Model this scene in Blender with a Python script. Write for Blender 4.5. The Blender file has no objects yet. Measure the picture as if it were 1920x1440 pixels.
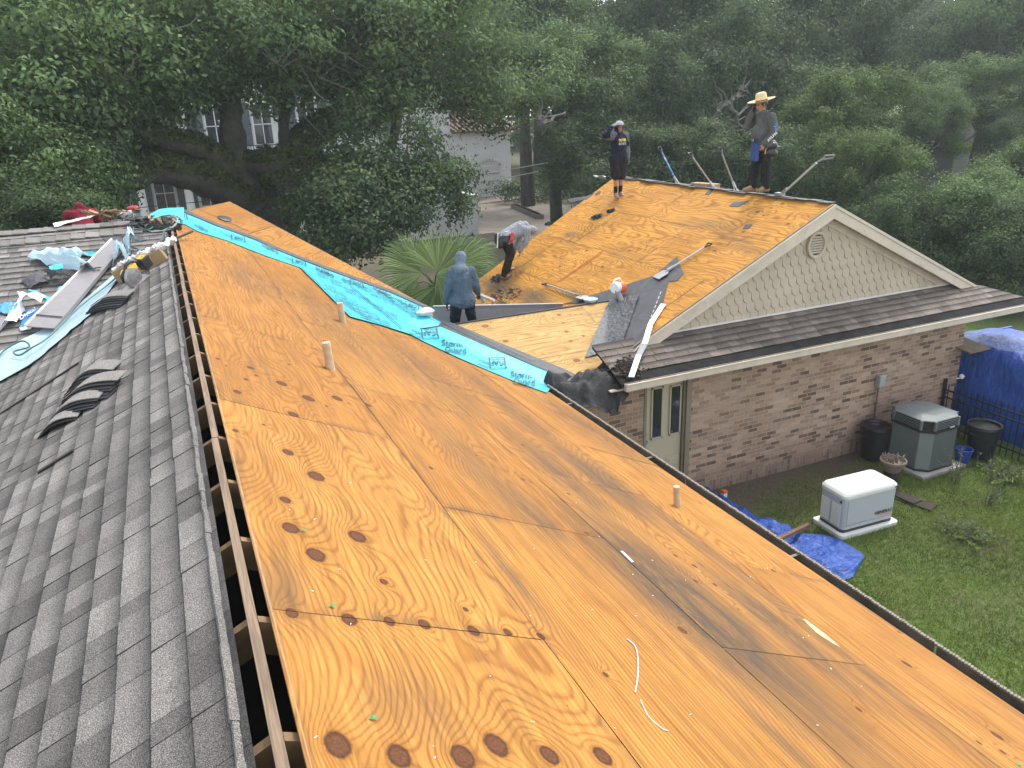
import bpy, bmesh, math, random
import numpy as np
from mathutils import Vector, Matrix, Euler
random.seed(7)
S = bpy.context.scene
COL = S.collection
# ------------------------------------------------------------ camera
H = 6.16                                   # height of the camera above the lawn
F_PX, CX, CY = 1442.0, 960.0, 720.0
_a = Vector((280 - CX, 225 - CY, F_PX)).normalized()          # ridge direction in camera axes (x right, y down, z ahead)
_s = -0.04
_n = Vector((-_s, 1, (495 - 680 * _s) / F_PX)).normalized()
ZC = -_n
ZC = (ZC - _a * ZC.dot(_a)).normalized()
XC = _a.cross(ZC)
R = Matrix((XC, _a, ZC))                   # camera axes -> world
cd = bpy.data.cameras.new("camera"); cam = bpy.data.objects.new("camera", cd); COL.objects.link(cam)
cd.sensor_width = 36; cd.lens = F_PX / 1920 * 36; cd.clip_end = 600; cd.clip_start = 0.05
m3 = Matrix(((R[0][0], -R[0][1], -R[0][2]), (R[1][0], -R[1][1], -R[1][2]), (R[2][0], -R[2][1], -R[2][2])))
cam.matrix_world = Matrix.Translation((0, 0, H)) @ m3.to_4x4()
S.camera = cam
CAM = Vector((0, 0, H))
# ------------------------------------------------------------ light
SUN_EL, SUN_AZ = math.radians(58), math.atan2(0.52, 0.85)      # direction towards the sun
sv = Vector((math.cos(SUN_EL) * math.cos(SUN_AZ), math.cos(SUN_EL) * math.sin(SUN_AZ), math.sin(SUN_EL)))
w = bpy.data.worlds.new("World"); S.world = w; w.use_nodes = True
nt = w.node_tree; bg = nt.nodes["Background"]
sky = nt.nodes.new("ShaderNodeTexSky"); sky.sky_type = 'NISHITA'; sky.sun_disc = False
sky.sun_elevation = SUN_EL; sky.sun_rotation = math.pi / 2 - SUN_AZ
sky.air_density = 1.0; sky.dust_density = 1.5; sky.ozone_density = 1.0
bw = nt.nodes.new("ShaderNodeRGBToBW"); mxs = nt.nodes.new("ShaderNodeMix"); mxs.data_type = 'RGBA'; mxs.inputs[0].default_value = .72
nt.links.new(sky.outputs[0], bw.inputs[0]); nt.links.new(sky.outputs[0], mxs.inputs[6]); nt.links.new(bw.outputs[0], mxs.inputs[7]); nt.links.new(mxs.outputs[2], bg.inputs[0])   # milky, hazy sky; bg.inputs[1].default_value = 0.105
ld = bpy.data.lights.new("sun", 'SUN'); ld.energy = 3.0; ld.angle = math.radians(4.0); ld.color = (1, .95, .87)
lo = bpy.data.objects.new("sun", ld); COL.objects.link(lo)
lo.rotation_euler = sv.to_track_quat('Z', 'Y').to_euler()
S.view_settings.view_transform = 'Standard'; S.view_settings.look = 'None'
S.view_settings.exposure = -0.50; S.view_settings.gamma = 1.0
S.render.engine = 'CYCLES'
S.cycles.max_bounces = 6; S.cycles.transparent_max_bounces = 6; S.cycles.use_denoising = True

# ------------------------------------------------------------ pixel -> place helpers
def ray(p):
    c = Vector((p[0] - CX, p[1] - CY, F_PX))
    return Vector((XC[0]*c[0] + XC[1]*c[1] + XC[2]*c[2], _a[0]*c[0] + _a[1]*c[1] + _a[2]*c[2], ZC[0]*c[0] + ZC[1]*c[1] + ZC[2]*c[2])).normalized()
class Pl:
    def __init__(s, n, p):
        s.n = Vector(n).normalized(); s.d = s.n.dot(Vector(p))
    def hit(s, p):
        r = ray(p); t = (s.d - s.n.dot(CAM)) / s.n.dot(r)
        return CAM + r * t, t
    def z(s, x, y): return (s.d - s.n.x * x - s.n.y * y) / s.n.z
def on(pl, p, off=0.0): return pl.hit(p)[0] + pl.n * off
def on_z(p, z): return on(Pl((0, 0, 1), (0, 0, z)), p)
def on_y(p, y): return on(Pl((0, 1, 0), (0, y, 0)), p)
def on_x(p, x): return on(Pl((1, 0, 0), (x, 0, 0)), p)
def near(pls, p, off=0.0):                 # the roof surface first met along the sight line
    best = None
    for pl in pls:
        q, t = pl.hit(p)
        if t > 0.1 and (best is None or t < best[1]): best = (q + pl.n * off, t)
    return best[0]
TAN = 0.4813; TH = math.atan(TAN); ST, CT = math.sin(TH), math.cos(TH)
ZR = H - 1.677
PR = Pl((ST, 0, CT), (.088, 0, ZR))                       # bare main slope
PLL = Pl((-ST, 0, CT), (-.03, 0, H - 1.70))               # shingled main slope
_v = Vector((0, 13.45 - 9.48, .92)); PW = Pl((0, -.92, 3.97), (0, 9.48, H - 2.63))   # left wing
PV = Pl((.298, -.246, .923), (1.245, 17.576, H - 1.68))   # far wing
PG = Pl((-ST, 0, CT), (9.84, 0, H - 1.68))                # garage slope facing the house
PG2 = Pl((ST, 0, CT), (9.84, 0, H - 1.68))
PK = Pl((0, -.34, 1), (0, 11.09, H - 3.21))               # connector, near side
PK2 = Pl((0, .34, 1), (0, 11.09, H - 3.21))
PS = Pl((0, -.40, 1), (0, 8.77, H - 3.76))                # skirt roof
ZE = H - 3.763                                            # eave height

# ------------------------------------------------------------ object helpers
def tag(o, label=None, cat=None, group=None, kind=None):
    if label: o['label'] = label
    if cat: o['category'] = cat
    if group: o['group'] = group
    if kind: o['kind'] = kind
    return o
def thing(name, label, cat, loc=(0, 0, 0), rot=(0, 0, 0), group=None):
    o = bpy.data.objects.new(name, None); COL.objects.link(o)
    o.location = loc; o.rotation_euler = rot; o.empty_display_size = .2
    return tag(o, label, cat, group)
class MB:
    def __init__(s): s.v = []; s.f = []
    def add(s, v, f):
        k = len(s.v); s.v += [tuple(x) for x in v]; s.f += [tuple(i + k for i in q) for q in f]; return s
    def box(s, c, d, rot=None, taper=None):
        x, y, z = d[0]/2, d[1]/2, d[2]/2; t = taper or 1
        P = [(-x,-y,-z),(x,-y,-z),(x,y,-z),(-x,y,-z),(-x*t,-y*t,z),(x*t,-y*t,z),(x*t,y*t,z),(-x*t,y*t,z)]
        M = (rot or Matrix.Identity(3))
        return s.add([Vector(c) + M @ Vector(p) for p in P], [(0,3,2,1),(4,5,6,7),(0,1,5,4),(1,2,6,5),(2,3,7,6),(3,0,4,7)])
    def beam(s, a, b, w, h, up=(0, 0, 1)):   # box from a to b, width w across, height h along up
        a, b = Vector(a), Vector(b); d = b - a; L = d.length; d.normalize()
        r = d.cross(Vector(up)).normalized(); u = r.cross(d)
        M = Matrix((r, d, u)).transposed()
        return s.box((a + b) / 2, (w, L, h), M)
    def tube(s, pts, rad, seg=8, caps=True):
        pts = [Vector(p) for p in pts]; n = len(pts)
        if not hasattr(rad, '__len__'): rad = [rad] * n
        t0 = (pts[1] - pts[0]).normalized()
        u = t0.orthogonal().normalized(); V = []
        for i, p in enumerate(pts):
            t = (pts[min(i+1, n-1)] - pts[max(i-1, 0)])
            if t.length < 1e-9: t = t0
            t.normalize(); u = (u - t * u.dot(t))
            u = u.normalized() if u.length > 1e-6 else t.orthogonal().normalized()
            w_ = t.cross(u)
            for k in range(seg):
                a = 2 * math.pi * k / seg; V.append(p + (u * math.cos(a) + w_ * math.sin(a)) * rad[i])
        Fc = [(i*seg + k, i*seg + (k+1) % seg, (i+1)*seg + (k+1) % seg, (i+1)*seg + k) for i in range(n-1) for k in range(seg)]
        if caps: Fc += [tuple(range(seg))[::-1], tuple((n-1)*seg + k for k in range(seg))]
        return s.add(V, Fc)
    def lathe(s, prof, c=(0, 0, 0), seg=24, M=None, sx=1, sy=1):
        M = M or Matrix.Identity(3); V = []; n = len(prof)
        for r, z in prof:
            for k in range(seg):
                a = 2*math.pi*k/seg; V.append(Vector(c) + M @ Vector((r*sx*math.cos(a), r*sy*math.sin(a), z)))
        Fc = [(i*seg + k, i*seg + (k+1) % seg, (i+1)*seg + (k+1) % seg, (i+1)*seg + k) for i in range(n-1) for k in range(seg)]
        Fc += [tuple(range(seg))[::-1], tuple((n-1)*seg + k for k in range(seg))]
        return s.add(V, Fc)
    def poly(s, pts, n, th):                # flat sheet of thickness th downwards along n
        pts = [Vector(p) for p in pts]; n = Vector(n).normalized(); k = len(pts)
        V = pts + [p - n * th for p in pts]
        return s.add(V, [tuple(range(k)), tuple(range(k, 2*k))[::-1]] + [(i, k+i, k+(i+1) % k, (i+1) % k) for i in range(k)])
def rootof(o):
    while o.parent: o = o.parent
    return o
def mesh_from(name, V, Fc, smooth=False):
    me = bpy.data.meshes.new(name); me.from_pydata([tuple(v) for v in V], [], Fc); me.update()
    if smooth: me.polygons.foreach_set('use_smooth', [True]*len(me.polygons))
    return me
def place(name, me, mat, parent=None, local=False):
    o = bpy.data.objects.new(name, me); COL.objects.link(o)
    if mat is not None:
        for m_ in (mat if isinstance(mat, (list, tuple)) else [mat]): me.materials.append(m_)
    if parent is None:
        n = len(me.vertices); a = np.empty(n*3, 'f'); me.vertices.foreach_get('co', a); a = a.reshape(-1, 3)
        b = np.array([a[:, 0].mean(), a[:, 1].mean(), a[:, 2].min()], 'f')
        me.vertices.foreach_set('co', (a - b).ravel()); o.location = [float(x) for x in b]
    else:
        o.parent = parent
        if not local:
            l = rootof(parent).location; me.transform(Matrix.Translation(-l))
    me.update(); return o
def obj(name, mb, mat, parent=None, local=False, smooth=False, bevel=0, bseg=2, sub=0, label=None):
    me = mesh_from(name, mb.v, mb.f, smooth)
    bm = bmesh.new(); bm.from_mesh(me); bmesh.ops.recalc_face_normals(bm, faces=bm.faces)
    if bevel:
        bmesh.ops.bevel(bm, geom=[e for e in bm.edges if len(e.link_faces) == 2 and e.calc_face_angle(0) > .5], offset=bevel, segments=bseg, profile=.6, affect='EDGES')
    bm.to_mesh(me); bm.free()
    if bevel and smooth is False:
        me.polygons.foreach_set('use_smooth', [False]*len(me.polygons))
    o = place(name, me, mat, parent, local)
    if smooth:
        me.polygons.foreach_set('use_smooth', [True]*len(me.polygons))
        try: me.set_sharp_from_angle(angle=math.radians(40))
        except Exception: pass
    if sub:
        md = o.modifiers.new('s', 'SUBSURF'); md.levels = sub; md.render_levels = sub
    if label: o['label'] = label
    return o

# ------------------------------------------------------------ materials
class NT:
    def __init__(s, name):
        s.m = bpy.data.materials.new(name); s.m.use_nodes = True; s.t = s.m.node_tree; s.b = s.t.nodes["Principled BSDF"]
        s.out = s.t.nodes["Material Output"]
    def n(s, ty, **kw):
        x = s.t.nodes.new('ShaderNode' + ty)
        for k, v in kw.items():
            if k.startswith('i_'):
                x.inputs[k[2:].replace('_', ' ')].default_value = v
            else: setattr(x, k, v)
        return x
    def l(s, a, b): s.t.links.new(a, b)
    def math(s, op, a, b=None, c=None, clamp=False):
        x = s.n('Math', operation=op, use_clamp=clamp)
        for i, v in enumerate((a, b, c)):
            if v is None: continue
            if isinstance(v, (int, float)): x.inputs[i].default_value = v
            else: s.l(v, x.inputs[i])
        return x.outputs[0]
    def mix(s, fac, a, b, mode='MIX'):
        x = s.n('Mix', data_type='RGBA', blend_type=mode)
        for i, v in ((0, fac), (6, a), (7, b)):
            if isinstance(v, (int, float)): x.inputs[i].default_value = v
            elif isinstance(v, tuple): x.inputs[i].default_value = (v + (1,))[:4]
            else: s.l(v, x.inputs[i])
        return x.outputs[2]
    def noise(s, vec, scale, detail=4, rough=.55, dist=0, out=0):
        x = s.n('TexNoise'); x.inputs['Scale'].default_value = scale; x.inputs['Detail'].default_value = detail
        x.inputs['Roughness'].default_value = rough; x.inputs['Distortion'].default_value = dist
        if vec is not None: s.l(vec, x.inputs['Vector'])
        return x.outputs[out]
    def ramp(s, f, stops, interp='LINEAR'):
        x = s.n('ValToRGB'); s.l(f, x.inputs[0]); e = x.color_ramp.elements; x.color_ramp.interpolation = interp
        while len(e) < len(stops): e.new(.5)
        for i, (p, c) in enumerate(stops):
            e[i].position = p; e[i].color = (c, c, c, 1) if isinstance(c, (int, float)) else (c + (1,))[:4]
        return x.outputs[0]
    def attr(s, name, out='Fac'):
        x = s.n('Attribute'); x.attribute_name = name; return x.outputs[out]
    def objc(s): return s.n('TexCoord').outputs['Object']
    def vmul(s, v, k):
        x = s.n('VectorMath', operation='MULTIPLY'); s.l(v, x.inputs[0]); x.inputs[1].default_value = k; return x.outputs[0]
    def bump(s, h, strength=.3, dist=.01, nrm=None):
        x = s.n('Bump'); x.inputs['Strength'].default_value = strength; x.inputs['Distance'].default_value = dist
        s.l(h, x.inputs['Height'])
        if nrm: s.l(nrm, x.inputs['Normal'])
        s.l(x.outputs[0], s.b.inputs['Normal']); return x.outputs[0]
    def col(s, c): s.l(c, s.b.inputs['Base Color'])
    def rough(s, r):
        if isinstance(r, (int, float)): s.b.inputs['Roughness'].default_value = r
        else: s.l(r, s.b.inputs['Roughness'])
def simple(name, c, rough=.6, var=.25, scale=8, metal=0, bump=0, bscale=40, bd=.004, spec=.5, dirt=None, dirtamt=.5, dscale=3):
    t = NT(name); o = t.objc()
    n = t.noise(o, scale, 5, .6)
    a = tuple(x * (1 - var) for x in c); b = tuple(min(1, x * (1 + var)) for x in c)
    cc = t.mix(t.ramp(n, [(.3, 0.0), (.7, 1.0)]), a, b)
    if dirt:
        d = t.ramp(t.noise(o, dscale, 6, .7, .5), [(.48, 0.0), (.68, dirtamt)]); cc = t.mix(d, cc, dirt)
    t.col(cc); t.rough(rough); t.b.inputs['Metallic'].default_value = metal
    t.b.inputs['Specular IOR Level'].default_value = spec
    if bump: t.bump(t.noise(o, bscale, 5, .6), bump, bd)
    return t.m

def wood_deck(name, early, late, knotc, stainc, weather=.35):
    t = NT(name); o = t.objc(); uv = t.n('UVMap').outputs[0]
    st2 = t.vmul(uv, (60, 2.2, 1)); fine = t.noise(st2, 1, 4, .7)
    ph = t.math('ADD', t.attr('phase'), t.math('MULTIPLY', t.math('SUBTRACT', fine, .5), .35))
    sn = t.math('ADD', t.math('MULTIPLY', t.math('SINE', t.math('MULTIPLY', ph, 6.2832)), .5), .5)
    line = t.math('POWER', sn, 3.0)
    sn2 = t.math('ADD', t.math('MULTIPLY', t.math('SINE', t.math('MULTIPLY', ph, 25.13)), .5), .5)
    line = t.math('ADD', line, t.math('MULTIPLY', t.math('POWER', sn2, 3.0), .16), clamp=True)
    amp = t.ramp(t.noise(t.vmul(uv, (2.5, .9, 1)), 1, 3, .6), [(.3, .5), (.7, 1.0)])
    line = t.math('MULTIPLY', line, amp)
    base = t.mix(line, early, late)
    ft = t.ramp(fine, [(.28, .60), (.5, .97), (.72, 1.25)])
    base = t.mix(1.0, base, ft, 'MULTIPLY')
    mid = t.noise(t.vmul(uv, (24, 1.1, 1)), 1, 5, .65, .5)
    base = t.mix(1.0, base, t.ramp(mid, [(.30, .58), (.5, 1.0), (.68, 1.22)]), 'MULTIPLY')
    blot = t.noise(t.vmul(uv, (3.2, 1.6, 1)), 1, 6, .7, .8)
    base = t.mix(t.ramp(blot, [(.50, 0.0), (.70, .42)]), base, tuple(x * .72 for x in late))
    tone = t.attr('tone')
    base = t.mix(t.math('MULTIPLY', tone, weather), base, tuple(x * k for x, k in zip(late, (.80, .74, .75))))
    big = t.ramp(t.noise(t.vmul(uv, (1.4, .5, 1)), 1, 5, .65, .6), [(.42, 0.0), (.72, .55)])
    base = t.mix(t.math('MULTIPLY', big, .65), base, tuple(x * .62 for x in late))
    stk = t.ramp(t.noise(t.vmul(uv, (13, .7, 1)), 1, 5, .7, .3), [(.50, 0.0), (.66, .75)])
    stk = t.math('MULTIPLY', stk, t.ramp(t.noise(t.vmul(uv, (.9, .45, 1)), 1, 3, .6), [(.40, .12), (.62, 1.0)]))
    base = t.mix(t.math('MULTIPLY', stk, t.math('ADD', t.math('MULTIPLY', tone, weather*1.4), .12)), base, (.13, .07, .032))
    st = t.math('MULTIPLY', t.attr('stain'), t.ramp(t.noise(t.vmul(uv, (9, 1.5, 1)), 1, 6, .75), [(.25, .35), (.6, 1.15)]), clamp=True)
    base = t.mix(st, base, stainc)
    kd = t.attr('knot')
    kn = t.math('ADD', kd, t.math('MULTIPLY', t.math('SUBTRACT', t.noise(t.vmul(uv, (30, 30, 1)), 1, 3), .5), .22))
    halo = t.ramp(kn, [(0.0, 1.0), (.50, 1.0), (.62, .45), (1.0, 0.0)])
    base = t.mix(t.math('MULTIPLY', halo, .55), base, tuple(x * .8 for x in late))
    core = t.ramp(kn, [(0.0, 1.0), (.42, 1.0), (.52, 0.0)])
    rim = t.ramp(kn, [(.30, 0.0), (.44, 1.0)])
    kc = t.mix(t.ramp(t.noise(t.vmul(uv, (90, 90, 1)), 1, 4, .7), [(.35, 0.0), (.65, 1.0)]), knotc, tuple(x * 1.9 for x in knotc))
    kc = t.mix(t.math('MULTIPLY', rim, .65), kc, tuple(x * .45 for x in knotc))
    base = t.mix(core, base, kc)
    # nail heads, splits and scuffs
    vo = t.n('TexVoronoi', feature='F1'); vo.inputs['Scale'].default_value = 5.2; t.l(uv, vo.inputs['Vector'])
    dots = t.ramp(vo.outputs['Distance'], [(.018, 1.0), (.03, 0.0)])
    sel = t.math('GREATER_THAN', t.n('SeparateColor').outputs[0], 2)
    sc = t.n('SeparateColor'); t.l(vo.outputs['Color'], sc.inputs[0]); sel = t.math('GREATER_THAN', sc.outputs[0], .35)
    base = t.mix(t.math('MULTIPLY', t.math('MULTIPLY', dots, sel), .75), base, (.07, .05, .035))
    sp = t.ramp(t.noise(t.vmul(uv, (70, 5, 1)), 1, 3, .6, 1.0), [(.715, 0.0), (.75, .8)])
    base = t.mix(sp, base, (.12, .07, .035))
    t.col(base); t.rough(t.ramp(fine, [(.2, .55), (.8, .78)]))
    t.b.inputs['Specular IOR Level'].default_value = .12
    hgt = t.math('ADD', t.math('MULTIPLY', line, -.5), t.math('MULTIPLY', fine, .8))
    t.bump(hgt, .35, .003)
    return t.m

def shingle_mat(name, dark, light, sat=1.0):
    t = NT(name); o = t.objc()
    tone = t.attr('tone'); uv = t.n('UVMap').outputs[0]; sx = t.n('SeparateXYZ'); t.l(uv, sx.inputs[0])
    g = t.noise(o, 260, 2, .8); g2 = t.noise(o, 90, 2, .6); g3 = t.noise(o, 2.2, 5, .65)
    base = t.mix(tone, dark, light)
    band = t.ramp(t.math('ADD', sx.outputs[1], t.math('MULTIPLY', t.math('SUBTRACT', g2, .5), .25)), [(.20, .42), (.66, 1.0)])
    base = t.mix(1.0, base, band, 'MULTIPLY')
    base = t.mix(1.0, base, t.ramp(sx.outputs[0], [(.012, .35), (.03, 1.0)]), 'MULTIPLY')
    base = t.mix(1.0, base, t.ramp(g, [(.36, .25), (.5, .9), (.66, 2.3)]), 'MULTIPLY')
    base = t.mix(1.0, base, t.ramp(g3, [(.3, .8), (.7, 1.18)]), 'MULTIPLY')
    t.col(base); t.rough(.9); t.b.inputs['Specular IOR Level'].default_value = .25
    t.bump(g, .7, .004)
    return t.m

def fabric(name, c, var=.15, rough=.85, scale=3, bump=.35):
    t = NT(name); o = t.objc(); n = t.noise(o, scale, 5, .6)
    t.col(t.mix(t.ramp(n, [(.3, 0.0), (.7, 1.0)]), tuple(x * (1 - var) for x in c), tuple(min(1, x * (1 + var)) for x in c)))
    t.rough(rough); t.b.inputs['Specular IOR Level'].default_value = .2
    h = t.math('ADD', t.noise(t.vmul(o, (1, 1, .45)), 11, 3, .5, 1.4), t.math('MULTIPLY', t.noise(o, 220, 2), .15))
    t.bump(h, min(1, bump*2.4), .08)
    return t.m

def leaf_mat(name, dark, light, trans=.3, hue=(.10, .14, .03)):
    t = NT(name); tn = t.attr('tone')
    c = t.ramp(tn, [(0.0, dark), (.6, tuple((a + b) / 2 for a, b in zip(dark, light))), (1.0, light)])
    t.col(c); t.rough(.6); t.b.inputs['Specular IOR Level'].default_value = .3
    tr = t.n('BsdfTranslucent'); t.l(t.mix(.5, c, hue), tr.inputs[0])
    mx = t.n('MixShader'); mx.inputs[0].default_value = trans
    t.l(t.b.outputs[0], mx.inputs[1]); t.l(tr.outputs[0], mx.inputs[2]); t.l(mx.outputs[0], t.out.inputs[0])
    return t.m
M = {}
M['deck'] = wood_deck('weathered pine plywood', (.50, .245, .055), (.26, .103, .020), (.070, .027, .011), (.080, .054, .034), .50)
M['deck_g'] = wood_deck('golden pine plywood', (.57, .275, .048), (.30, .118, .018), (.10, .040, .015), (.11, .075, .042), .22)
M['deck_k'] = wood_deck('fresh pale plywood', (.50, .325, .125), (.38, .21, .06), (.16, .07, .03), (.2, .14, .08), .1)
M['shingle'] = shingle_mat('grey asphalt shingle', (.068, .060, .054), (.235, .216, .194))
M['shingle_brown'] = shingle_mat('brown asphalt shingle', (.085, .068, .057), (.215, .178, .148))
def lumber_mat(name, c):
    t = NT(name); o = t.objc(); n = t.noise(t.vmul(o, (70, 2.5, 50)), 1, 4, .65, .8); k = t.noise(t.vmul(o, (9, 2, 9)), 1, 4, .6)
    b = t.mix(t.ramp(n, [(.35, 0.0), (.62, 1.0)]), tuple(x*.6 for x in c), tuple(x*1.25 for x in c)); b = t.mix(t.ramp(k, [(.55, 0.0), (.75, .6)]), b, tuple(x*.45 for x in c))
    t.col(b); t.rough(.8); t.bump(n, .4, .004); return t.m
M['lumber'] = lumber_mat('weathered framing lumber', (.185, .125, .075))
M['lumber_new'] = simple('cut framing lumber', (.30, .19, .09), .75, .25, 9, bump=.3)
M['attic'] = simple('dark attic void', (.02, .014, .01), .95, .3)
M['trim'] = simple('beige painted trim', (.54, .46, .36), .5, .07, 2, dirt=(.25, .22, .17), dirtamt=.35)
M['trim_lt'] = simple('pale painted flashing', (.60, .575, .52), .45, .06, 2, dirt=(.3, .27, .2), dirtamt=.3)
M['siding'] = simple('beige fish scale siding', (.43, .355, .258), .6, .08, 1.2, bump=.15, bscale=60, dirt=(.22, .19, .13), dirtamt=.25)
M['gutter'] = simple('grimy bronze gutter', (.12, .10, .075), .5, .3, 4, dirt=(.04, .035, .025), dirtamt=.7)
M['white_metal'] = simple('white painted metal', (.72, .71, .68), .4, .06, 2, dirt=(.3, .26, .2), dirtamt=.35, dscale=6)
M['grey_metal'] = simple('grey coated sheet', (.225, .205, .20), .42, .06, 1.5, metal=.0, dirt=(.12, .10, .09), dirtamt=.3)
M['steel'] = simple('worn steel', (.33, .32, .30), .42, .3, 20, metal=.6)
M['rust'] = simple('rusty steel', (.14, .07, .04), .75, .4, 20)
M['black'] = simple('black plastic', (.016, .016, .017), .38, .3, 12)
M['blackfelt'] = simple('black roofing felt', (.020, .019, .018), .8, .3, 5, bump=.9, bscale=9, bd=.03, dirt=(.07, .065, .06), dirtamt=.2)
M['darkfelt'] = simple('charcoal underlayment', (.040, .040, .041), .6, .2, 3, bump=.35, bscale=14, bd=.012, dirt=(.13, .12, .11), dirtamt=.35, dscale=5)
M['shinyfelt'] = simple('silvery wrinkled membrane', (.060, .060, .062), .42, .35, 12, bump=.8, bscale=13, bd=.04)
M['glass'] = simple('dark window glass', (.018, .022, .024), .06, .2, 1, spec=.8)
M['concrete'] = simple('concrete', (.34, .31, .27), .85, .2, 3, bump=.2, bscale=30)
M['stucco'] = simple('white stucco', (.62, .615, .60), .85, .06, 1, dirt=(.35, .34, .31), dirtamt=.35, dscale=.6)
M['shutter'] = simple('slate shutter', (.075, .09, .095), .6, .15, 3)
M['bark'] = simple('oak bark', (.055, .046, .037), .95, .45, 3, bump=1.0, bscale=9, bd=.1, dirt=(.05, .065, .025), dirtamt=.8, dscale=1.5)
M['twig'] = simple('bare pale twig', (.125, .115, .10), .9, .25, 5)
M['soil'] = simple('mulch soil', (.045, .032, .023), .95, .4, 8, bump=.8, bscale=20, bd=.05)
M['deadleaf'] = simple('dry leaves', (.13, .095, .06), .9, .4, 12)
M['rope'] = simple('green hose rubber', (.03, .12, .10), .5, .2, 20)
M['orange'] = simple('orange plastic', (.72, .12, .03), .4, .1, 6)
M['yellow'] = simple('yellow plastic', (.72, .42, .03), .4, .1, 6)
M['red'] = simple('red plastic', (.5, .03, .03), .5, .15, 10)
M['white'] = simple('white wrap', (.75, .75, .73), .6, .08, 5, bump=.3, bscale=12, bd=.02)
M['insul'] = simple('white fluff insulation', (.66, .63, .62), .95, .15, 20, bump=1, bscale=40, bd=.03)
M['bluewrap'] = simple('blue printed film', (.05, .24, .58), .35, .35, 7, bump=.3, bscale=10, bd=.02)
M['wirewhite'] = simple('pale cable', (.4, .4, .38), .6, .1, 3)
M['wire'] = simple('black cable', (.02, .02, .02), .6, .1, 3)

def membrane_mat(name, c, rough=.35, bmp=.35):
    t = NT(name); o = t.objc()
    n = t.noise(o, 3, 5, .6)
    t.col(t.mix(t.ramp(n, [(.3, 0.0), (.7, 1.0)]), tuple(x * .9 for x in c), tuple(min(1, x * 1.12) for x in c)))
    t.rough(rough); h = t.math('ADD', t.noise(t.vmul(o, (1.3, .6, 1)), 5, 4, .55, 1.2), t.math('MULTIPLY', t.noise(o, 40, 2), .08))
    t.bump(h, bmp, .05); return t.m
M['teal'] = membrane_mat('turquoise underlayment film', (.042, .43, .52), .42)
M['teal_back'] = membrane_mat('pale back of underlayment', (.34, .46, .50), .5, .5)
M['navyink'] = simple('navy print', (.012, .075, .10), .5, .05)
def tarp_mat():
    t = NT('blue polyethylene tarp'); o = t.objc()
    n = t.noise(o, 4, 5, .6)
    c = t.mix(t.ramp(n, [(.3, 0.0), (.7, 1.0)]), (.010, .050, .26), (.022, .09, .38))
    d = t.ramp(t.noise(t.vmul(o, (1, 1, .3)), 7, 7, .75, .5), [(.58, 0.0), (.66, .7)])
    nrm = t.n('NewGeometry'); sp = t.n('SeparateXYZ'); t.l(nrm.outputs['Normal'], sp.inputs[0])
    t.col(t.mix(t.math('MULTIPLY', d, t.math('GREATER_THAN', sp.outputs[2], .7)), c, (.05, .045, .035)))
    t.rough(.34)
    h = t.math('ADD', t.noise(t.vmul(o, (1, 1, .5)), 9, 6, .6, 1.5), t.math('MULTIPLY', t.noise(t.vmul(o, (1, 3, .4)), 3.5, 3), .8))
    t.bump(h, .8, .06); return t.m
M['tarp'] = tarp_mat()

def brick_mat(name, rotate=False, shift=0.0):
    t = NT(name); o = t.objc(); sx = t.n('SeparateXYZ'); t.l(o, sx.inputs[0]); cb = t.n('CombineXYZ')
    along = t.math('ADD', sx.outputs[0], t.math('MULTIPLY', sx.outputs[1], 1.0))
    if rotate: t.l(sx.outputs[2], cb.inputs[0]); t.l(along, cb.inputs[1])
    else: t.l(along, cb.inputs[0]); t.l(sx.outputs[2], cb.inputs[1])
    def br(c1, c2, m):
        b = t.n('TexBrick'); b.inputs['Scale'].default_value = 1; b.inputs['Brick Width'].default_value = .205
        b.inputs['Row Height'].default_value = .069; b.inputs['Mortar Size'].default_value = .0055; b.inputs['Mortar Smooth'].default_value = .25
        b.inputs['Color1'].default_value = c1; b.inputs['Color2'].default_value = c2; b.inputs['Mortar'].default_value = m
        t.l(cb.outputs[0], b.inputs['Vector']); return b
    b = br((0, 0, 0, 1), (1, 1, 1, 1), (.5, .5, .5, 1))
    c = t.ramp(b.outputs['Color'], [(0, (.070, .050, .040)), (.14, (.090, .064, .052)), (.22, (.185, .136, .106)), (.5, (.225, .168, .132)), (.72, (.265, .202, .162)), (1.0, (.31, .245, .20))])
    n = t.noise(o, 35, 5, .7); c = t.mix(1.0, c, t.ramp(n, [(.3, .72), (.7, 1.22)]), 'MULTIPLY')
    big = t.noise(o, .9, 5, .6); c = t.mix(t.ramp(big, [(.4, 0.0), (.75, .45)]), c, (.14, .102, .078))
    eff = t.ramp(t.noise(t.vmul(o, (1, 1, 1.6)), 1.3, 4, .6), [(.5, 0.0), (.75, .5)]); c = t.mix(eff, c, (.33, .275, .235))
    c = t.mix(b.outputs['Fac'], c, (.30, .255, .215)); c = t.mix(1.0, c, (1.36, 1.20, 1.04), 'MULTIPLY')
    foot_tone = t.ramp(t.math('ADD', sx.outputs[2], t.math('MULTIPLY', t.math('SUBTRACT', t.noise(o, 2.5, 5, .7), .5), .8)), [(.12, .55), (.5, 0.0)])  # browner and darker towards the foot of the wall
    c = t.mix(foot_tone, c, (.16, .105, .08)); t.col(c); t.rough(.88)
    t.bump(t.math('ADD', t.math('MULTIPLY', b.outputs['Fac'], -1.0), t.math('MULTIPLY', n, .35)), .8, .008)
    return t.m
M['brick'] = brick_mat('mottled brown brick'); M['brick_soldier'] = brick_mat('upright brick course', True)

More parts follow.
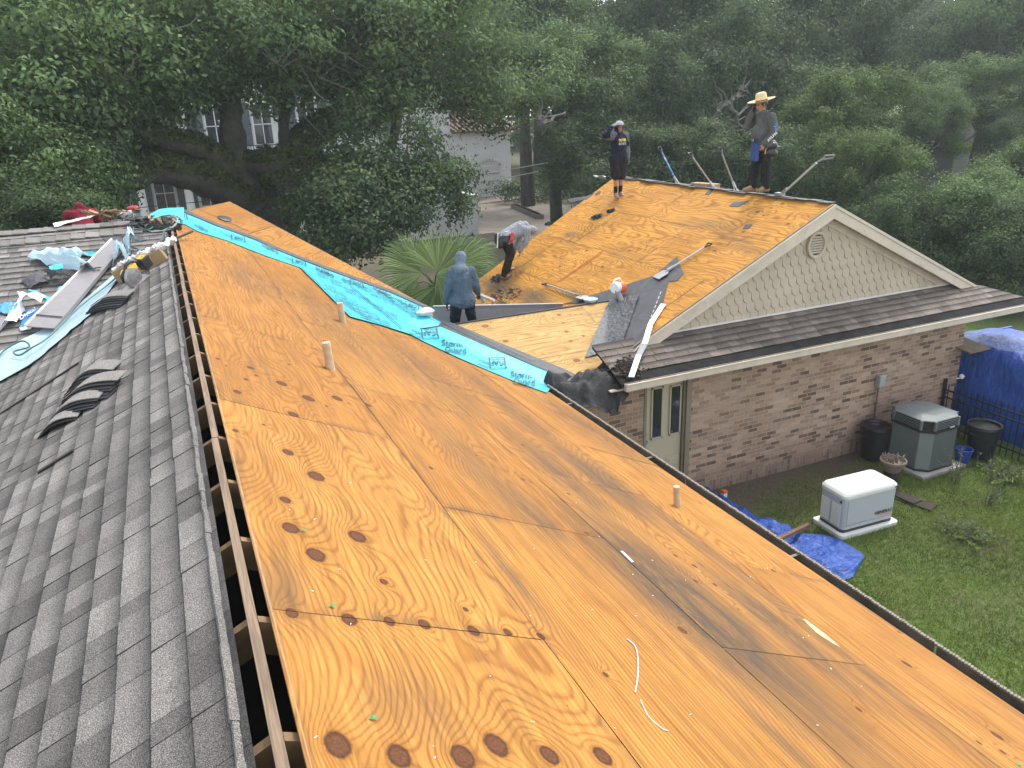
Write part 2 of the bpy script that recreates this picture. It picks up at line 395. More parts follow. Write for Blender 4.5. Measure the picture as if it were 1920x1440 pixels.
def lawn_mat():
    t = NT('lawn soil and grass'); o = t.objc()
    n = t.noise(o, 1.0, 6, .65, .4); n2 = t.noise(o, 14, 6, .75)
    c = t.mix(t.ramp(n2, [(.3, 0.0), (.7, 1.0)]), (.045, .088, .014), (.155, .215, .04))
    c = t.mix(t.ramp(n, [(.46, 0.0), (.70, .8)]), c, (.13, .115, .05))
    at = t.attr('bare'); c = t.mix(at, c, t.mix(n2, (.055, .036, .024), (.17, .125, .085)))
    t.col(c); t.rough(.95); t.bump(n2, 1.0, .06); return t.m
M['lawn'] = lawn_mat()
def drive_mat():
    t = NT('stained concrete drive'); o = t.objc(); n = t.noise(o, .35, 6, .65, .6); n2 = t.noise(o, 9, 5, .7)
    c = t.mix(t.ramp(n, [(.35, 0.0), (.68, 1.0)]), (.25, .21, .165), (.115, .085, .06))
    c = t.mix(1.0, c, t.ramp(n2, [(.3, .8), (.7, 1.15)]), 'MULTIPLY'); t.col(c); t.rough(.85); return t.m
M['drive'] = drive_mat()
M['asphalt'] = simple('street asphalt', (.075, .075, .075), .9, .2, 3)

# ------------------------------------------------------------ numpy noise
_rng = np.random.RandomState(11); _T = _rng.rand(257, 257)
def vnoise(x, y):
    xi = np.floor(x).astype(int); yi = np.floor(y).astype(int); fx = x - xi; fy = y - yi
    fx = fx*fx*(3-2*fx); fy = fy*fy*(3-2*fy); a = xi % 256; b = yi % 256
    return (_T[a, b]*(1-fx) + _T[a+1, b]*fx)*(1-fy) + (_T[a, b+1]*(1-fx) + _T[a+1, b+1]*fx)*fy
def fbm(x, y, o=4):
    s = 0; a = .5
    for i in range(o): s = s + a*vnoise(x*2**i + 17.3*i, y*2**i + 9.1*i); a *= .5
    return s / (1 - .5**o)
def set_attr(me, name, arr, dom='POINT'):
    a = me.attributes.new(name, 'FLOAT', dom); a.data.foreach_set('value', np.asarray(arr, 'f').ravel())
def clip_bm(me, cuts):
    bm = bmesh.new(); bm.from_mesh(me)
    for co, no in cuts:
        bmesh.ops.bisect_plane(bm, geom=bm.verts[:] + bm.edges[:] + bm.faces[:], plane_co=co, plane_no=no, clear_outer=True, dist=1e-5)
    bm.to_mesh(me); bm.free()

def deck(name, plane, origin, u, v, rows, mat, parent, cuts=(), knots=(), stains=(), res=.03, nres=None, seed=1, dens=(14, 50), rowoff=None, label=None, tonef=None, smallknots=.5, lift=0):
    """plywood sheets as separate islands in one mesh; u runs down the slope, v along it"""
    rng = random.Random(seed); origin, u, v = Vector(origin), Vector(u).normalized(), Vector(v).normalized()
    X, Y, Z, Fs, PH, KN, SS, TN, UU, VV = [], [], [], [], [], [], [], [], [], []; base = 0
    kn = [((Vector(k[0]) - origin).dot(u), (Vector(k[0]) - origin).dot(v), k[1]) for k in knots]
    stn = [((Vector(k[0]) - origin).dot(u), (Vector(k[0]) - origin).dot(v)) + tuple(k[1:]) for k in stains]
    for ri, (u0, u1, va, vb, off) in enumerate(rows):
        j0 = math.floor((va - off) / 2.44)
        j = j0
        while off + j*2.44 < vb:
            s0, s1 = max(va, off + j*2.44), min(vb, off + (j+1)*2.44); j += 1
            if s1 - s0 < .05: continue
            r = res if nres is None or s0 > nres[0] else nres[1]
            nu, nv = max(2, int((u1-u0)/r)), max(2, int((s1-s0)/(r*1.3)))
            g = .0025; a = np.linspace(u0+g, u1-g, nu); b = np.linspace(s0+g, s1-g, nv)
            A, B = np.meshgrid(a, b, indexing='ij'); A = A.ravel(); B = B.ravel()
            sx, sy = rng.random()*200, rng.random()*200
            straight = rng.random()
            straight *= .35 if (ri == 0 and nres) else .75
            k = dens[0] + (dens[1]-dens[0])*straight**1.5
            amp = 33 - 19*straight
            ph = A*k + amp*fbm(A*1.5 + sx, B*.42 + sy, 3) + 1.4*fbm(A*9 + sy, B*1.3 + sx, 3)
            kd = np.full(A.shape, 9.0)
            lk = [q for q in kn if u0-.02 < q[0] < u1+.02 and s0-.02 < q[1] < s1+.02]
            if rng.random() < smallknots:
                for _ in range(rng.randint(2, 7)): lk.append((rng.uniform(u0+.06, u1-.06), rng.uniform(s0, s1), rng.uniform(.009, .02)))
            for (ku, kv, kr) in lk:
                d = np.sqrt(((A-ku)/kr)**2 + ((B-kv)/(kr*1.35))**2)
                ph += (4.5 + 60*kr)*np.exp(-d/2.0)
                kd = np.minimum(kd, d*.5)
            sn = np.zeros(A.shape)
            for (su, svv, lu, lv, am) in stn: sn = np.maximum(sn, am*np.exp(-(((A-su)/lu)**2 + ((B-svv)/lv)**2)**1.4))
            ed = np.minimum(np.minimum(B - s0, s1 - B)/.10, 1.0); edu = np.minimum(np.minimum(A - u0, u1 - A)/.06, 1)
            sn = np.maximum(sn, (1-np.minimum(ed, edu))*.75*(fbm(A*5+sx, B*2.2+3, 3) > .47)*fbm(A*14, B*9, 2))
            tn = rng.random()*.9 + (tonef(u0, s0) if tonef else 0)
            tn = np.clip(tn*.6 + .5*fbm(A*.8+sy, B*.5+sx, 3), 0, 1.6)
            hz = lift + rng.uniform(0, .002); tilt = rng.uniform(-.0006, .0006)
            X.append(A); Y.append(B); Z.append(hz + tilt*(A-u0) + .004*(fbm(A*.9+sx, B*.7, 2)-.5)); PH.append(ph); KN.append(np.minimum(kd, 3)); SS.append(sn); TN.append(tn)
            I = np.arange(nu*nv).reshape(nu, nv) + base
            Fs.append(np.stack([I[:-1, :-1], I[1:, :-1], I[1:, 1:], I[:-1, 1:]], -1).reshape(-1, 4)); base += nu*nv
            UU.append(A + ri*7.7 + j*3.1 + seed*13); VV.append(B + ri*3.3)
    A = np.concatenate(X); B = np.concatenate(Y); Cz = np.concatenate(Z); Fq = np.concatenate(Fs); n = plane.n
    P = np.array(origin)[None] + A[:, None]*np.array(u)[None] + B[:, None]*np.array(v)[None] + Cz[:, None]*np.array(n)[None]
    me = bpy.data.meshes.new(name); me.vertices.add(len(A)); me.vertices.foreach_set('co', P.astype('f').ravel())
    me.loops.add(Fq.size); me.polygons.add(len(Fq))
    me.polygons.foreach_set('loop_start', np.arange(0, Fq.size, 4)); me.polygons.foreach_set('loop_total', np.full(len(Fq), 4))
    me.loops.foreach_set('vertex_index', Fq.ravel()); me.update(calc_edges=True); me.validate()
    set_attr(me, 'phase', np.concatenate(PH)); set_attr(me, 'knot', np.concatenate(KN)); set_attr(me, 'stain', np.concatenate(SS)); set_attr(me, 'tone', np.concatenate(TN))
    uvl = me.uv_layers.new(name='UVMap'); uu = np.concatenate(UU); vv = np.concatenate(VV)
    uvl.data.foreach_set('uv', np.stack([uu, vv], -1)[Fq.ravel()].astype('f').ravel())
    if cuts: clip_bm(me, cuts)
    # make the upper side face up
    if len(me.polygons) and me.polygons[0].normal.dot(n) < 0: me.flip_normals()
    me.polygons.foreach_set('use_smooth', [True]*len(me.polygons))
    o = place(name, me, mat, parent)
    if label: o['label'] = label
    return o

def shingles(name, plane, origin, along, down, L, n, mat, parent, cuts=(), expo=.143, seed=3, lift=.004, label=None, first=0, tone=(.15, .95)):
    rng = random.Random(seed); origin, a, d, nn = Vector(origin), Vector(along).normalized(), Vector(down).normalized(), plane.n
    V, Fc, T, UV = [], [], [], []
    def slab(s0, s1, x0, x1, h0, h1, tn):
        k = len(V); th = .004
        P = [(s0, x0, h0), (s0, x1, h0), (s1, x1, h1), (s1, x0, h1), (s1, x1, h1 - th - .003), (s1, x0, h1 - th - .003), (s0, x0, h0-.002), (s0, x1, h0-.002)]
        for s_, x_, h_ in P: V.append(origin + d*s_ + a*x_ + nn*(h_ + lift))
        for q, uvq in (((0, 1, 2, 3), ((0, 0), (1, 0), (1, 1), (0, 1))), ((3, 2, 4, 5), ((0, 1), (1, 1), (1, 1), (0, 1))), ((0, 3, 5, 6), ((0, 0), (0, 1), (0, 1), (0, 0))), ((1, 7, 4, 2), ((0, 0), (0, 0), (0, 1), (0, 1)))):
            Fc.append(tuple(k + i for i in q)); T.append(tn); UV.extend(uvq)
    for i in range(first, n):
        s0, s1 = i*expo, (i+1)*expo; x = -rng.random()*.9
        while x < L:
            wdt = rng.uniform(.10, .26); tn = rng.uniform(*tone)*(.55 + .45*rng.random()); up = rng.random() < .52
            bow = rng.uniform(0, .0025)
            slab(s0 - .03, s1 + rng.uniform(-.002, .002), x, x + wdt, .0005, .0075 + (.0045 if up else 0) + bow, tn if up else tn*.75 + .12)
            x += wdt + (.0015 if rng.random() < .3 else 0)
    cuts = list(cuts) + [(origin + a*.0, -a), (origin + a*L, a)]
    me = mesh_from(name, V, Fc); set_attr(me, 'tone', T, 'FACE')
    uvl = me.uv_layers.new(name='UVMap'); uvl.data.foreach_set('uv', np.array(UV, 'f').ravel())
    if cuts: clip_bm(me, cuts)
    o = place(name, me, mat, parent)
    if label: o['label'] = label
    return o

def drape(name, grid, planes, mat, parent=None, off=.01, th=.004, wrinkle=.0, wscale=3, seed=0, fixed=None, smooth=True, lift=None, back=None):
    """grid[i][j] of pixel points laid on whichever roof plane is met first; gets real thickness"""
    ni, nj = len(grid), len(grid[0]); V = []
    for i in range(ni):
        for j in range(nj):
            p = near(planes, grid[i][j], 0); best = min(planes, key=lambda q: abs(q.n.dot(p) - q.d)); q = p + best.n*off
            if wrinkle:
                w_ = float(fbm(np.array([q.x*wscale + seed]), np.array([q.y*wscale*.8 + q.z + seed]), 4)[0])
                q += best.n*max(-off*.8, wrinkle*(w_ - .35))
            if lift: q += best.n*lift(i/(ni-1), j/(nj-1))
            V.append(q)
    return sheet(name, V, ni, nj, mat, parent, th, smooth)
def sheet(name, V, ni, nj, mat, parent=None, th=.004, smooth=True, local=False):
    Fc = [(i*nj+j, (i+1)*nj+j, (i+1)*nj+j+1, i*nj+j+1) for i in range(ni-1) for j in range(nj-1)]
    me = mesh_from(name, V, Fc)
    bm = bmesh.new(); bm.from_mesh(me); bmesh.ops.recalc_face_normals(bm, faces=bm.faces)
    s_ = sum(f.normal.z*f.calc_area() for f in bm.faces)
    if s_ < 0: bmesh.ops.reverse_faces(bm, faces=bm.faces)
    bm.normal_update()
    nv = {v: v.normal.copy() for v in bm.verts}; k = {}
    for v in list(bm.verts): k[v] = bm.verts.new(v.co - nv[v]*th)
    bd = [e for e in bm.edges if e.is_boundary]
    for f in list(bm.faces): bm.faces.new([k[v] for v in reversed(f.verts)])
    for e in bd:
        a, b = e.verts; 
        try: bm.faces.new([a, b, k[b], k[a]])
        except Exception: pass
    bmesh.ops.recalc_face_normals(bm, faces=bm.faces)
    bm.to_mesh(me); bm.free()
    o = place(name, me, mat, parent, local)
    if smooth:
        me.polygons.foreach_set('use_smooth', [True]*len(me.polygons))
        try: me.set_sharp_from_angle(angle=math.radians(50))
        except Exception: pass
    return o
def lerp2(a, b, t): return (a[0] + (b[0]-a[0])*t, a[1] + (b[1]-a[1])*t)
def pathpts(pts, n):                       # n evenly spaced samples along a pixel polyline
    L = [0]
    for a, b in zip(pts, pts[1:]): L.append(L[-1] + math.hypot(b[0]-a[0], b[1]-a[1]))
    out = []
    for i in range(n):
        t = L[-1]*i/(n-1); k = 0
        while k < len(L)-2 and L[k+1] < t: k += 1
        f = (t - L[k])/max(1e-6, L[k+1]-L[k]); out.append(lerp2(pts[k], pts[k+1], min(1, f)))
    return out
def band(A, B, ni, nj):
    A, B = pathpts(A, ni), pathpts(B, ni)
    return [[lerp2(a, b, j/(nj-1)) for j in range(nj)] for a, b in zip(A, B)]

def text_quad(name, s, bl, br, tl, mat, parent, bold=.012, ext=.001, n=None, local=False):
    """lettering as a thin mesh filling the parallelogram bl-br-tl (3-D points)"""
    cu = bpy.data.curves.new('t', 'FONT'); cu.body = s; cu.offset = bold; cu.resolution_u = 3
    o = bpy.data.objects.new('t', cu); COL.objects.link(o)
    bpy.context.view_layer.update(); dg = bpy.context.evaluated_depsgraph_get()
    me = bpy.data.meshes.new_from_object(o.evaluated_get(dg)); bpy.data.objects.remove(o); bpy.data.curves.remove(cu)
    k = len(me.vertices); a = np.empty(k*3, 'f'); me.vertices.foreach_get('co', a); a = a.reshape(-1, 3)
    mn, mx = a.min(0), a.max(0); bl, br, tl = Vector(bl), Vector(br), Vector(tl)
    fx = (a[:, 0]-mn[0])/(mx[0]-mn[0]); fy = (a[:, 1]-mn[1])/(mx[1]-mn[1])
    P = np.array(bl)[None] + fx[:, None]*np.array(br-bl)[None] + fy[:, None]*np.array(tl-bl)[None]
    me.vertices.foreach_set('co', P.astype('f').ravel()); me.update(); me.name = name
    return place(name, me, mat, parent, local)
def join_meshes(name, objs):               # several letterings into one printed part
    bm = bmesh.new()
    for o in objs: bm.from_mesh(o.data)
    me = objs[0].data.copy(); me.name = name; bm.to_mesh(me); bm.free()
    o = bpy.data.objects.new(name, me); COL.objects.link(o); o.parent = objs[0].parent
    for x in objs: bpy.data.objects.remove(x)
    return o
# ============================================================ GROUND
def ground():
    nx, ny = 150, 150
    gx = np.concatenate([np.linspace(-260, -12, 14), np.linspace(-10, 24, 110), np.linspace(27, 260, 18)])
    gy = np.concatenate([np.linspace(-60, -8, 8), np.linspace(-6, 20, 90), np.linspace(24, 420, 26)])
    A, B = np.meshgrid(gx, gy, indexing='ij'); Z = .05*(fbm(A*.5, B*.5, 3)-.5)*(A < 24)*(B < 20)
    near_h = np.exp(-np.maximum(0, np.abs(B - 5.5)-6)**2)*0
    V = np.stack([A, B, Z], -1).reshape(-1, 3); I = np.arange(A.size).reshape(A.shape)
    Fc = np.stack([I[:-1, :-1], I[1:, :-1], I[1:, 1:], I[:-1, 1:]], -1).reshape(-1, 4)
    me = mesh_from('lawn_ground', V.tolist(), Fc.tolist())
    a, b = A.ravel(), B.ravel()
    bare = np.clip(1.25 - np.abs(b - 9.2)/1.6 + .5*(fbm(a*1.1, b*1.1, 4)-.5)*2 - np.clip((a-9.8)*.35, 0, .8), 0, 1)*(a < 14)
    bare = np.maximum(bare, np.clip((b - 17)*.5, 0, 1)*.8)
    spot = on_z((1810, 1010), 0); bare = np.maximum(bare, .55*np.exp(-((a-spot.x)**2+(b-spot.y)**2)/.5))
    set_attr(me, 'bare', bare)
    o = place('ground', me, M['lawn']); tag(o, kind='structure', label='lawn and bare soil around the brick house')
    return o
ground()
def slabs(name, pts, mat, z, label=None):
    o = obj(name, MB().poly([(x, y, z) for x, y in pts], (0, 0, 1), .02), mat); tag(o, kind='structure')
    if label: o['label'] = label
    return o
slabs('driveway', [(14.2, 24), (25.5, 26), (30, 58), (12, 58)], M['drive'], .03, 'stained concrete driveway')
slabs('street', [(-80, 17.5), (120, 17.5), (120, 24), (-80, 24)], M['asphalt'], .025)
slabs('path', [(5.5, 24.5), (14, 24.5), (14, 26.0), (5.5, 26.0)], M['concrete'], .034)

# ============================================================ HOUSE
HOUSE = thing('house', 'brick house with roof stripped to orange plywood and a beige gable', 'house', (4, 6, 0))
def cutline(pl, p1, p2, keep):
    P, Q, Kp = on(pl, p1), on(pl, p2), on(pl, keep)
    n = (Q - P).cross(pl.n).normalized()
    if n.dot(Kp - P) > 0: n = -n
    return (P, n)
yA = on(PR, (502, 1141)).y
off1 = on(PR, (955, 975)).y; off2 = on(PR, (1480, 1230)).y; off3 = on(PR, (1480, 1077)).y
kpx = [((633,1397),.044),((748,1418),.040),((868,1420),.044),((930,1397),.044),((1030,1416),.036),((1130,1418),.036),((700,1470),.04),
       ((547,1150),.027),((655,1162),.033),((730,1165),.026),((795,1171),.028),((888,1183),.030),((952,1186),.022),((1014,1193),.022),
       ((592,1040),.046),((670,1006),.046),((545,990),.042),((535,937),.030),((593,893),.050),((540,848),.036),
       ((578,747),.050),((632,747),.046),((550,777),.040),((528,719),.045),((690,760),.03),((1280,1182),.026),((1700,1245),.03),((1870,1380),.03),
       ((1135,1265),.015),((905,705),.03),((980,835),.02),((1450,1070),.02),((1100,1000),.02),((1610,1330),.018),((445,735),.03),((470,690),.03),((610,640),.03)]
knots = [(on(PR, p), r) for p, r in kpx]
spx = [((1290,1130),.42,1.3,1.0),((1460,1175),.22,.8,.75),((1130,900),.30,.9,.8),((1040,880),.22,1.2,.65),((1000,960),.14,.5,.7),((900,880),.2,1.3,.45),
       ((520,1100),.13,.28,.55),((960,1080),.05,.5,.6),((1480,1150),.10,1.6,.55),((1600,1240),.10,.9,.4),((800,700),.5,1.6,.45),((620,600),.35,2.0,.42),
       ((1300,1010),.12,1.2,.6),((1100,800),.35,1.4,.5),((760,1330),.2,.20,.28),((1480,1400),.07,.6,.5),((950,760),.25,1.8,.55),((1230,960),.06,1.4,.6),((470,520),.4,1.5,.4)]
stains = [(on(PR, p), a, b, c) for p, a, b, c in spx]
ROWS = [(0, 1.22, -.6, 15.4, yA), (1.22, 2.44, -.6, 16, off1), (2.44, 3.66, -.6, 14.5, off2), (3.66, 4.83, -.6, 12.2, off3)]
deck('roof_deck', PR, (.088, 0, ZR), (CT, 0, -ST), (0, 1, 0), ROWS, M['deck'], HOUSE, knots=knots, stains=stains, res=.03, nres=(5.2, .014), seed=5, dens=(17, 48),
     tonef=lambda u, y: .42 if y < 3 and u < 1 else (.70 if y > 5.5 else .5 if y > 3.5 else .3), label='orange plywood of the long near slope', smallknots=.6)
# far wing, connector, garage
pv = [(300, 405), (430, 378), (815, 582), (835, 602), (560, 560)]
A_, B_ = on(PV, (345, 398)), on(PV, (430, 378)); vv = (B_ - A_).normalized(); uu = vv.cross(PV.n).normalized()
if uu.z > 0: uu = -uu
C_ = on(PV, (830, 600))
deck('roof_deck', PV, A_ - vv*2 , uu, vv, [(i*1.22, (i+1)*1.22, -.5, 9, i*1.1) for i in range(-1, 6)], M['deck'], HOUSE,
     cuts=[cutline(PV, (345, 397), (430, 378), (560, 470)), cutline(PV, (430, 378), (812, 581), (400, 450)), cutline(PV, (700, 600), (860, 610), (560, 490)), cutline(PV, (250, 420), (600, 640), (560, 480)), cutline(PV, (296, 404), (330, 460), (560, 470))],
     res=.045, seed=21, dens=(10, 22), tonef=lambda u, y: .35, label='far orange plywood slope behind the turquoise strip', lift=.004)
deck('roof_deck', PK, (2.9, 11.09, H-3.21), (0, -1, -.34), (1, 0, 0), [(0, 1.22, 0, 4.1, .75), (1.22, 1.76, 0, 4.1, 1.9)], M['deck_k'], HOUSE,
     knots=[(on(PK, p), r) for p, r in [((910,612),.045),((1048,591),.03),((1070,640),.028),((918,638),.035),((948,640),.035),((1081,676),.045),((1056,606),.025),((1062,622),.03),((993,671),.03),((1094,630),.025),((920,605),.02),((1030,618),.015)]],
     res=.03, seed=9, dens=(8, 18), label='pale fresh plywood triangle between the two roofs', smallknots=.3, lift=.003)
gk = [((1420,397),.03),((1446,390),.025),((1467,382),.03),((1432,404),.025),((1440,403),.02),((1394,435),.03),((1350,420),.02),((1508,425),.03),((1478,420),.03),((1220,450),.025),((1180,470),.03),((1130,500),.03),((1340,470),.03),((1290,455),.02),((1330,335),.02),((1100,470),.03),((1050,500),.03),((1210,540),.025)]
deck('roof_deck', PG, (9.84, 9.45, H-1.68), (-CT, 0, -ST), (0, 1, 0), [(i*1.22, min(5.0, (i+1)*1.22), 0, 7.2, [1.2, 2.3, .4, 1.7, .9][i]) for i in range(5)], M['deck_g'], HOUSE,
     cuts=[cutline(PG, (1150, 334), (888, 531), (1200, 450))],
     knots=[(on(PG, p), r) for p, r in gk], stains=[(on(PG, p), a, b, c) for p, a, b, c in [((930,535),.35,.8,1.0),((1000,560),.25,.8,.9),((965,508),.22,.5,.6),((1070,440),.10,.35,.7),((1124,405),.12,.25,.7),((1150,385),.10,.5,.35),((1340,420),.15,.5,.5),((1410,470),.1,.6,.45),((1080,555),.15,.5,.8),((1300,420),.2,.5,.3),((1010,480),.1,.3,.4),((1380,450),.08,.4,.5)]],  # stains, plus a faint blotch painting in the shadow of the roofer in shorts
     res=.03, seed=31, dens=(7, 18), tonef=lambda u, y: -.1, label='golden plywood slope of the gabled wing', smallknots=.85)
# plywood thickness, back slopes and the rafters below
mb = MB()
for y0, y1 in ((-.6, 15.4),):
    mb.beam((.088 + CT*.01, y0, ZR - .022), (.088 + CT*.01, y1, ZR - .022), .014, .036)
mb.poly([(.10, -.6, ZR-.012), (.10, 15, ZR-.012), (.10 + CT*4.8, 12.2, ZR-.012-ST*4.8), (.10 + CT*4.8, -.6, ZR-.012-ST*4.8)], PR.n, .012)
pk = [(2.9, 11.09), (7.0, 11.09), (5.5, 9.36), (4.5, 9.36)]
mb.poly([(x, y, PK.z(x, y) - .010) for x, y in pk], PK.n, .014)
obj('sheathing_edge', mb, M['lumber_new'], HOUSE)
mb = MB()
mb.poly([(2.4, 11.1, PK2.z(0, 11.1)), (7.6, 11.1, PK2.z(0, 11.1)), (7.6, 15.8, PK2.z(0, 15.8)), (2.4, 15.8, PK2.z(0, 15.8))], PK2.n, .02)
mb.beam((3.2, 11.095, H-3.205), (6.75, 11.095, H-3.205), .03, .04)
obj('back_slope', mb, M['darkfelt'], HOUSE)
mb = MB(); pk_, e3 = on(PV, (430, 378)), on(PV, (815, 582))
mb.poly([tuple(pk_ - Vector((0, 0, .012))), tuple(pk_ + Vector((.15, .5, -2.2))), tuple(e3 + Vector((.15, .5, -1.6))), tuple(e3 - Vector((0, 0, .012)))], (.6, .6, .6), .02)
t1, t2 = on(PV, (300, 405)), pk_
mb.poly([tuple(t1 - Vector((0, 0, .02))), tuple(t1 + Vector((-.6, 3, -2.3))), tuple(t2 + Vector((.1, 1.0, -2.3))), tuple(t2 - Vector((0, 0, .02)))], (0, .4, .9), .02)
obj('back_slope', mb, M['darkfelt'], HOUSE)
mb = MB(); mb.beam(pk_ + Vector((0, 0, -.015)), e3 + Vector((0, 0, -.015)), .03, .03); mb.beam(on(PV, (345, 397)) - Vector((0, 0, .015)), pk_ - Vector((0, 0, .015)), .03, .03)
obj('ridge_edge', mb, M['rust'], HOUSE)
# opposite slope of the gabled wing
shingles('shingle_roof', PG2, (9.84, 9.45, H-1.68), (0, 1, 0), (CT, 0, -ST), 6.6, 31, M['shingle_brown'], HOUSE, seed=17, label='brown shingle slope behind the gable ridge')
mb = MB(); mb.poly([(9.84, 9.45, H-1.69), (9.84, 16.1, H-1.69), (14.2, 16.1, PG2.z(14.2, 0)-.01), (14.2, 9.45, PG2.z(14.2, 0)-.01)], PG2.n, .015)
obj('sheathing_edge', mb, M['lumber_new'], HOUSE)
mb = MB(); n_ = 26
for i in range(n_):
    y = 9.5 + 6.5*i/n_
    mb.box((9.84 + .02*math.sin(i*2.1), y+.12, H-1.672 + .008*math.sin(i*1.3)), (.17 + .05*math.sin(i*5.1), .25, .012), Matrix.Rotation(.04*math.sin(i*3), 3, 'Z'))
obj('torn_ridge_felt', mb, M['darkfelt'], HOUSE)
# --- ridge slot
M['lumber_dark'] = simple('shaded rafter lumber', (.20, .125, .06), .85, .3, 8, bump=.3)  # darker rafter colour carries the shade inside the slot
mb = MB()
for a, b in ((-.6, 4.3), (4.31, 9.2), (9.21, 14.3)): mb.beam((.033, a, ZR - .085), (.028, b, ZR - .085), .036, .16)
obj('ridge_board', mb, M['lumber'], HOUSE, bevel=.003)
i = 0; y = yA - .61*4
while y < 14.0:
    mb = MB(); mb.poly([(.05, y, ZR-.018), (.05+CT*1.4, y, ZR-.018-ST*1.4), (.05+CT*1.4, y, ZR-.16-ST*1.4), (.05, y, ZR-.16)], (0, 1, 0), .038)
    mb.poly([(.012, y+.03, ZR-.04), (-CT*1.4, y+.03, ZR-.045-ST*1.4), (-CT*1.4, y+.03, ZR-.18-ST*1.4), (.012, y+.03, ZR-.18)], (0, 1, 0), .038)
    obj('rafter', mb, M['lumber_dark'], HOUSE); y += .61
# --- shingled side
vc1, vc2 = on(PLL, (0, 715)), on(PLL, (300, 438)); vn = Vector((vc2 - vc1)); vn = Vector((-vn.y, vn.x, 0)).normalized()
if vn.x > 0: vn = -vn
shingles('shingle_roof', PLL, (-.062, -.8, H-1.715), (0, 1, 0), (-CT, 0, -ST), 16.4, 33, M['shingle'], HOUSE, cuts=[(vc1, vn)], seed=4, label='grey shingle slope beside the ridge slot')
mb = MB(); mb.poly([(-.045, -.8, H-1.72), (-.045, 14, H-1.72), (-.03-CT*5, 14, H-1.71-ST*5), (-.03-CT*5, -.8, H-1.71-ST*5)], PLL.n, .014)
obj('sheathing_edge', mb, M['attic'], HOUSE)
# ragged cut edge of the ridge shingles
mb = MB(); y = -.7; rr = random.Random(2)
while y < 13.6:
    l = rr.uniform(.10, .22); mb.box((-.072 + rr.uniform(-.004, .004), y + l/2, H-1.714 + rr.uniform(.0, .007)), (.03, l, .014), Matrix.Rotation(TH, 3, 'Y') @ Matrix.Rotation(rr.uniform(-.03, .03), 3, 'Z')); y += l*.97
o_ = obj('cut_edge', mb, M['shingle'], HOUSE); set_attr(o_.data, 'tone', [.5]*len(o_.data.polygons), 'FACE'); o_.data.uv_layers.new(name='UVMap').data.foreach_set('uv', [.5, .9]*len(o_.data.loops))
wy = on(PW, (120, 432)).y
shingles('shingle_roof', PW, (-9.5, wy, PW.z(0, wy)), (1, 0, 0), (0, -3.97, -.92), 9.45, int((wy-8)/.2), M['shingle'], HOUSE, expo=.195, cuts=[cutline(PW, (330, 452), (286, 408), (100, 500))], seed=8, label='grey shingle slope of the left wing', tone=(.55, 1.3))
mb = MB(); mb.poly([(-9.5, wy, PW.z(0, wy)-.01), (-.15, wy, PW.z(0, wy)-.01), (-.6, 8, PW.z(0, 8)-.01), (-9.5, 8, PW.z(0, 8)-.01)], PW.n, .015)
mb.poly([(-9.5, wy, PW.z(0, wy)-.01), (.1, wy, PW.z(0, wy)-.01), (.1, wy+6, PW.z(0, wy)-2.4), (-9.5, wy+6, PW.z(0, wy)-2.4)], (0, .4, 1), .015)
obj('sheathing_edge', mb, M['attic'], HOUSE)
mb = MB(); mb3 = MB(); x = -9.3; rr = random.Random(5)
while x < -.4:                                        # doubled hip and ridge caps along the wing
    l = .2; mb.box((x, wy + .03 + rr.uniform(-.01, .01), PW.z(0, wy) + .03), (l*1.05, .26, .014), Matrix.Rotation(.05, 3, 'Y') @ Matrix.Rotation(.12, 3, 'X'))
    mb3.box((x, wy - .62 + .03*(x+9), PW.z(0, wy-.62+.03*(x+9)) + .03), (l*1.08, .24, .02), Matrix.Rotation(.08, 3, 'Y') @ Matrix.Rotation(.2, 3, 'X')); x += l
for m_ in (mb, mb3):
    o_ = obj('ridge_cap', m_, M['shingle'], HOUSE); set_attr(o_.data, 'tone', [(.4 + .5*random.random()) for _ in o_.data.polygons], 'FACE'); o_.data.uv_layers.new(name='UVMap').data.foreach_set('uv', [.5, .9]*len(o_.data.loops))
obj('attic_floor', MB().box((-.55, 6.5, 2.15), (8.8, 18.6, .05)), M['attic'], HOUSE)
# --- walls
def wallbox(mb, x0, x1, y0, y1, z0, z1): mb.box(((x0+x1)/2, (y0+y1)/2, (z0+z1)/2), (x1-x0, y1-y0, z1-z0))
mb = MB(); WY = 9.2
DX0, DX1 = 6.13, 7.00
wallbox(mb, 4.06, DX0, WY, WY+.2, 0, 2.28); wallbox(mb, DX1, 13.15, WY, WY+.2, 0, 2.28); wallbox(mb, DX0, DX1, WY, WY+.2, 2.17, 2.28)
wallbox(mb, 12.95, 13.15, WY+.2, 16, 0, 2.28); wallbox(mb, 6.0, 12.95, 15.8, 16, 0, 2.28); wallbox(mb, 6.0, 6.2, WY+.2, 15.8, 0, 2.28)
obj('brick_wall', mb, M['brick'], HOUSE)
mb = MB(); wallbox(mb, 3.86, 4.06, -3, 15, 0, 2.2); wallbox(mb, -5, 3.86, -3, -2.8, 0, 2.4); wallbox(mb, -5.2, -5, -3, 13, 0, 2.2); wallbox(mb, -9, 3.9, 19, 19.2, 0, 2.2)
obj('brick_wall', mb, M['brick'], HOUSE)
mb = MB(); wallbox(mb, DX1+.02, 13.16, WY-.012, WY-.001, 0, .205); wallbox(mb, 4.06, DX0-.02, WY-.012, WY-.001, 0, .205)
obj('brick_base', mb, M['brick_soldier'], HOUSE)
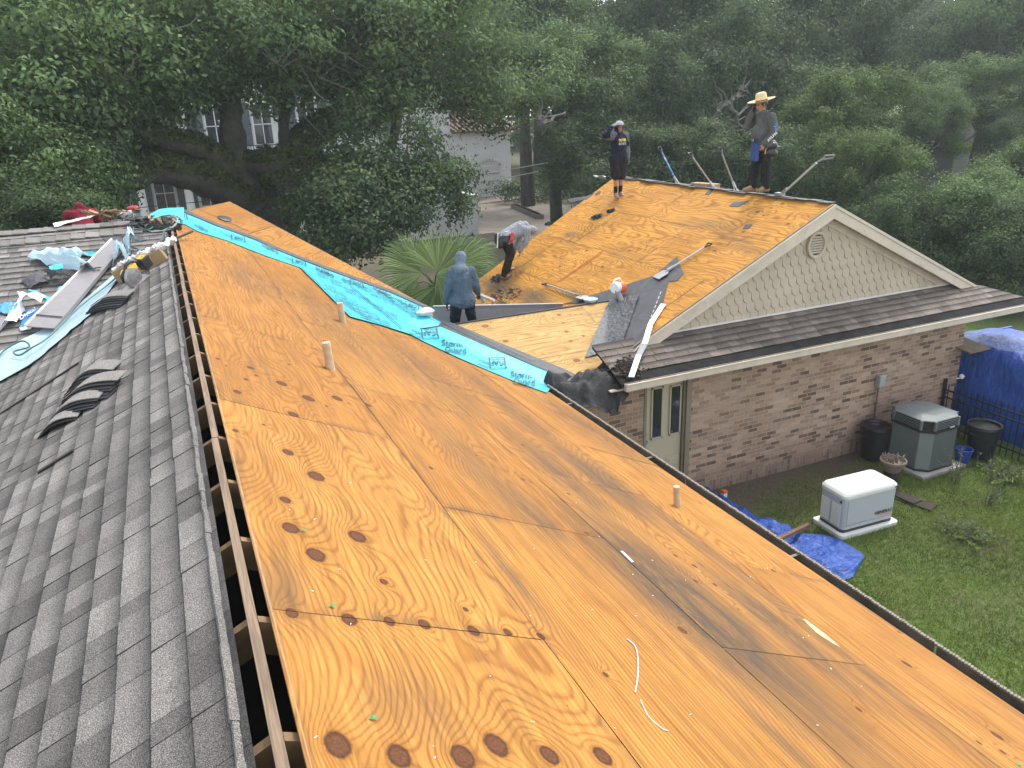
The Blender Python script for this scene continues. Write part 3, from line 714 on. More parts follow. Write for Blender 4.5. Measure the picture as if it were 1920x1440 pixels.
# --- door
M['door'] = simple('tan painted door', (.40, .345, .245), .5, .05, 2)
M['jamb'] = simple('brown painted jamb', (.19, .155, .105), .6, .1, 3)
DR = obj('door', MB().box(((DX0+DX1)/2-.03, WY+.09, 1.10), (.76, .05, 2.1)), M['door'], HOUSE)
for px0, px1, pt, pb in ((1222, 1240, 729, 819), (1256.5, 1273.5, 724, 811)):
    a = on_y((px0, pt), WY+.06); b = on_y((px1, pb), WY+.06); zt = on_y(((px0+px1)/2, pt), WY+.06).z; zb = on_y(((px0+px1)/2, pb), WY+.06).z
    xc = (a.x + b.x)/2; wd = .165
    P = obj('window_pane', MB().box((xc, WY+.062, (zt+zb)/2), (wd, .012, zt-zb)), M['glass'], DR)
    fr = MB()
    for dx in (-1, 1): fr.box((xc + dx*(wd/2+.012), WY+.058, (zt+zb)/2), (.024, .03, zt-zb+.05))
    for zz in (zt+.012, zb-.012): fr.box((xc, WY+.057, zz), (wd+.046, .028, .026))
    obj('pane_frame', fr, M['door'], DR)
mb = MB()
for xc in (DX0+.22, DX1-.27):
    for (z0, z1) in ((.15, .52), (.62, .78)):
        mb.box((xc, WY+.06, (z0+z1)/2), (.24, .014, z1-z0)); mb.box((xc, WY+.053, (z0+z1)/2), (.17, .014, z1-z0-.07))
obj('raised_panel', mb, M['door'], DR, bevel=.004)
kb = on_y((1216, 828), WY+.04)
mb = MB().lathe([(.0, 0), (.028, .0), (.03, .02), (.02, .05), (.0, .055)], (DX0+.085, WY+.06, kb.z), 12, Matrix.Rotation(math.pi/2, 3, 'X')); obj('deadbolt', MB().lathe([(0, 0), (.02, 0), (.02, .02), (0, .02)], (DX0+.085, WY+.06, kb.z+.12), 12, Matrix.Rotation(math.pi/2, 3, 'X')), M['steel'], DR)
obj('door_knob', mb, M['steel'], DR, smooth=True)
mb = MB(); wallbox(mb, DX0, DX0+.045, WY-.012, WY+.13, 0, 2.17); wallbox(mb, DX1-.09, DX1, WY-.015, WY+.13, 0, 2.17); wallbox(mb, DX1-.125, DX1-.09, WY+.02, WY+.13, 0, 2.17); wallbox(mb, DX0+.045, DX1-.125, WY-.01, WY+.13, 2.145, 2.17)
obj('door_frame', mb, M['jamb'], HOUSE)
# --- skirt roof, soffit and gutter
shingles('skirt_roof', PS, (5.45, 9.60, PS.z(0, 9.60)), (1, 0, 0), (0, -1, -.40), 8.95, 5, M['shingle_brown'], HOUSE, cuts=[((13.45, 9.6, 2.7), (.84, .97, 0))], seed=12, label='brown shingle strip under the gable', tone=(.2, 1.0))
mb = MB(); mb.poly([(5.45, 9.6, PS.z(0, 9.6)-.004), (13.45, 9.6, PS.z(0, 9.6)-.004), (14.42, 8.76, PS.z(0, 8.76)-.004), (5.45, 8.76, PS.z(0, 8.76)-.004)], PS.n, .02)
obj('bare_felt_strip', mb, simple('bare black strip', (.022, .021, .020), .95, .4, 6, spec=.1), HOUSE)
mb = MB(); wallbox(mb, 5.3, 14.35, 8.80, WY, 2.282, 2.30)
obj('soffit', mb, M['trim'], HOUSE)
def gutter(name, x0, x1, y, z, mat, parent):
    mb = MB(); mb.box(((x0+x1)/2, y-.065, z-.045), (x1-x0, .006, .10)); mb.box(((x0+x1)/2, y-.035, z-.097), (x1-x0, .066, .006)); mb.box(((x0+x1)/2, y, z-.05), (x1-x0, .006, .11))
    mb.box(((x0+x1)/2, y-.072, z+.004), (x1-x0, .022, .012)); mb.box((x0, y-.035, z-.05), (.006, .064, .10)); mb.box((x1, y-.035, z-.05), (.006, .064, .10))
    k = x0 + .3
    while k < x1: mb.box((k, y-.035, z-.008), (.02, .07, .008)); k += .6
    return obj(name, mb, mat, parent)
gutter('gutter', 5.50, 14.42, 8.765, 2.39, M['trim'], HOUSE)
gutter('gutter', 4.62, 5.15, 9.33, 2.36, M['grey_metal'], HOUSE)
# right hand hip of the skirt
mb = MB(); A_, B_, C_ = Vector((13.45, 9.61, 2.735)), Vector((14.42, 8.78, 2.405)), Vector((14.72, 9.55, 2.22))
for k in range(5):
    t0, t1 = k/5, (k+1)/5; mb.poly([A_.lerp(B_, t0), A_.lerp(B_, t1 + .04), A_.lerp(C_, t1 + .04), A_.lerp(C_, t0)], (.35, .1, 1), .012)
o_ = obj('roof_corner', mb, M['shingle_brown'], HOUSE); set_attr(o_.data, 'tone', [.6]*len(o_.data.polygons), 'FACE'); o_.data.uv_layers.new(name='UVMap').data.foreach_set('uv', [.5, .9]*len(o_.data.loops))
# main eave gutter: open dark trough with a beaded outer rim
gx = .088 + CT*4.83; mb = MB()
for a, b in ((-.6, 2.98), (3.0, 5.98), (6.0, 9.28)):
    mb.beam((gx+.035, a, 2.285), (gx+.035, b, 2.285), .12, .006); mb.beam((gx+.095, a, 2.335), (gx+.095, b, 2.335), .006, .105); mb.beam((gx-.03, a, 2.32), (gx-.03, b, 2.32), .012, .13)
for k in (2.2, 4.35, 6.6, 8.5): mb.box((gx+.035, k, 2.378), (.125, .03, .006))
obj('gutter', mb, M['gutter'], HOUSE, label='dark open gutter along the long eave')
mb = MB(); y = -.6; rr = random.Random(9)
while y < 9.28:
    mb.box((gx+.10 + rr.uniform(-.003, .003), y, 2.392 + rr.uniform(-.002, .003)), (.028, .017, .018), Matrix.Rotation(.5, 3, 'Z')); y += .0235
obj('gutter_guard', mb, simple('dusty leaf guard', (.20, .175, .135), .8, .3, 20), HOUSE)
mb = MB(); rr = random.Random(3)
for _ in range(900):
    y = rr.uniform(-.5, 9.2); mb.box((gx+.035+rr.uniform(-.05, .05), y, 2.292+rr.random()*.012), (rr.uniform(.01, .05), rr.uniform(.004, .014), .004), Euler((rr.uniform(-.4, .4), rr.uniform(-.4, .4), rr.uniform(0, 3))).to_matrix())
g_ = obj('gutter_litter', mb, M['deadleaf'], HOUSE); g_['kind'] = 'stuff'
# --- gable
GY = 9.62; zb = on_y((1500, 585), GY).z
AP = Vector((9.84, 9.43, H-1.68))
mb = MB(); half = (AP.z - .10 - zb)/TAN
mb.poly([(9.84-half, GY, zb), (9.84+half, GY, zb), (9.84, GY, AP.z-.10)], (0, -1, 0), .1)
GW = obj('gable_wall', mb, M['siding'], HOUSE, label='beige fish scale gable wall')
mb = MB(); sw, ex = .168, .178; row = 0; z = zb + .17
while z < AP.z - .1:
    hw = (AP.z - .13 - z)/TAN; x = 9.84 - hw - (sw/2 if row % 2 else 0)
    k0 = math.floor((-hw)/sw) - 1
    for k in range(k0, -k0 + 1):
        xc = 9.84 + k*sw + (sw/2 if row % 2 else 0)
        if abs(xc - 9.84) + sw*.35 > hw: continue
        P = [(-sw/2+.003, 0), (-sw/2+.003, -ex*.45)]
        for q in range(9):
            a = math.pi + math.pi*q/8; P.append(((sw/2-.003)*math.cos(a), -ex*.47 + ex*.55*math.sin(a)))
        P += [(sw/2-.003, -ex*.45), (sw/2-.003, 0)]
        top = min(ex*.35, (AP.z - .115 - z) - abs(xc-9.84)*TAN - sw*.24)
        k1 = len(mb.v); n1 = len(P)
        P = [(-sw/2+.003, max(0, top))] + P[1:-1] + [(sw/2-.003, max(0, top))]; n1 = len(P)
        def dy(zz): return .006 + .020*(-(zz) + ex*.3)/(ex*1.3)
        mb.add([(xc+px, GY - dy(pz), z+pz) for px, pz in P] + [(xc+px, GY - .001, z+pz) for px, pz in P], [tuple(range(n1))[::-1], tuple(range(n1, 2*n1))] + [(i, (i+1) % n1, n1+(i+1) % n1, n1+i) for i in range(n1)])
    z += ex*.92; row += 1
obj('fish_scale_siding', mb, M['siding'], GW)
VC = on_y((1530, 459), GY-.03); mb = MB()
mr = Matrix.Rotation(math.pi/2, 3, 'X')
mb.lathe([(.150, 0), (.155, .035), (.175, .045), (.20, .04), (.205, .0), (.15, 0)], VC, 40, mr, sy=1.12)
VT = obj('gable_vent', mb, M['siding'], HOUSE, smooth=True, label='round louvred vent in the gable')
mb = MB()
for k in range(7):
    zz = -.125 + k*.042; hw_ = .152*math.sqrt(max(.01, 1 - (zz/.17)**2)); mb.box((VC.x, VC.y-.012, VC.z+zz), (2*hw_, .006, .036), Matrix.Rotation(-.7, 3, 'X'))
obj('louvre', mb, M['siding'], VT)
obj('vent_backing', MB().lathe([(0, 0), (.152, 0), (.152, .004), (0, .004)], (VC.x, VC.y+.004, VC.z), 32, mr, sy=1.12), M['attic'], VT)
def rake(sx):
    mb = MB(); E_ = Vector((9.84 + sx*4.50, 9.43, AP.z - TAN*4.50)); up = Vector((sx*ST, 0, CT))
    dn = Vector((0, 0, -.112))
    A2, E2 = AP + dn, E_ + dn
    P = [AP + Vector((0, 0, -.012)), E_ + Vector((0, 0, -.012)), E_ + Vector((0, 0, -.215)), AP + Vector((0, 0, -.235))]
    mb.poly([(p.x, 9.415, p.z) for p in P], (0, -1, 0), .03)
    mb.poly([(p.x, 9.40, p.z) for p in (P[0], P[1], P[1] + Vector((0, 0, -.05)), P[0] + Vector((0, 0, -.05)))], (0, -1, 0), .018)
    obj('rake_board', mb, M['trim'], HOUSE, label=('left' if sx < 0 else 'right') + ' beige rake board of the gable')
    s_ = [(p.x, p.z-.20) for p in (AP, E_)]
    mb = MB(); mb.poly([(s_[0][0], 9.445, s_[0][1]), (s_[1][0], 9.445, s_[1][1]), (s_[1][0], GY, s_[1][1]), (s_[0][0], GY, s_[0][1])], (-sx*ST, 0, CT), .012)
    mb.poly([(p.x, GY-.03, p.z) for p in (P[0]+Vector((0, 0, -.20)), P[1]+Vector((0, 0, -.20)), P[1]+Vector((0, 0, -.31)), P[0]+Vector((0, 0, -.33)))], (0, -1, 0), .02)
    obj('rake_soffit', mb, M['trim'], HOUSE)
rake(-1); rake(1)
mb = MB(); mb.box((9.84, GY-.035, zb+.02), (2*half+.1, .02, .10)); mb.box((9.84, GY-.055, zb-.03), (2*half+.2, .06, .012), Matrix.Rotation(.35, 3, 'X'))
obj('gable_flashing', mb, M['trim_lt'], HOUSE)
mb = MB(); mb.beam((9.84-.02, 9.44, H-1.685), (5.40, 9.44, H-1.685-TAN*4.42), .018, .018)
obj('sheathing_edge', mb, M['lumber_new'], HOUSE)
# gable end far wall
obj('gable_wall', MB().poly([(5.9, 16.0, 2.2), (13.6, 16.0, 2.2), (9.84, 16.0, H-1.85)], (0, 1, 0), .1), M['siding'], HOUSE)
# vent pipes, roof cap, electrical box
for p, r, h in (((620, 692), .042, .25), ((643, 604), .045, .25), ((1270, 950), .032, .2)):
    q = on(PR, p); mb = MB(); mb.tube([q + Vector((0, 0, -.05)), q + Vector((-.01, .01, h))], [r, r*.9], 16)
    mb.tube([q + Vector((-.0105, .0105, h-.02)), q + Vector((-.011, .011, h+.001))], [r*.75, r*.75], 12)
    obj('vent_pipe', mb, simple('chalky plastic pipe', (.50, .38, .24), .7, .2, 12, dirt=(.3, .16, .07), dirtamt=.5), HOUSE, smooth=True)
q = on(PV, (421, 411), .012); mb = MB().lathe([(0, 0), (.095, 0), (.10, .010), (.06, .02), (0, .02)], q, 24, Matrix((PV.n.orthogonal(), PV.n.cross(PV.n.orthogonal()), PV.n)).transposed())
obj('roof_hole_cover', mb, M['black'], HOUSE)
bx = on_y((1650, 713), WY-.04); mb = MB().box((bx.x, WY-.05, bx.z), (.15, .09, .22)); mb.box((bx.x, WY-.099, bx.z), (.13, .012, .19))
EB = obj('electrical_box', mb, simple('grey enclosure', (.30, .32, .31), .5, .08, 4), HOUSE, bevel=.008)
mb = MB().tube([(bx.x-.03, WY-.05, bx.z-.1), (bx.x-.03, WY-.05, bx.z-.5), (bx.x-.05, WY-.05, .3)], .014, 8); mb.box((bx.x-.03, WY-.05, bx.z-.42), (.06, .03, .02))
obj('conduit', mb, M['rust'], EB)
# ============================================================ UNDERLAYMENT, FELT AND LOOSE SHEETS
SM = [PR, PV]
U1 = [(283, 409), (345, 395), (405, 420), (480, 447), (520, 466), (620, 505), (732, 545), (811, 580)]
L1 = [(289, 416), (345, 421), (372, 436), (425, 452), (495, 480), (560, 502), (640, 560), (740, 612)]
o = drape('underlayment_strip', band(U1, L1, 60, 8), SM, M['teal'], off=.014, wrinkle=.008, wscale=2.2)
tag(o, 'long turquoise underlayment strip running down the far valley from the ridge', 'underlayment', 'turquoise underlayment sheets'); STRIP = o
drape('strip_end', band([(282, 409), (300, 399), (322, 396), (346, 395)], [(286, 416), (305, 414), (325, 414), (346, 421)], 12, 5), [PW], M['teal'], STRIP, off=.06, wrinkle=.02)
e = drape('edge_band', band(U1, [(x-2, y+4.5) for x, y in U1], 60, 2), SM, M['darkfelt'], STRIP, off=.03, th=.003)
o = drape('underlayment_patch', band([(560, 501), (600, 540), (655, 596), (712, 611), (768, 629)], [(562, 500), (640, 532), (732, 560), (800, 590), (850, 620)], 40, 10), SM, M['teal'], off=.022, wrinkle=.007, wscale=3, seed=4)
tag(o, 'triangular turquoise underlayment patch with rows of small print lying on the orange plywood', 'underlayment', 'turquoise underlayment sheets'); PATCH = o
U2 = [(790, 588), (837, 610), (932, 652), (1000, 683), (1055, 708)]; L2 = [(748, 618), (800, 645), (860, 673), (905, 692), (962, 716), (1024, 738)]
o = drape('underlayment_strip', band(U2, L2, 40, 8), [PR, PK], M['teal'], off=.016, wrinkle=.006, wscale=3, seed=7)
tag(o, 'wide turquoise underlayment strip with large print ending at the gutter corner', 'underlayment', 'turquoise underlayment sheets'); STRIP2 = o
o = drape('felt_strip', band([(832, 601), (940, 646), (1066, 697), (1088, 709)], [(822, 612), (925, 656), (1050, 708), (1068, 722)], 30, 3), [PR, PK], M['darkfelt'], off=.02, wrinkle=.01)
tag(o, 'narrow grey felt edge between the turquoise strip and the pale plywood', 'roofing felt')

def pxtext(s, p, w, h, slope, planes, parent, flip=False, off=.036, bold=.02, name='printed_lettering', skew=0.0):
    """lettering laid on the roof; p centre pixel, w/h pixel size, slope of its baseline"""
    ux, uy = math.cos(slope), math.sin(slope); vx, vy = skew, -1.0
    c = [(p[0] - ux*w/2 - vx*h/2, p[1] - uy*w/2 - vy*h/2), (p[0] + ux*w/2 - vx*h/2, p[1] + uy*w/2 - vy*h/2), (p[0] - ux*w/2 + vx*h/2, p[1] - uy*w/2 + vy*h/2)]
    if flip: c = [(2*p[0]-a, 2*p[1]-b) for a, b in c]
    o = text_quad(name, s, (c[0][0], c[0][1], 0), (c[1][0], c[1][1], 0), (c[2][0], c[2][1], 0), M['navyink'], parent, bold=bold, local=True)
    l = rootof(parent).location; me = o.data
    for v in me.vertices: v.co = near(planes, (v.co.x, v.co.y), off) - l      # follow the folded roof surface
    return o
def pxbox(p, w, h, slope, planes, parent, off=.036, skew=-.12, wd=1.6):
    ux, uy = math.cos(slope), math.sin(slope); pl = min(planes, key=lambda q: (q.hit(p)[1])); mb = MB()
    c = [(p[0]+a*ux*w/2 + skew*b*h/2*-1, p[1]+a*uy*w/2 + b*h/2) for a, b in ((-1, -1), (1, -1), (1, 1), (-1, 1))]
    for i in range(4):
        for k in range(6): mb.beam(near(planes, lerp2(c[i], c[(i+1) % 4], k/6), off), near(planes, lerp2(c[i], c[(i+1) % 4], (k+1)/6), off), .012*wd, .002, pl.n)
    return obj('logo_frame', mb, M['navyink'], parent)
def pxline(p1, p2, planes, parent, w=.01, off=.047, dash=0):
    pl = min(planes, key=lambda q: (q.hit(p1)[1])); mb = MB()
    if dash:
        n = dash
        for i in range(n):
            a, b = lerp2(p1, p2, i/n), lerp2(p1, p2, (i+.7)/n); mb.beam(near(planes, a, off), near(planes, b, off), w, .002, pl.n)
    else:
        for k in range(12): mb.beam(near(planes, lerp2(p1, p2, k/12), off), near(planes, lerp2(p1, p2, (k+1)/12), off), w, .002, pl.n)
    return mb
# big print on the lower strip: reads upright for "Storm Guard", upside down for the boxed logo
L_ = []
for p, sc in (((850, 654), 1.0), ((979, 713), 1.0), ((748, 603), .0)):
    if sc:
        L_ += [pxtext('Storm', (p[0]-3, p[1]-6.5), 40, 11, .10, [PR, PK], STRIP2, bold=.012), pxtext('Guard', (p[0]+3, p[1]+5.5), 40, 11, .10, [PR, PK], STRIP2, bold=.012), pxtext('Leak Barrier', (p[0]+11, p[1]+12.5), 22, 4, .14, [PR, PK], STRIP2, bold=.0)]
for p in ((805, 628), (932, 684)):
    L_ += [pxtext('GAF', p, 24, 10, .06, [PR, PK], STRIP2, flip=True, bold=.012), pxtext('Leak Barrier', (p[0]-26, p[1]-2), 20, 4.5, .40, [PR, PK], STRIP2, flip=True, bold=.01), pxtext('StormGuard', (p[0]-28, p[1]+5), 22, 4.5, .40, [PR, PK], STRIP2, flip=True, bold=.01)]
    pxbox(p, 30, 20, -.04, [PR, PK], STRIP2)
for p in ((885, 668), (818, 640), (1010, 722), (905, 648), (985, 690)):
    L_ += [pxtext('film underlayment', p, 26, 2.6, .38, [PR, PK], STRIP2, bold=.0)]
join_meshes('printed_lettering', L_)
mb = pxline((800, 594), (1035, 702), [PK, PR], STRIP2, .012); k = pxline((850, 612), (1000, 680), [PK, PR], STRIP2, .02, dash=30); mb.add(k.v, k.f)
obj('printed_line', mb, M['navyink'], STRIP2)
# upper strip: everything upside down, one repeat every few feet
L_ = []
for (x, y), w_, h_, s_ in (((322, 402), 21, 7, -.05), ((376, 431), 17, 6, .18), ((506, 470), 22, 7, .22), ((608, 514), 26, 8, .22), ((716, 552), 26, 8, .24)):
    L_ += [pxtext('Storm', (x-4, y-3 if y > 410 else y), w_*1.05, h_, s_+.16, SM, STRIP, flip=True, bold=.012), pxtext('Guard', (x+5, y+3 if y > 410 else y-6), w_, h_*.8, s_+.16, SM, STRIP, flip=True, bold=.012)]
for (x, y), s_ in (((338, 406), .22), ((446, 450), .2), ((560, 494), .22), ((668, 534), .24), ((772, 576), .28)):
    L_ += [pxtext('GAF', (x, y), 17, 6, s_-.05, SM, STRIP, flip=True, bold=.012), pxtext('Leak Barrier', (x-20, y-6), 18, 3, s_+.1, SM, STRIP, flip=True, bold=.0)]
    pxbox((x, y), 25, 10, s_, SM, STRIP, wd=1.3)
join_meshes('printed_lettering', L_)
L_ = []; rr = random.Random(4)
for i, (a, b) in enumerate((((590, 508), (745, 600)), ((640, 520), (790, 598)), ((606, 534), (728, 612)), ((690, 536), (815, 604)), ((632, 560), (700, 606)))):
    n = 6
    for k in range(n):
        p = lerp2(a, b, (k+.5)/n)
        L_.append(pxtext(rr.choice(['Leak Barrier', 'StormGuard', 'peel and stick', 'film surface']), p, 24, 3.3, .33, [PR, PV], PATCH, bold=.01, off=.045))
        L_.append(pxtext(rr.choice(['Pare Fugas', 'Leak Barrier', 'GAF StormGuard']), (p[0]+2, p[1]+6), 22, 3.0, .33, [PR, PV], PATCH, bold=.01, off=.045))
join_meshes('printed_lettering', L_)
mb = MB()
for a, b, w_ in (((564, 506), (655, 594), .014), ((640, 526), (752, 620), .022), ((720, 556), (790, 611), .014), ((655, 596), (768, 629), .012)):
    k = pxline(a, b, [PR], PATCH, w_, off=.047); mb.add(k.v, k.f)
obj('printed_line', mb, M['navyink'], PATCH)
# dark valley felt on the gabled wing
FG = [(1056, 571), (1150, 542), (1229, 517), (1248, 500), (1270, 481), (1276, 500), (1282, 514), (1271, 527), (1254, 529), (1244, 567), (1228, 600), (1211, 635), (1180, 660), (1157, 675), (1138, 678), (1138, 640), (1143, 566)]
mb = MB().poly([on(PG, p, .012) for p in FG], PG.n, .004)
o = obj('felt_sheet', mb, M['darkfelt']); tag(o, 'torn charcoal felt sheet along the valley of the golden plywood slope', 'roofing felt')
mb = MB()
for a, b in (((1240, 548), (1210, 625)), ((1207, 640), (1188, 662))):
    n = 9
    for i in range(n):
        p, q = lerp2(a, b, i/n), lerp2(a, b, (i+.6)/n); mb.beam(on(PG, p, .014), on(PG, q, .014), .012, .002, PG.n)
obj('chalk_dashes', mb, M['trim_lt'], o)
gr = []
for i in range(26):
    t = i/25; a = lerp2((1143, 565), (1096, 673), t); m_ = lerp2((1150, 563), (1128, 676), t); c = lerp2((1200, 555), (1165, 655), t)
    gr.append([lerp2(a, c, j/11) for j in range(12)])
o = drape('membrane_sheet', gr, [PG, PK], M['shinyfelt'], off=.028, wrinkle=.05, wscale=5, th=.004)
tag(o, 'silvery wrinkled membrane sheet bridging pale plywood and charcoal felt', 'roofing felt')
# crumpled black felt at the corner
V = []; ni, nj = 34, 26; c0 = Vector((5.02, 9.12, 2.47)); rr = random.Random(8)
for i in range(ni):
    for j in range(nj):
        u, v = i/(ni-1), j/(nj-1); x = 4.50 + 1.12*u; y = 9.50 - .72*v - .10*math.sin(u*3); n_ = float(fbm(np.array([u*3.4+2]), np.array([v*2.8+5]), 2)[0])
        r1 = abs(float(fbm(np.array([u*3.6+9+v]), np.array([v*4+1]), 2)[0]) - .5)
        r3 = 1 - abs(2*float(fbm(np.array([u*5.5+3+v*1.5]), np.array([v*5+u*2]), 2)[0]) - 1); z = 2.38 + .24*(n_-.32) + .22*r1 + .16*(r3-.6) - .42*max(0, v-.66)/.34*(1 if u < .8 else .6) + .05*math.sin(u*9+v*4)
        z -= .25*max(0, .12-u)/.12; V.append(Vector((x + .10*(n_-.5), y + .08*(r1), z)))
o = sheet('crumpled_felt', V, ni, nj, M['blackfelt'], th=.005)
tag(o, 'crumpled black roofing felt heaped over the inner gutter corner', 'roofing felt')
# white metal strip across the skirt
q = [on(PG, (1245, 573), .03), on(PG, (1222, 612), .05), near([PG, PS], (1213, 655), .10), on(PS, (1196, 672), .08), on(PS, (1182, 712), .05)]
mb = MB()
for i in range(4): mb.beam(q[i], q[i+1], .085 if i != 2 else .10, .012, (PG.n + PS.n))
o = obj('flashing_strip', mb, M['white_metal'], bevel=.003); tag(o, 'bent white metal flashing strip lying from the rake board to the gutter', 'flashing')
# ------------------------------------------------------------ loose sheets of the left side
LW = [PW, PLL]
o = drape('underlayment_strip', band([(-40, 690), (0, 664), (60, 632), (120, 600), (190, 540), (225, 505)], [(-40, 748), (0, 722), (60, 690), (105, 652), (180, 588), (236, 512)], 50, 7), LW, M['teal_back'], off=.03, wrinkle=.06, wscale=2.5, seed=3)
tag(o, 'pale blue underlayment laid along the shingled valley at the left edge', 'underlayment')
def freesheet(name, pts4, pl, hgt, mat, label, cat, ni=16, nj=12, amp=.12, seed=0, fold=0, group=None, sc=3.0):
    A, B, C_, D = pts4; V = []
    for i in range(ni):
        for j in range(nj):
            u, v = i/(ni-1), j/(nj-1); p = lerp2(lerp2(A, B, u), lerp2(D, C_, u), v)
            n_ = float(fbm(np.array([u*sc+seed*3.1]), np.array([v*sc+seed*1.7]), 3)[0]); r_ = abs(float(fbm(np.array([u*sc*1.5+seed]), np.array([v*sc*1.4+seed*2]), 2)[0])-.5)
            V.append(on(pl, p, max(.01, hgt + amp*(n_-.4) + amp*1.2*r_ + fold*math.sin(u*math.pi)*(.3+.7*v))))
    o = sheet(name, V, ni, nj, mat, th=.004, smooth=True); return tag(o, label, cat, group)
freesheet('underlayment_scrap', ((54, 492), (105, 472), (185, 520), (150, 523)), PW, .05, M['teal_back'], 'pale curled underlayment scrap left of the long grey panel', 'underlayment', amp=.16, seed=2, fold=.14)
freesheet('underlayment_scrap', ((125, 477), (195, 478), (203, 474), (184, 489)), PW, .03, M['teal'], 'bright turquoise scrap behind the upper end of the grey panel', 'underlayment', amp=.05, seed=5)
freesheet('underlayment_scrap', ((107, 500), (150, 487), (172, 505), (152, 512)), PW, .16, M['teal_back'], 'rolled pale scrap on top of the curled underlayment', 'underlayment', amp=.12, seed=9, fold=.1)
freesheet('felt_scrap', ((40, 530), (78, 512), (95, 536), (58, 546)), PW, .03, M['darkfelt'], 'dark bent shingle scrap on the left wing roof', 'roofing scrap', amp=.06, seed=6, fold=.05)
freesheet('felt_scrap', ((85, 523), (148, 523), (142, 536), (98, 534)), PW, .08, M['blackfelt'], 'black curled felt scrap beside the grey panel', 'roofing scrap', amp=.1, seed=11, fold=.08)
freesheet('underlayment_scrap', ((97, 520), (122, 515), (124, 524), (100, 527)), PW, .16, M['teal'], 'small turquoise offcut on the black felt scrap', 'underlayment', amp=.03, seed=12)
o = drape('underlayment_ribbon', band([(54, 546), (70, 549), (90, 560), (112, 562)], [(55, 549), (72, 554), (90, 566), (112, 567)], 20, 3), [PW], M['teal'], off=.03, th=.003); tag(o, 'thin curved turquoise ribbon of underlayment', 'underlayment')
freesheet('underlayment_scrap', ((110, 548), (136, 541), (128, 556), (112, 560)), PW, .05, M['teal'], 'torn turquoise scrap against the panel edge, upper one', 'underlayment', amp=.06, seed=14)
freesheet('underlayment_scrap', ((90, 568), (108, 565), (100, 575), (88, 572)), PW, .04, M['teal'], 'square turquoise scrap against the panel edge above the plastic wrapper', 'underlayment', amp=.03, seed=15)
# upright folded pieces right of the panel
for k, (pts, lab) in enumerate(((((235, 470), (250, 461), (266, 474), (245, 500)), 'grey blue folded underlayment standing at the top of the valley'), (((222, 487), (250, 490), (240, 505), (214, 512)), 'grey blue folded underlayment beside the panel, lower fold'))):
    freesheet('folded_underlayment', pts, PW, .10, M['teal_back'], lab, 'underlayment', amp=.3, seed=20+k, fold=.16, sc=2.4)
# printed wrapper
WR = freesheet('plastic_wrapper', ((-12, 584), (38, 571), (30, 598), (-12, 592)), PW, .05, M['bluewrap'], 'bright blue plastic wrapper piece at the left picture edge', 'wrapper', amp=.07, seed=30)
W2 = freesheet('plastic_wrapper', ((40, 570), (92, 574), (84, 590), (46, 588)), PW, .14, M['white'], 'white plastic wrapper tube folded over the blue one', 'wrapper', amp=.08, seed=31, fold=.1)
W3 = freesheet('plastic_wrapper', ((38, 570), (50, 590), (34, 612), (2, 624)), PW, .05, M['white'], 'white plastic wrapper flap left of the blue print', 'wrapper', amp=.06, seed=32, fold=.06)
W4 = freesheet('plastic_wrapper', ((48, 586), (88, 580), (66, 612), (38, 620)), PW, .03, M['bluewrap'], 'blue plastic wrapper with white lettering under the grey panel', 'wrapper', amp=.03, seed=33)
q = [on(PW, p, .085) for p in ((43, 613), (72, 594), (39, 605))]; t_ = text_quad('printed_lettering', 'Digital', q[0], q[1], q[2], M['white'], W4, bold=.02)
W5 = freesheet('plastic_wrapper', ((38, 620), (66, 612), (58, 622), (40, 624)), PW, .03, M['white'], 'white lower hem of the printed wrapper', 'wrapper', amp=.02, seed=34)
o = obj('shingle_sheet', MB().poly([on(PW, p, .03) for p in ((-20, 588), (24, 600), (0, 626), (-20, 630))], PW.n, .006), M['grey_metal']); tag(o, 'dark flat sheet corner at the left picture edge', 'roofing sheet')
# long grey panel
def panel(name, px4, pl, offs, lab, th=.012):
    q = [on(pl, p, o_) for p, o_ in zip(px4, offs)]; n = (q[1]-q[0]).cross(q[3]-q[0]).normalized()
    if n.z < 0: n = -n
    T = thing(name, lab, 'metal panel', tuple(q[0]))
    obj('sheet', MB().poly(q, n, th), M['grey_metal'], T)
    mb = MB(); mb.beam(q[0]+n*.008, q[3]+n*.008, .018, .03, n); obj('folded_edge', mb, M['white_metal'], T)
    mb = MB(); mb.beam(q[1]-n*.02, q[2]-n*.02, .014, .05, n); obj('folded_edge', mb, M['grey_metal'], T)
    return T, q, n
T, q, n = panel('metal_panel', ((213, 463), (238, 470), (105, 629), (52, 625)), PW, (.12, .12, .10, .10), 'long grey sheet metal panel lying across the valley of the shingled roofs')
c_ = on(PW, (187, 520), .14); mb = MB()
for k in range(9): mb.box(c_ + Vector((.03*math.sin(k*2.3), .03*math.cos(k*1.7), .004)), (.04, .02, .006), Matrix.Rotation(k, 3, 'Z'))
obj('puncture', mb, M['black'], T)
mb = MB(); mb.beam(lerp := q[3].lerp(q[0], .10) + n*.012, q[2].lerp(q[1], .10) + n*.012, .02, .006, n); obj('lap_seam', mb, M['black'], T)
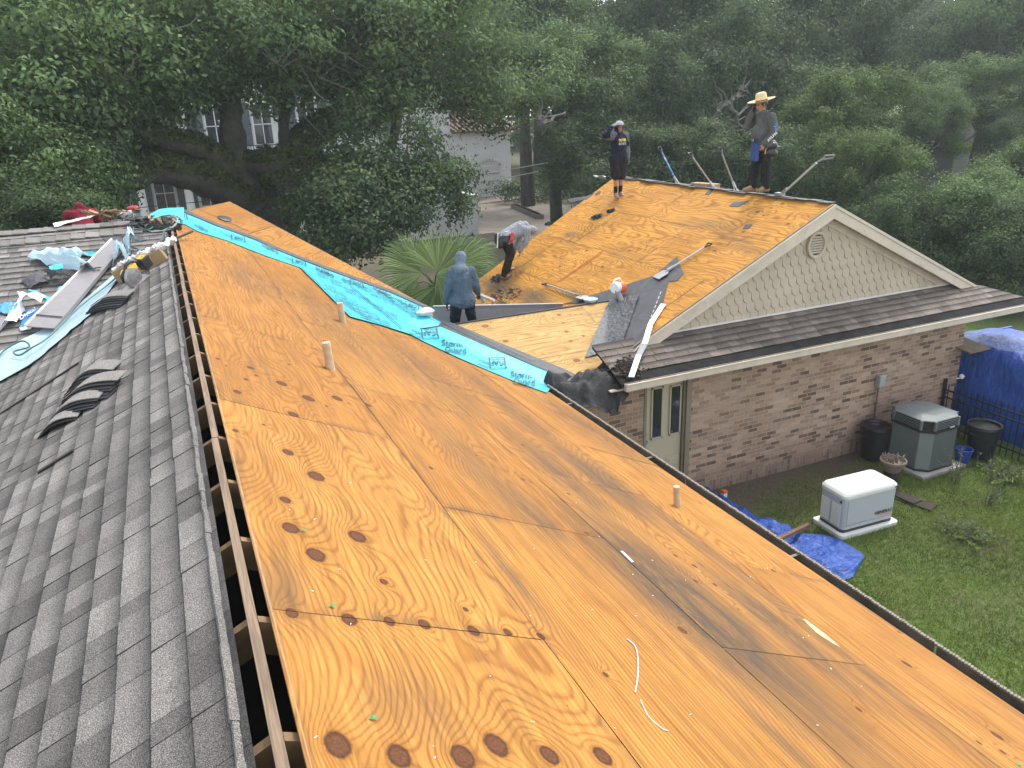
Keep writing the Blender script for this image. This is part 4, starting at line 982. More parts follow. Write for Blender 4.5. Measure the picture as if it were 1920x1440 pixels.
# board with white fluff, saw, tool pile
bq = [on(PLL, (226, 531), .0), on(PLL, (316, 487), .0)]; d_ = bq[1]-bq[0]
T = thing('insulated_board', 'brown board with white insulation fluff lying near the ridge slot', 'board', tuple(bq[0]))
up = PLL.n; side = d_.cross(up).normalized()
mb = MB(); mb.beam(bq[0]+up*.09, bq[1]+up*.09, .05, .17, up); obj('board', mb, simple('brown fibre board', (.30, .20, .095), .8, .15, 5), T)
V = []; ni, nj = 60, 16; s2 = -side if (-side).dot(Vector((1, 0, 0))) < 0 else side; s2 = s2 if s2.y > 0 else -s2
for i in range(ni):
    for j in range(nj):
        u, v = i/(ni-1), j/(nj-1); n_ = float(fbm(np.array([u*16]), np.array([v*7+4]), 4)[0])
        V.append(bq[0] + d_*(-.01 + 1.04*u) + s2*(.01 + .38*v + .06*n_) + up*(.19 - .06*v + .13*(n_-.3)))
V2 = V; o_ = sheet('insulation_fluff', V2, ni, nj, M['insul'], T, th=.05)
def circular_saw(p, yaw):
    T = thing('circular_saw', 'yellow and black cordless circular saw on the shingles', 'power saw', tuple(p), (0, -TH*.9, yaw))
    mb = MB().box((0, 0, .015), (.34, .15, .012)); obj('base_plate', mb, M['steel'], T, local=True, bevel=.003)
    mr_ = Matrix.Rotation(math.pi/2, 3, 'X')
    mb = MB().lathe([(0, -.02), (.10, -.02), (.105, 0), (.10, .025), (0, .03)], (0.0, -.03, .10), 28, mr_); obj('blade_guard', mb, M['steel'], T, local=True, smooth=True)
    mb = MB().lathe([(0, -.06), (.05, -.06), (.058, -.04), (.058, .05), (.03, .07), (0, .07)], (.03, .06, .11), 24, mr_); mb.box((.05, .0, .17), (.15, .05, .07)); obj('motor_housing', mb, M['yellow'], T, local=True, smooth=True, bevel=.006)
    mb = MB().tube([(-.02, 0, .19), (.02, 0, .235), (.09, 0, .24), (.15, 0, .20), (.17, 0, .13)], [.018, .02, .02, .018, .02], 10); mb.tube([(-.10, 0, .10), (-.09, 0, .17), (-.03, 0, .20)], [.016, .018, .016], 10); obj('handle', mb, M['black'], T, local=True, smooth=True)
    B_ = obj('battery', MB().box((.24, 0, .13), (.12, .10, .13)), M['black'], T, local=True, bevel=.012)
    obj('battery_plate', MB().box((.24, 0, .197), (.085, .075, .006)), M['yellow'], B_, local=True, bevel=.01)
    obj('battery_plate', MB().box((.303, 0, .13), (.006, .075, .09)), M['yellow'], B_, local=True)
    t_ = text_quad('printed_mark', '20V', (.22, -.02, .2015), (.262, -.02, .2015), (.22, .0, .2015), M['black'], B_, bold=.02, local=True)
    T.scale = (1.15, 1.15, 1.15); return T
circular_saw(on(PLL, (256, 537), .02), 0.75)
c0 = on(PLL, (312, 436), .05); rr = random.Random(12)
T = thing('tool_pile', 'heap of black tool bag, cords and pale rag on the ridge end', 'tool bag', tuple(c0))
V = []
mb = MB().lathe([(0, 0), (.13, 0), (.16, .06), (.15, .14), (.09, .20), (0, .21)], c0 - Vector((0, 0, .05)), 20, sx=1.5, sy=.9)
k = mb.v; mb.v = [tuple(Vector(v) + Vector((.04*math.sin(9*v[1]+i), .03*math.cos(7*v[0]+2*i), .03*math.sin(5*i)))) for i, v in enumerate(k)]
obj('bag', mb, M['blackfelt'], T, smooth=True)
for q_, nm, mt, r_ in ((8, 'cord', M['wirewhite'], .008), (5, 'hose', M['rope'], .009), (4, 'strap', M['black'], .018)):
    for a in range(q_ if nm != 'strap' else 3):
        ph = rr.random()*6; R_ = rr.uniform(.10, .24); pts = [c0 + Vector((R_*1.2*math.cos(ph+t*.5), R_*.9*math.sin(ph+t*.5), .10 + .12*math.sin(t*.6+ph)*.8)) for t in range(8)]
        obj(nm, MB().tube(pts, r_, 6), mt, T)
mb = MB()
for a in range(18): mb.box(c0 + Vector((rr.uniform(-.2, .2), rr.uniform(-.15, .15), rr.uniform(.10, .22))), (rr.uniform(.04, .12), rr.uniform(.02, .06), .01), Euler((rr.random(), rr.random(), rr.random()*6)).to_matrix())
o = obj('scraps', mb, M['lumber_new'], T); o['kind'] = 'stuff'
for p1, p2, lab in (((268, 425), (294, 441), 'pale short stick left of the tool heap'), ((304, 415), (309, 433), 'pale upright stick behind the tool heap')):
    o = obj('wood_stick', MB().tube([on(PLL, p1, .12), on(PLL, p2, .02)], [.011, .011], 6), M['white_metal']); tag(o, lab, 'stick')
o = obj('pry_bar', MB().tube([on(PLL, (318, 467), .1), on(PR, (356, 450), .14)], [.022, .018], 8), M['black']); tag(o, 'dark pry bar laid across the ridge slot', 'pry bar')
o = obj('hammer', MB().tube([on(PLL, (300, 478), .1), on(PLL, (318, 470), .12), on(PLL, (330, 462), .12)], [.04, .045, .03], 10), M['blackfelt']); tag(o, 'black rolled tool pouch beside the ridge board', 'pouch')
# hose
def cord(name, px, pls, off, r, mat, lab, cat, group=None):
    n_ = []
    for i, p in enumerate(px): n_.append(near(pls, p, off if i % 2 else off*1.3))
    P_ = []
    for i in range(len(n_)-1):
        a, b, c, d = n_[max(i-1, 0)], n_[i], n_[i+1], n_[min(i+2, len(n_)-1)]
        for t in (0, .25, .5, .75): P_.append(.5*((2*b) + (c-a)*t + (2*a-5*b+4*c-d)*t*t + (3*b-a-3*c+d)*t**3))
    P_.append(n_[-1]); o = obj(name, MB().tube(P_, r, 6), mat, smooth=True); return tag(o, lab, cat, group)
cord('air_hose', [(-10, 700), (10, 668), (45, 652), (58, 660), (30, 672), (40, 676), (70, 664), (100, 640), (160, 585), (225, 528), (262, 482), (248, 470), (252, 440), (253, 418), (250, 408)], LW, .07, .011, M['rope'], 'green air hose winding up the pale valley underlayment', 'hose', 'green air hoses')
cord('air_hose', [(330, 440), (322, 436), (314, 448), (310, 462)], LW, .08, .010, M['rope'], 'short green hose loop hanging from the tool heap', 'hose', 'green air hoses')
cord('air_hose', [(258, 432), (275, 438), (288, 434), (284, 424), (272, 428)], LW, .06, .012, M['rope'], 'coiled green hose end beside the tool heap', 'hose', 'green air hoses')
# hip shingle stacks
BLKF = simple('black shingle backs', (.012, .012, .013), .9, .3, 20)
def shingle_stack(p1, p2, n, lab, bow=.06, wd=.13):
    A, B = on(PLL, p1, .01), on(PLL, p2, .01); d = B-A; T_ = MB(); mt = MB(); rr = random.Random(int(p1[0])); nn = PLL.n; sd = d.cross(nn).normalized()
    if sd.x > 0: sd = -sd
    for k in range(n):
        o_ = Vector(d)*rr.uniform(-.03, .03) + sd*(rr.uniform(-.008, .008) + (n-1-k)*.032); seg = 10
        for (m_, zt, zb) in ((T_, .0, -.006),):
            V = []
            for i in range(seg+1):
                t = i/seg; h = .010 + k*.010 + bow*math.sin(math.pi*t)*(.6 + .4*k/n)
                for s_, z_ in ((0, 0), (wd, 0), (wd, -.008), (0, -.008)): V.append(A + d*t + o_ + sd*s_ + nn*(h + z_))
            Fc = []
            for i in range(seg):
                for c in range(4): Fc.append((i*4+c, i*4+(c+1) % 4, (i+1)*4+(c+1) % 4, (i+1)*4+c))
            Fc += [(0, 1, 2, 3), tuple(seg*4+c for c in (3, 2, 1, 0))]
            (mt if k == n-1 else T_).add(V, Fc)
    R_ = thing('shingle_stack', lab, 'shingle stack', tuple(A), group='stacks of loose cap shingles')
    o_ = obj('lower_shingles', T_, BLKF, R_); o2 = obj('top_shingle', mt, M['shingle'], R_)
    set_attr(o2.data, 'tone', [.8]*len(o2.data.polygons), 'FACE'); o2.data.uv_layers.new(name='UVMap').data.foreach_set('uv', [.5, .9]*len(o2.data.loops)); return R_
shingle_stack((168, 712), (240, 690), 7, 'bowed stack of dark cap shingles with a pale top, uppermost on the slope')
shingle_stack((150, 742), (246, 708), 6, 'largest black stack of bowed shingles, middle of the row')
shingle_stack((118, 776), (205, 738), 4, 'thin black shingle stack below the largest one')
shingle_stack((90, 806), (160, 770), 2, 'lowest black shingle fan near the left edge')
shingle_stack((192, 572), (262, 552), 6, 'stack of black shingles in front of the circular saw')
for a, b, lab in (((0, 781), (150, 683), 'lifted shingle edge line on the left of the stacks'), ((75, 890), (140, 848), 'short lifted shingle flap below the lowest stack')):
    o = obj('lifted_shingle', MB().beam(on(PLL, a, .02), on(PLL, b, .02), .035, .012, PLL.n), M['blackfelt']); tag(o, lab, 'shingle')
# debris along the left wing ridge
rr = random.Random(6)
for (x, y), mt, lab, nm, s_ in (((205, 404), 'lumber_new', 'heap of torn tan felt strips on the left ridge', 'debris_heap', .34), ((232, 405), 'rust', 'brown torn strips beside the white can on the ridge', 'debris_heap', .26), ((262, 419), 'black', 'small heap of black torn felt behind the coiled hose', 'debris_heap', .18), ((282, 424), 'blackfelt', 'crumpled dark felt between ridge and tool heap', 'debris_heap', .22)):
    c = on(PW, (x, y+4), .03); mb = MB()
    for k in range(16): mb.box(c + Vector((rr.uniform(-s_, s_), rr.uniform(-.12, .12), rr.uniform(.0, .10))), (rr.uniform(.1, .26), rr.uniform(.03, .08), .012), Euler((rr.uniform(-.5, .5), rr.uniform(-.6, .6), rr.uniform(-1, 1))).to_matrix())
    o = obj(nm, mb, M[mt]); tag(o, lab, 'debris', kind='stuff')
o = obj('work_glove', MB().lathe([(0, 0), (.06, .01), (.08, .03), (.06, .06), (0, .07)], on(PW, (252, 402), .08), 14, sx=1.2, sy=.7), M['red'], smooth=True); tag(o, 'red glove on the left ridge', 'glove')
c = on(PW, (226, 409), .06); o = obj('caulk_tube', MB().tube([c, c + Vector((.18, .04, .02))], [.035, .035], 12), M['white']); tag(o, 'white tube among the ridge debris', 'tube')
o = freesheet('white_sheet', ((100, 424), (150, 416), (188, 408), (104, 432)), PW, .05, M['white'], 'white plastic sheet sliver along the left ridge', 'plastic sheet', amp=.04, seed=40)
o = obj('torn_shingle', MB().poly([on(PW, p, .02) for p in ((205, 416), (222, 418), (236, 434), (229, 437))], PW.n, .006), M['rust']); tag(o, 'brown torn shingle strip below the ridge debris', 'shingle')
for pts, lab in ((((190, 446), (228, 440), (250, 452), (205, 460)), 'grey lifted shingle above the grey panel'), (((226, 446), (258, 440), (275, 452), (240, 458)), 'grey loose shingle nearest the coiled hose')):
    o = obj('torn_shingle', MB().poly([on(PW, p, .02) for p in pts], PW.n, .008), M['darkfelt']); tag(o, lab, 'shingle')
# ------------------------------------------------------------ scraps on the golden slope
for pts, lab in ((((1368, 387), (1374, 380), (1405, 377), (1385, 388)), 'grey torn felt arrow below the hat wearing worker'), (((1393, 430), (1398, 422), (1411, 421), (1404, 429)), 'small grey felt square in the middle of the golden slope'),
                 (((1063, 374), (1100, 368), (1115, 363), (1100, 374), (1070, 380)), 'dark torn felt strip at the far corner of the golden slope'), (((1322, 364), (1332, 355), (1339, 355), (1330, 365)), 'short dark felt scrap just below the wooden block'),
                 (((1115, 364), (1126, 358), (1127, 361), (1118, 367)), 'tiny dark scrap left of the worker in shorts')):
    o = obj('felt_scrap', MB().poly([on(PG, p, .01) for p in pts], PG.n, .006), M['darkfelt']); tag(o, lab, 'roofing scrap')
for (x, y), s_, lab in (((935, 522), .16, 'dark opened patch below the bending worker'), ((948, 555), .30, 'dark debris heap behind the grey panel edge'), ((1118, 408), .09, 'small pile of nails on the golden slope'), ((1146, 396), .07, 'dark crumbs below the worker in shorts'), ((1030, 420), .08, 'dark crumb patch near the far rake')):
    c = on(PG, (x, y), .01); mb = MB()
    for k in range(int(30 + 260*s_)):
        a, r_ = rr.random()*6.28, s_*math.sqrt(rr.random()); p = c + Vector((-CT*r_*math.cos(a), 1.5*r_*math.sin(a), -ST*r_*math.cos(a))) + PG.n*rr.uniform(.0, .03 if s_ > .2 else .01)
        mb.box(p, (rr.uniform(.03, .09), rr.uniform(.015, .05), .006), Euler((rr.uniform(-.3, .3), TH*-1+rr.uniform(-.3, .3), rr.random()*6)).to_matrix())
    o = obj('debris_heap', mb, M['deadleaf'] if s_ > .2 else M['blackfelt']); tag(o, lab, 'debris', kind='stuff')
mb = MB(); mb.beam(on(PG, (1046, 529), .01), on(PG, (1132, 470), .01), .014, .004, PG.n); mb.beam(on(PG, (1052, 528), .01), on(PG, (1128, 476), .01), .012, .004, PG.n)
o = obj('red_strap', mb, simple('faded red strap', (.42, .09, .035), .7, .15, 8)); tag(o, 'thin red double strap lying on the golden slope', 'strap')
mb = MB(); rr = random.Random(77)
for k in range(420):
    x, y = rr.uniform(1110, 1330), rr.uniform(690, 712)
for k in range(260):
    p = on(PS, (rr.gauss(1175, 14), rr.gauss(692, 8)), .012 + rr.random()*.03); mb.box(p, (rr.uniform(.015, .06), rr.uniform(.01, .04), .01), Euler((rr.random(), rr.random(), rr.random()*6)).to_matrix())
o = obj('debris_heap', mb, M['soil']); tag(o, 'brown leafy debris heap on the skirt shingles beside the crumpled felt', 'debris', kind='stuff')
# loose bits on the main slope
cord('paper_strip', [(1175, 1200), (1190, 1213), (1195, 1235), (1195, 1270), (1190, 1300)], [PR], .004, .0035, M['insul'], 'curved pale backing strip on the bare plywood', 'paper strip')
cord('paper_strip', [(1200, 1315), (1215, 1345), (1240, 1368), (1252, 1372)], [PR], .005, .002, M['white_metal'], 'thin pale string end below the curved strip', 'paper strip')
o = obj('splinter', MB().poly([on(PR, p, .004) for p in ((1504, 1161), (1510, 1162), (1545, 1188), (1574, 1213), (1562, 1208), (1530, 1187))], PR.n, .003), simple('torn pale veneer', (.48, .33, .19), .8, .2, 20)); tag(o, 'long pale splinter of torn veneer on the plywood', 'wood splinter')
o = obj('splinter', MB().poly([on(PR, p, .004) for p in ((1163, 1034), (1167, 1034), (1188, 1054), (1184, 1055))], PR.n, .003), M['white_metal']); tag(o, 'short white scrape left of the dark stain', 'wood splinter')
for p, lab in (((569, 997), 'green leaf beside the large round knot'), ((622, 1139), 'green leaf on the seam above the knot row'), ((698, 1350), 'small green leaf on the lower sheet'), ((486, 652), 'green leaf near the ridge slot'), ((1910, 1435), 'green leaf at the lower right corner')):
    c = on(PR, p, .008); o = obj('leaf', MB().poly([c + Vector(v) for v in ((-.016, 0, 0), (0, .010, .004), (.018, 0, 0), (0, -.009, .003))], PR.n, .001), simple('fallen green leaf', (.05, .22, .07), .5, .2, 20)); tag(o, lab, 'leaf', 'green leaves on the plywood')
mb = MB(); rr = random.Random(15)
for k in range(45):
    c = on(PR, (rr.uniform(520, 1700), rr.uniform(880, 1430)), .004)
    if c.x > 4.4 or c.x < .12: continue
    mb.box(c, (rr.uniform(.004, .013), rr.uniform(.002, .004), .002), Matrix.Rotation(rr.random()*6, 3, 'Z'))
o = obj('wood_chips', mb, M['white_metal']); tag(o, 'scattered pale staples and chips on the plywood', 'wood chips', kind='stuff')
c = on(PK, (797, 590), .05); o = obj('foam_chunk', MB().lathe([(0, 0), (.10, .0), (.13, .05), (.08, .10), (0, .12)], near([PR, PK], (798, 592), .02), 13, sx=1.2, sy=.7), M['insul'], smooth=True); tag(o, 'white crumpled backing paper behind the turquoise strip', 'paper')
# grey panel standing behind the connector ridge
def panel2():
    Y = 12.0; q = [on_y((812, 574), Y+.2), on_y((1056, 569), Y), on_y((1056, 600), Y), on_y((812, 640), Y+.1)]
    T = thing('metal_panel', 'long grey sheet metal panel standing behind the pale plywood ridge', 'metal panel', tuple(q[3]))
    obj('sheet', MB().poly(q, (0, -1, .2), .012), M['grey_metal'], T); mb = MB(); mb.beam(q[0], q[1], .02, .014); obj('folded_edge', mb, M['white_metal'], T)
panel2()
o = obj('gutter_pan', MB().lathe([(0, 0), (.10, 0), (.13, .05), (.12, .055), (.0, .02)], on(PK, (1108, 566), .0) + Vector((0, .02, .0)), 16), M['teal_back'], smooth=True); tag(o, 'small round pale tray on the connector ridge', 'tray')

# ============================================================ TOOLS
def shovel(pb, pt, lab, handle='lumber', grip=True, blade=True, flat=False, hr=.017, cat='roofing shovel'):
    pb, pt = Vector(pb), Vector(pt); d = (pt-pb).normalized(); T = thing('roofing_shovel', lab, cat, tuple(pb), group='roofing shovels on the golden slope')
    s_ = d.cross(Vector((0, 0, 1))).normalized(); u_ = s_.cross(d)
    obj('handle', MB().tube([pb + d*.12, pt - d*.12], [hr, hr], 8), M[handle] if handle in M else handle, T, smooth=True)
    if grip:
        P_ = [pt - d*.14, pt - d*.08 + s_*.02, pt - d*.05 + s_*.055, pt + s_*.05, pt - s_*.05, pt - d*.05 - s_*.055, pt - d*.08 - s_*.02, pt - d*.14]
        obj('grip', MB().tube(P_, .014, 8), M['black'], T, smooth=True)
    if blade:
        mb = MB(); b0 = pb + d*.16; mb.tube([pb + d*.30, b0], [.022, .03], 8)
        n2 = (u_ if not flat else u_); mb.poly([b0 + s_*.05, b0 + s_*.12 - d*.05, b0 + s_*.12 - d*.24, b0 - s_*.12 - d*.24, b0 - s_*.12 - d*.05, b0 - s_*.05], n2, .006)
        obj('blade', mb, M['steel'], T)
    return T
BLUEH = simple('blue painted handle', (.02, .13, .40), .4, .1, 4, dirt=(.6, .6, .55), dirtamt=.9, dscale=3)
GREYH = simple('grey aluminium handle', (.42, .42, .40), .4, .15, 10, metal=.2)
WOODH = simple('greyed wooden handle', (.21, .17, .13), .7, .25, 10)
for p1, p2, h_, lab in (((1276, 345), (1236, 276), BLUEH, 'blue handled roofing shovel leaning behind the ridge'), ((1347, 353), (1293, 287), WOODH, 'wooden handled shovel leaning behind the wood block'), ((1385, 358), (1349, 277), WOODH, 'upright wooden handled shovel left of the hat wearing worker')):
    shovel(on_x(p1, 9.98) - Vector((0, 0, .10)), on_x(p2, 9.80), lab, h_)
a, b = on_x((1462, 366), 9.86), on_x((1540, 297), 9.9)
T = shovel(a - Vector((0, 0, .02)), b, 'grey pole tool with a hooked top right of the hat wearing worker', GREYH, grip=False, blade=False, hr=.020, cat='pole tool')
d = (b-a).normalized(); s_ = Vector((0, 1, 0)); obj('hook', MB().tube([b - d*.1, b + s_*-.05, b + d*.08 + s_*-.02, b + d*.10 + s_*-.2, b + d*.03 - s_*.22, b - d*.04 + s_*-.03], .012, 6), M['steel'], T)
obj('foot', MB().box(a + Vector((0, 0, .02)), (.10, .16, .05)).tube([a, a + d*.2], [.03, .026], 8), M['steel'], T)
a, b = on(PG, (1098, 562), .05), on(PG, (1022, 536), .05); shovel(a, b, 'grey handled shovel lying on the golden slope toward the pale tray', GREYH)
a, b = on(PG, (1238, 520), .04), on(PG, (1334, 462), .06); shovel(a, b, 'grey handled shovel lying across the torn charcoal felt', GREYH)
q = on_x((1322, 347), 10.06); o = obj('wood_block', MB().box(q + Vector((0, 0, -.02)), (.2, .62, .12), Matrix.Rotation(.2, 3, 'Z')), M['lumber_new'], bevel=.015); tag(o, 'tan rounded wood block on the garage ridge', 'wood block')
mb = MB(); q = on_x((1125, 332), 9.9)
for k in range(8): mb.box(q + Vector((rr.uniform(-.1, .1), rr.uniform(-.2, .2), rr.uniform(-.04, .02))), (.1, .16, .012), Euler((rr.uniform(-.4, .4), rr.uniform(-.4, .4), rr.random()*3)).to_matrix())
o = obj('debris_heap', mb, M['steel']); tag(o, 'grey crumpled flashing on the far end of the garage ridge', 'debris', kind='stuff')
# hand-held blower standing on the felt
p = on(PG, (1158, 562), .0)
T = thing('leaf_blower', 'orange and white engine tool with a grey tube on the charcoal felt', 'blower', tuple(p), (0, 0, .4))
obj('engine_housing', MB().lathe([(0, -.09), (.08, -.09), (.105, -.05), (.105, .05), (.075, .09), (0, .09)], (.07, 0, .20), 20, Matrix.Rotation(math.pi/2, 3, 'Y')), M['orange'], T, local=True, smooth=True)
obj('fan_case', MB().lathe([(0, -.05), (.09, -.05), (.10, 0), (.09, .05), (0, .05)], (-.05, 0, .22), 20, Matrix.Rotation(math.pi/2, 3, 'Y')), M['white'], T, local=True, smooth=True)
obj('tube', MB().tube([(-.05, -.02, .18), (-.07, -.10, .06), (-.08, -.16, -.02)], [.05, .05, .045], 14), M['grey_metal'], T, local=True, smooth=True)
obj('handle', MB().tube([(-.08, .04, .28), (-.05, .03, .35), (.05, 0, .36), (.11, 0, .28)], .016, 8), M['white'], T, local=True, smooth=True)
obj('foot', MB().box((0, -.10, .02), (.22, .10, .04)), M['black'], T, local=True, bevel=.01)

# ============================================================ PEOPLE
def capsule(bm, a, ra, b, rb, seg=14):
    a, b = Vector(a), Vector(b); d = b-a; L = d.length
    if L < 1e-5: d = Vector((0, 0, 1)); L = 1e-5
    d.normalize(); u = d.orthogonal().normalized(); w_ = d.cross(u); rings = []
    prof = [(-ra*math.cos(t), ra*math.sin(t)) for t in (.15, .6, 1.1, 1.57)] + [(L + rb*math.cos(t), rb*math.sin(t)) for t in (1.57, 1.1, .6, .15)]
    for z, r_ in prof: rings.append([bm.verts.new(a + d*z + (u*math.cos(2*math.pi*k/seg) + w_*math.sin(2*math.pi*k/seg))*r_) for k in range(seg)])
    for i in range(len(rings)-1):
        for k in range(seg): bm.faces.new((rings[i][k], rings[i][(k+1) % seg], rings[i+1][(k+1) % seg], rings[i+1][k]))
    bm.faces.new(rings[0][::-1]); bm.faces.new(rings[-1])
def ellip(bm, c, r, rot=(0, 0, 0)):
    m_ = Matrix.Translation(c) @ Euler(rot).to_matrix().to_4x4() @ Matrix.Diagonal((*r, 1)); bmesh.ops.create_uvsphere(bm, u_segments=20, v_segments=12, radius=1, matrix=m_)
def blob(name, prims, mat, parent, voxel=.009, it=4, wr=0.0, seed=0, cut=None):
    bm = bmesh.new()
    for q in prims:
        if q[0] == 'c': capsule(bm, *q[1:])
        else: ellip(bm, *q[1:])
    bmesh.ops.recalc_face_normals(bm, faces=bm.faces)
    me = bpy.data.meshes.new('tmp'); bm.to_mesh(me); bm.free()
    o = bpy.data.objects.new('tmp', me); COL.objects.link(o)
    md = o.modifiers.new('r', 'REMESH'); md.mode = 'VOXEL'; md.voxel_size = voxel
    m2 = o.modifiers.new('s', 'SMOOTH'); m2.factor = .5; m2.iterations = it
    bpy.context.view_layer.update(); dg = bpy.context.evaluated_depsgraph_get(); me2 = bpy.data.meshes.new_from_object(o.evaluated_get(dg)); me2.name = name
    bpy.data.objects.remove(o)
    if wr:
        n = len(me2.vertices); co = np.empty(n*3, 'f'); me2.vertices.foreach_get('co', co); co = co.reshape(-1, 3); no = np.empty(n*3, 'f'); me2.vertices.foreach_get('normal', no); no = no.reshape(-1, 3)
        f_ = fbm(co[:, 0]*9 + co[:, 1]*9 + seed + 50, co[:, 2]*5 + seed + 50, 3) + .5*np.abs(fbm(co[:, 2]*22 + seed + 20, co[:, 0]*8 + co[:, 1]*8 + 60, 2) - .5)
        co += no*((f_-.55)*wr)[:, None]; me2.vertices.foreach_set('co', co.ravel())
    me2.polygons.foreach_set('use_smooth', [True]*len(me2.polygons))
    if cut: clip_bm(me2, cut)
    return place(name, me2, mat, parent, local=True)
def V3(*a): return Vector(a)
def hand_prims(wr, d, pn, side, curl=.5, s=1.0):
    """wr wrist, d direction of fingers, pn palm normal (fingers curl towards it)"""
    d, pn = Vector(d).normalized(), Vector(pn).normalized(); pn = (pn - d*pn.dot(d)).normalized(); l = d.cross(pn)*side; P = []
    for k in (-1.2, -.4, .4, 1.2): P.append(('c', wr + d*.015 + l*k*.012*s, .015*s, wr + d*.085*s + l*k*.017*s, .0125*s))
    for k, ln in ((-1.5, .060), (-.5, .072), (.5, .078), (1.5, .070)):
        b = wr + d*.088*s + l*k*.0165*s; m_ = b + (d*math.cos(curl*.8) + pn*math.sin(curl*.8))*ln*.5*s; e = m_ + (d*math.cos(curl*1.8) + pn*math.sin(curl*1.8))*ln*.5*s
        P += [('c', b, .0095*s, m_, .009*s), ('c', m_, .009*s, e, .0075*s)]
    t0 = wr + d*.025*s + l*.024*s; t1 = t0 + (d*.6 + l*.7 + pn*.3).normalized()*.035*s; P += [('c', t0, .014*s, t1, .011*s), ('c', t1, .011*s, t1 + (d*.8 + pn*.5)*.03*s, .009*s)]
    return P
SKIN = simple('tan skin', (.33, .165, .095), .55, .12, 20)
def person(lab, loc, yaw, sc, J, wear, tilt=0):
    T = thing('person', lab, 'person', loc, (0, 0, yaw), 'roofers at work'); T.scale = (sc, sc, sc)
    g = lambda k: Vector(J[k]); P = []
    hip, che, nek, hd = g('hip'), g('chest'), g('neck'), g('head'); up = (hd-nek).normalized()
    fw = Vector(J.get('face', (0, 1, 0))).normalized(); fw = (fw - up*fw.dot(up)).normalized(); rt = fw.cross(up)
    fat = J.get('fat', 1.0)
    torso = lambda e: [('c', hip, .125*fat+e, hip.lerp(che, .5), .118*fat+e), ('c', hip.lerp(che, .45), .12*fat+e, che, .135+e), ('c', g('shL').lerp(che, .2), .062+e, g('shR').lerp(che, .2), .062+e), ('c', che.lerp(nek, .4), .09+e, nek, .052+e*.5), ('c', g('hL'), .10+e, g('hR'), .10+e), ('c', g('hL').lerp(che, .55), .085+e, g('hR').lerp(che, .55), .085+e)] + ([('e', hip.lerp(che, .42) + Vector(J['bf'])*.07, (.15+e, .13+e, .17+e))] if 'bf' in J else [])
    arm = lambda s_, e, f_=1.0: [('c', g('sh'+s_), .058+e, g('el'+s_), .044+e), ('c', g('el'+s_), .043+e, g('el'+s_).lerp(g('wr'+s_), f_), .031+e)]
    leg = lambda s_, e, f0=0, f_=1.0: [('c', g('h'+s_), .092+e, g('kn'+s_), .060+e), ('c', g('kn'+s_), .058+e, g('kn'+s_).lerp(g('an'+s_), f_*.35), .060+e), ('c', g('kn'+s_).lerp(g('an'+s_), f_*.35), .060+e, g('kn'+s_).lerp(g('an'+s_), f_), .042+e)]
    # head
    c = hd; head = [('e', c + up*.02 - fw*.01, (.078, .098, .105)) if abs(up.z) > .8 else ('c', c - fw*.02, .085, c + up*.04 - fw*.02, .08), ('c', c - up*.03 + fw*.035, .058, c - up*.085 + fw*.055, .036), ('c', nek - up*.03, .055, c - up*.04, .056),
        ('c', c + fw*.092 + up*.01, .012, c + fw*.112 - up*.028, .016), ('c', c + fw*.085 - rt*.03 - up*.062, .010, c + fw*.085 + rt*.03 - up*.062, .010), ('c', c + fw*.083 - rt*.04 + up*.028, .012, c + fw*.083 + rt*.04 + up*.028, .012)]
    for s_ in (-1, 1): head += [('c', c + rt*s_*.083 + up*.012, .014, c + rt*s_*.085 - up*.026, .010)]
    hands = []
    for s_, k in (('L', -1), ('R', 1)):
        d = Vector(J.get('hd'+s_, tuple(g('wr'+s_) - g('el'+s_)))); pn = Vector(J.get('pn'+s_, (-k, 0, 0))); hands += hand_prims(g('wr'+s_), d, pn, k, J.get('curl'+s_, .5))
    body = torso(-.02) + arm('L', -.006) + arm('R', -.006) + leg('L', -.006) + leg('R', -.006) + head + hands
    for s_ in 'LR': body += [('c', g('an'+s_), .04, g('to'+s_), .03)]
    blob('body', body, wear.get('skin', SKIN), T, .0075, 2)
    for s_ in (-1, 1):
        obj('eye', MB().lathe([(0, -.008), (.008, -.005), (.010, 0), (.008, .005), (0, .008)], c + rt*s_*.032 + up*.010 + fw*.0865, 8), M['black'], T, local=True, smooth=True)
    if 'shirt' in wear:
        low = wear.get('hem', .0); h2 = hip - (che-hip).normalized()*low
        e_ = .030; pr = torso(e_) + arm('L', .024, .96) + arm('R', .024, .96) + [('c', g('sh'+s_), .074, g('sh'+s_).lerp(che, .45), .11) for s_ in 'LR'] + [('c', che - Vector((.09, 0, .08)), .10, hip - Vector((.07, 0, 0)), .11), ('c', che + Vector((.09, 0, -.08)), .10, hip + Vector((.07, 0, 0)), .11), ('c', hip, .150*fat, h2, .155*fat), ('c', g('hL'), .142, g('hR'), .142)]
        if low: pr += [('c', g('hL') - Vector((0, 0, low)), .15, g('hR') - Vector((0, 0, low)), .15), ('c', hip, .155*fat, hip - Vector((0, 0, low)), .165*fat)]
        blob('shirt', pr, wear['shirt'], T, .011, 6, .05, 3)
    if 'sleeves' in wear: 
        for s_ in 'LR': blob('sleeve', arm(s_, .036, .97) + [('c', g('sh'+s_), .098, g('sh'+s_).lerp(nek, .3), .084)], wear['sleeves'], T, .010, 4, .04, 5)
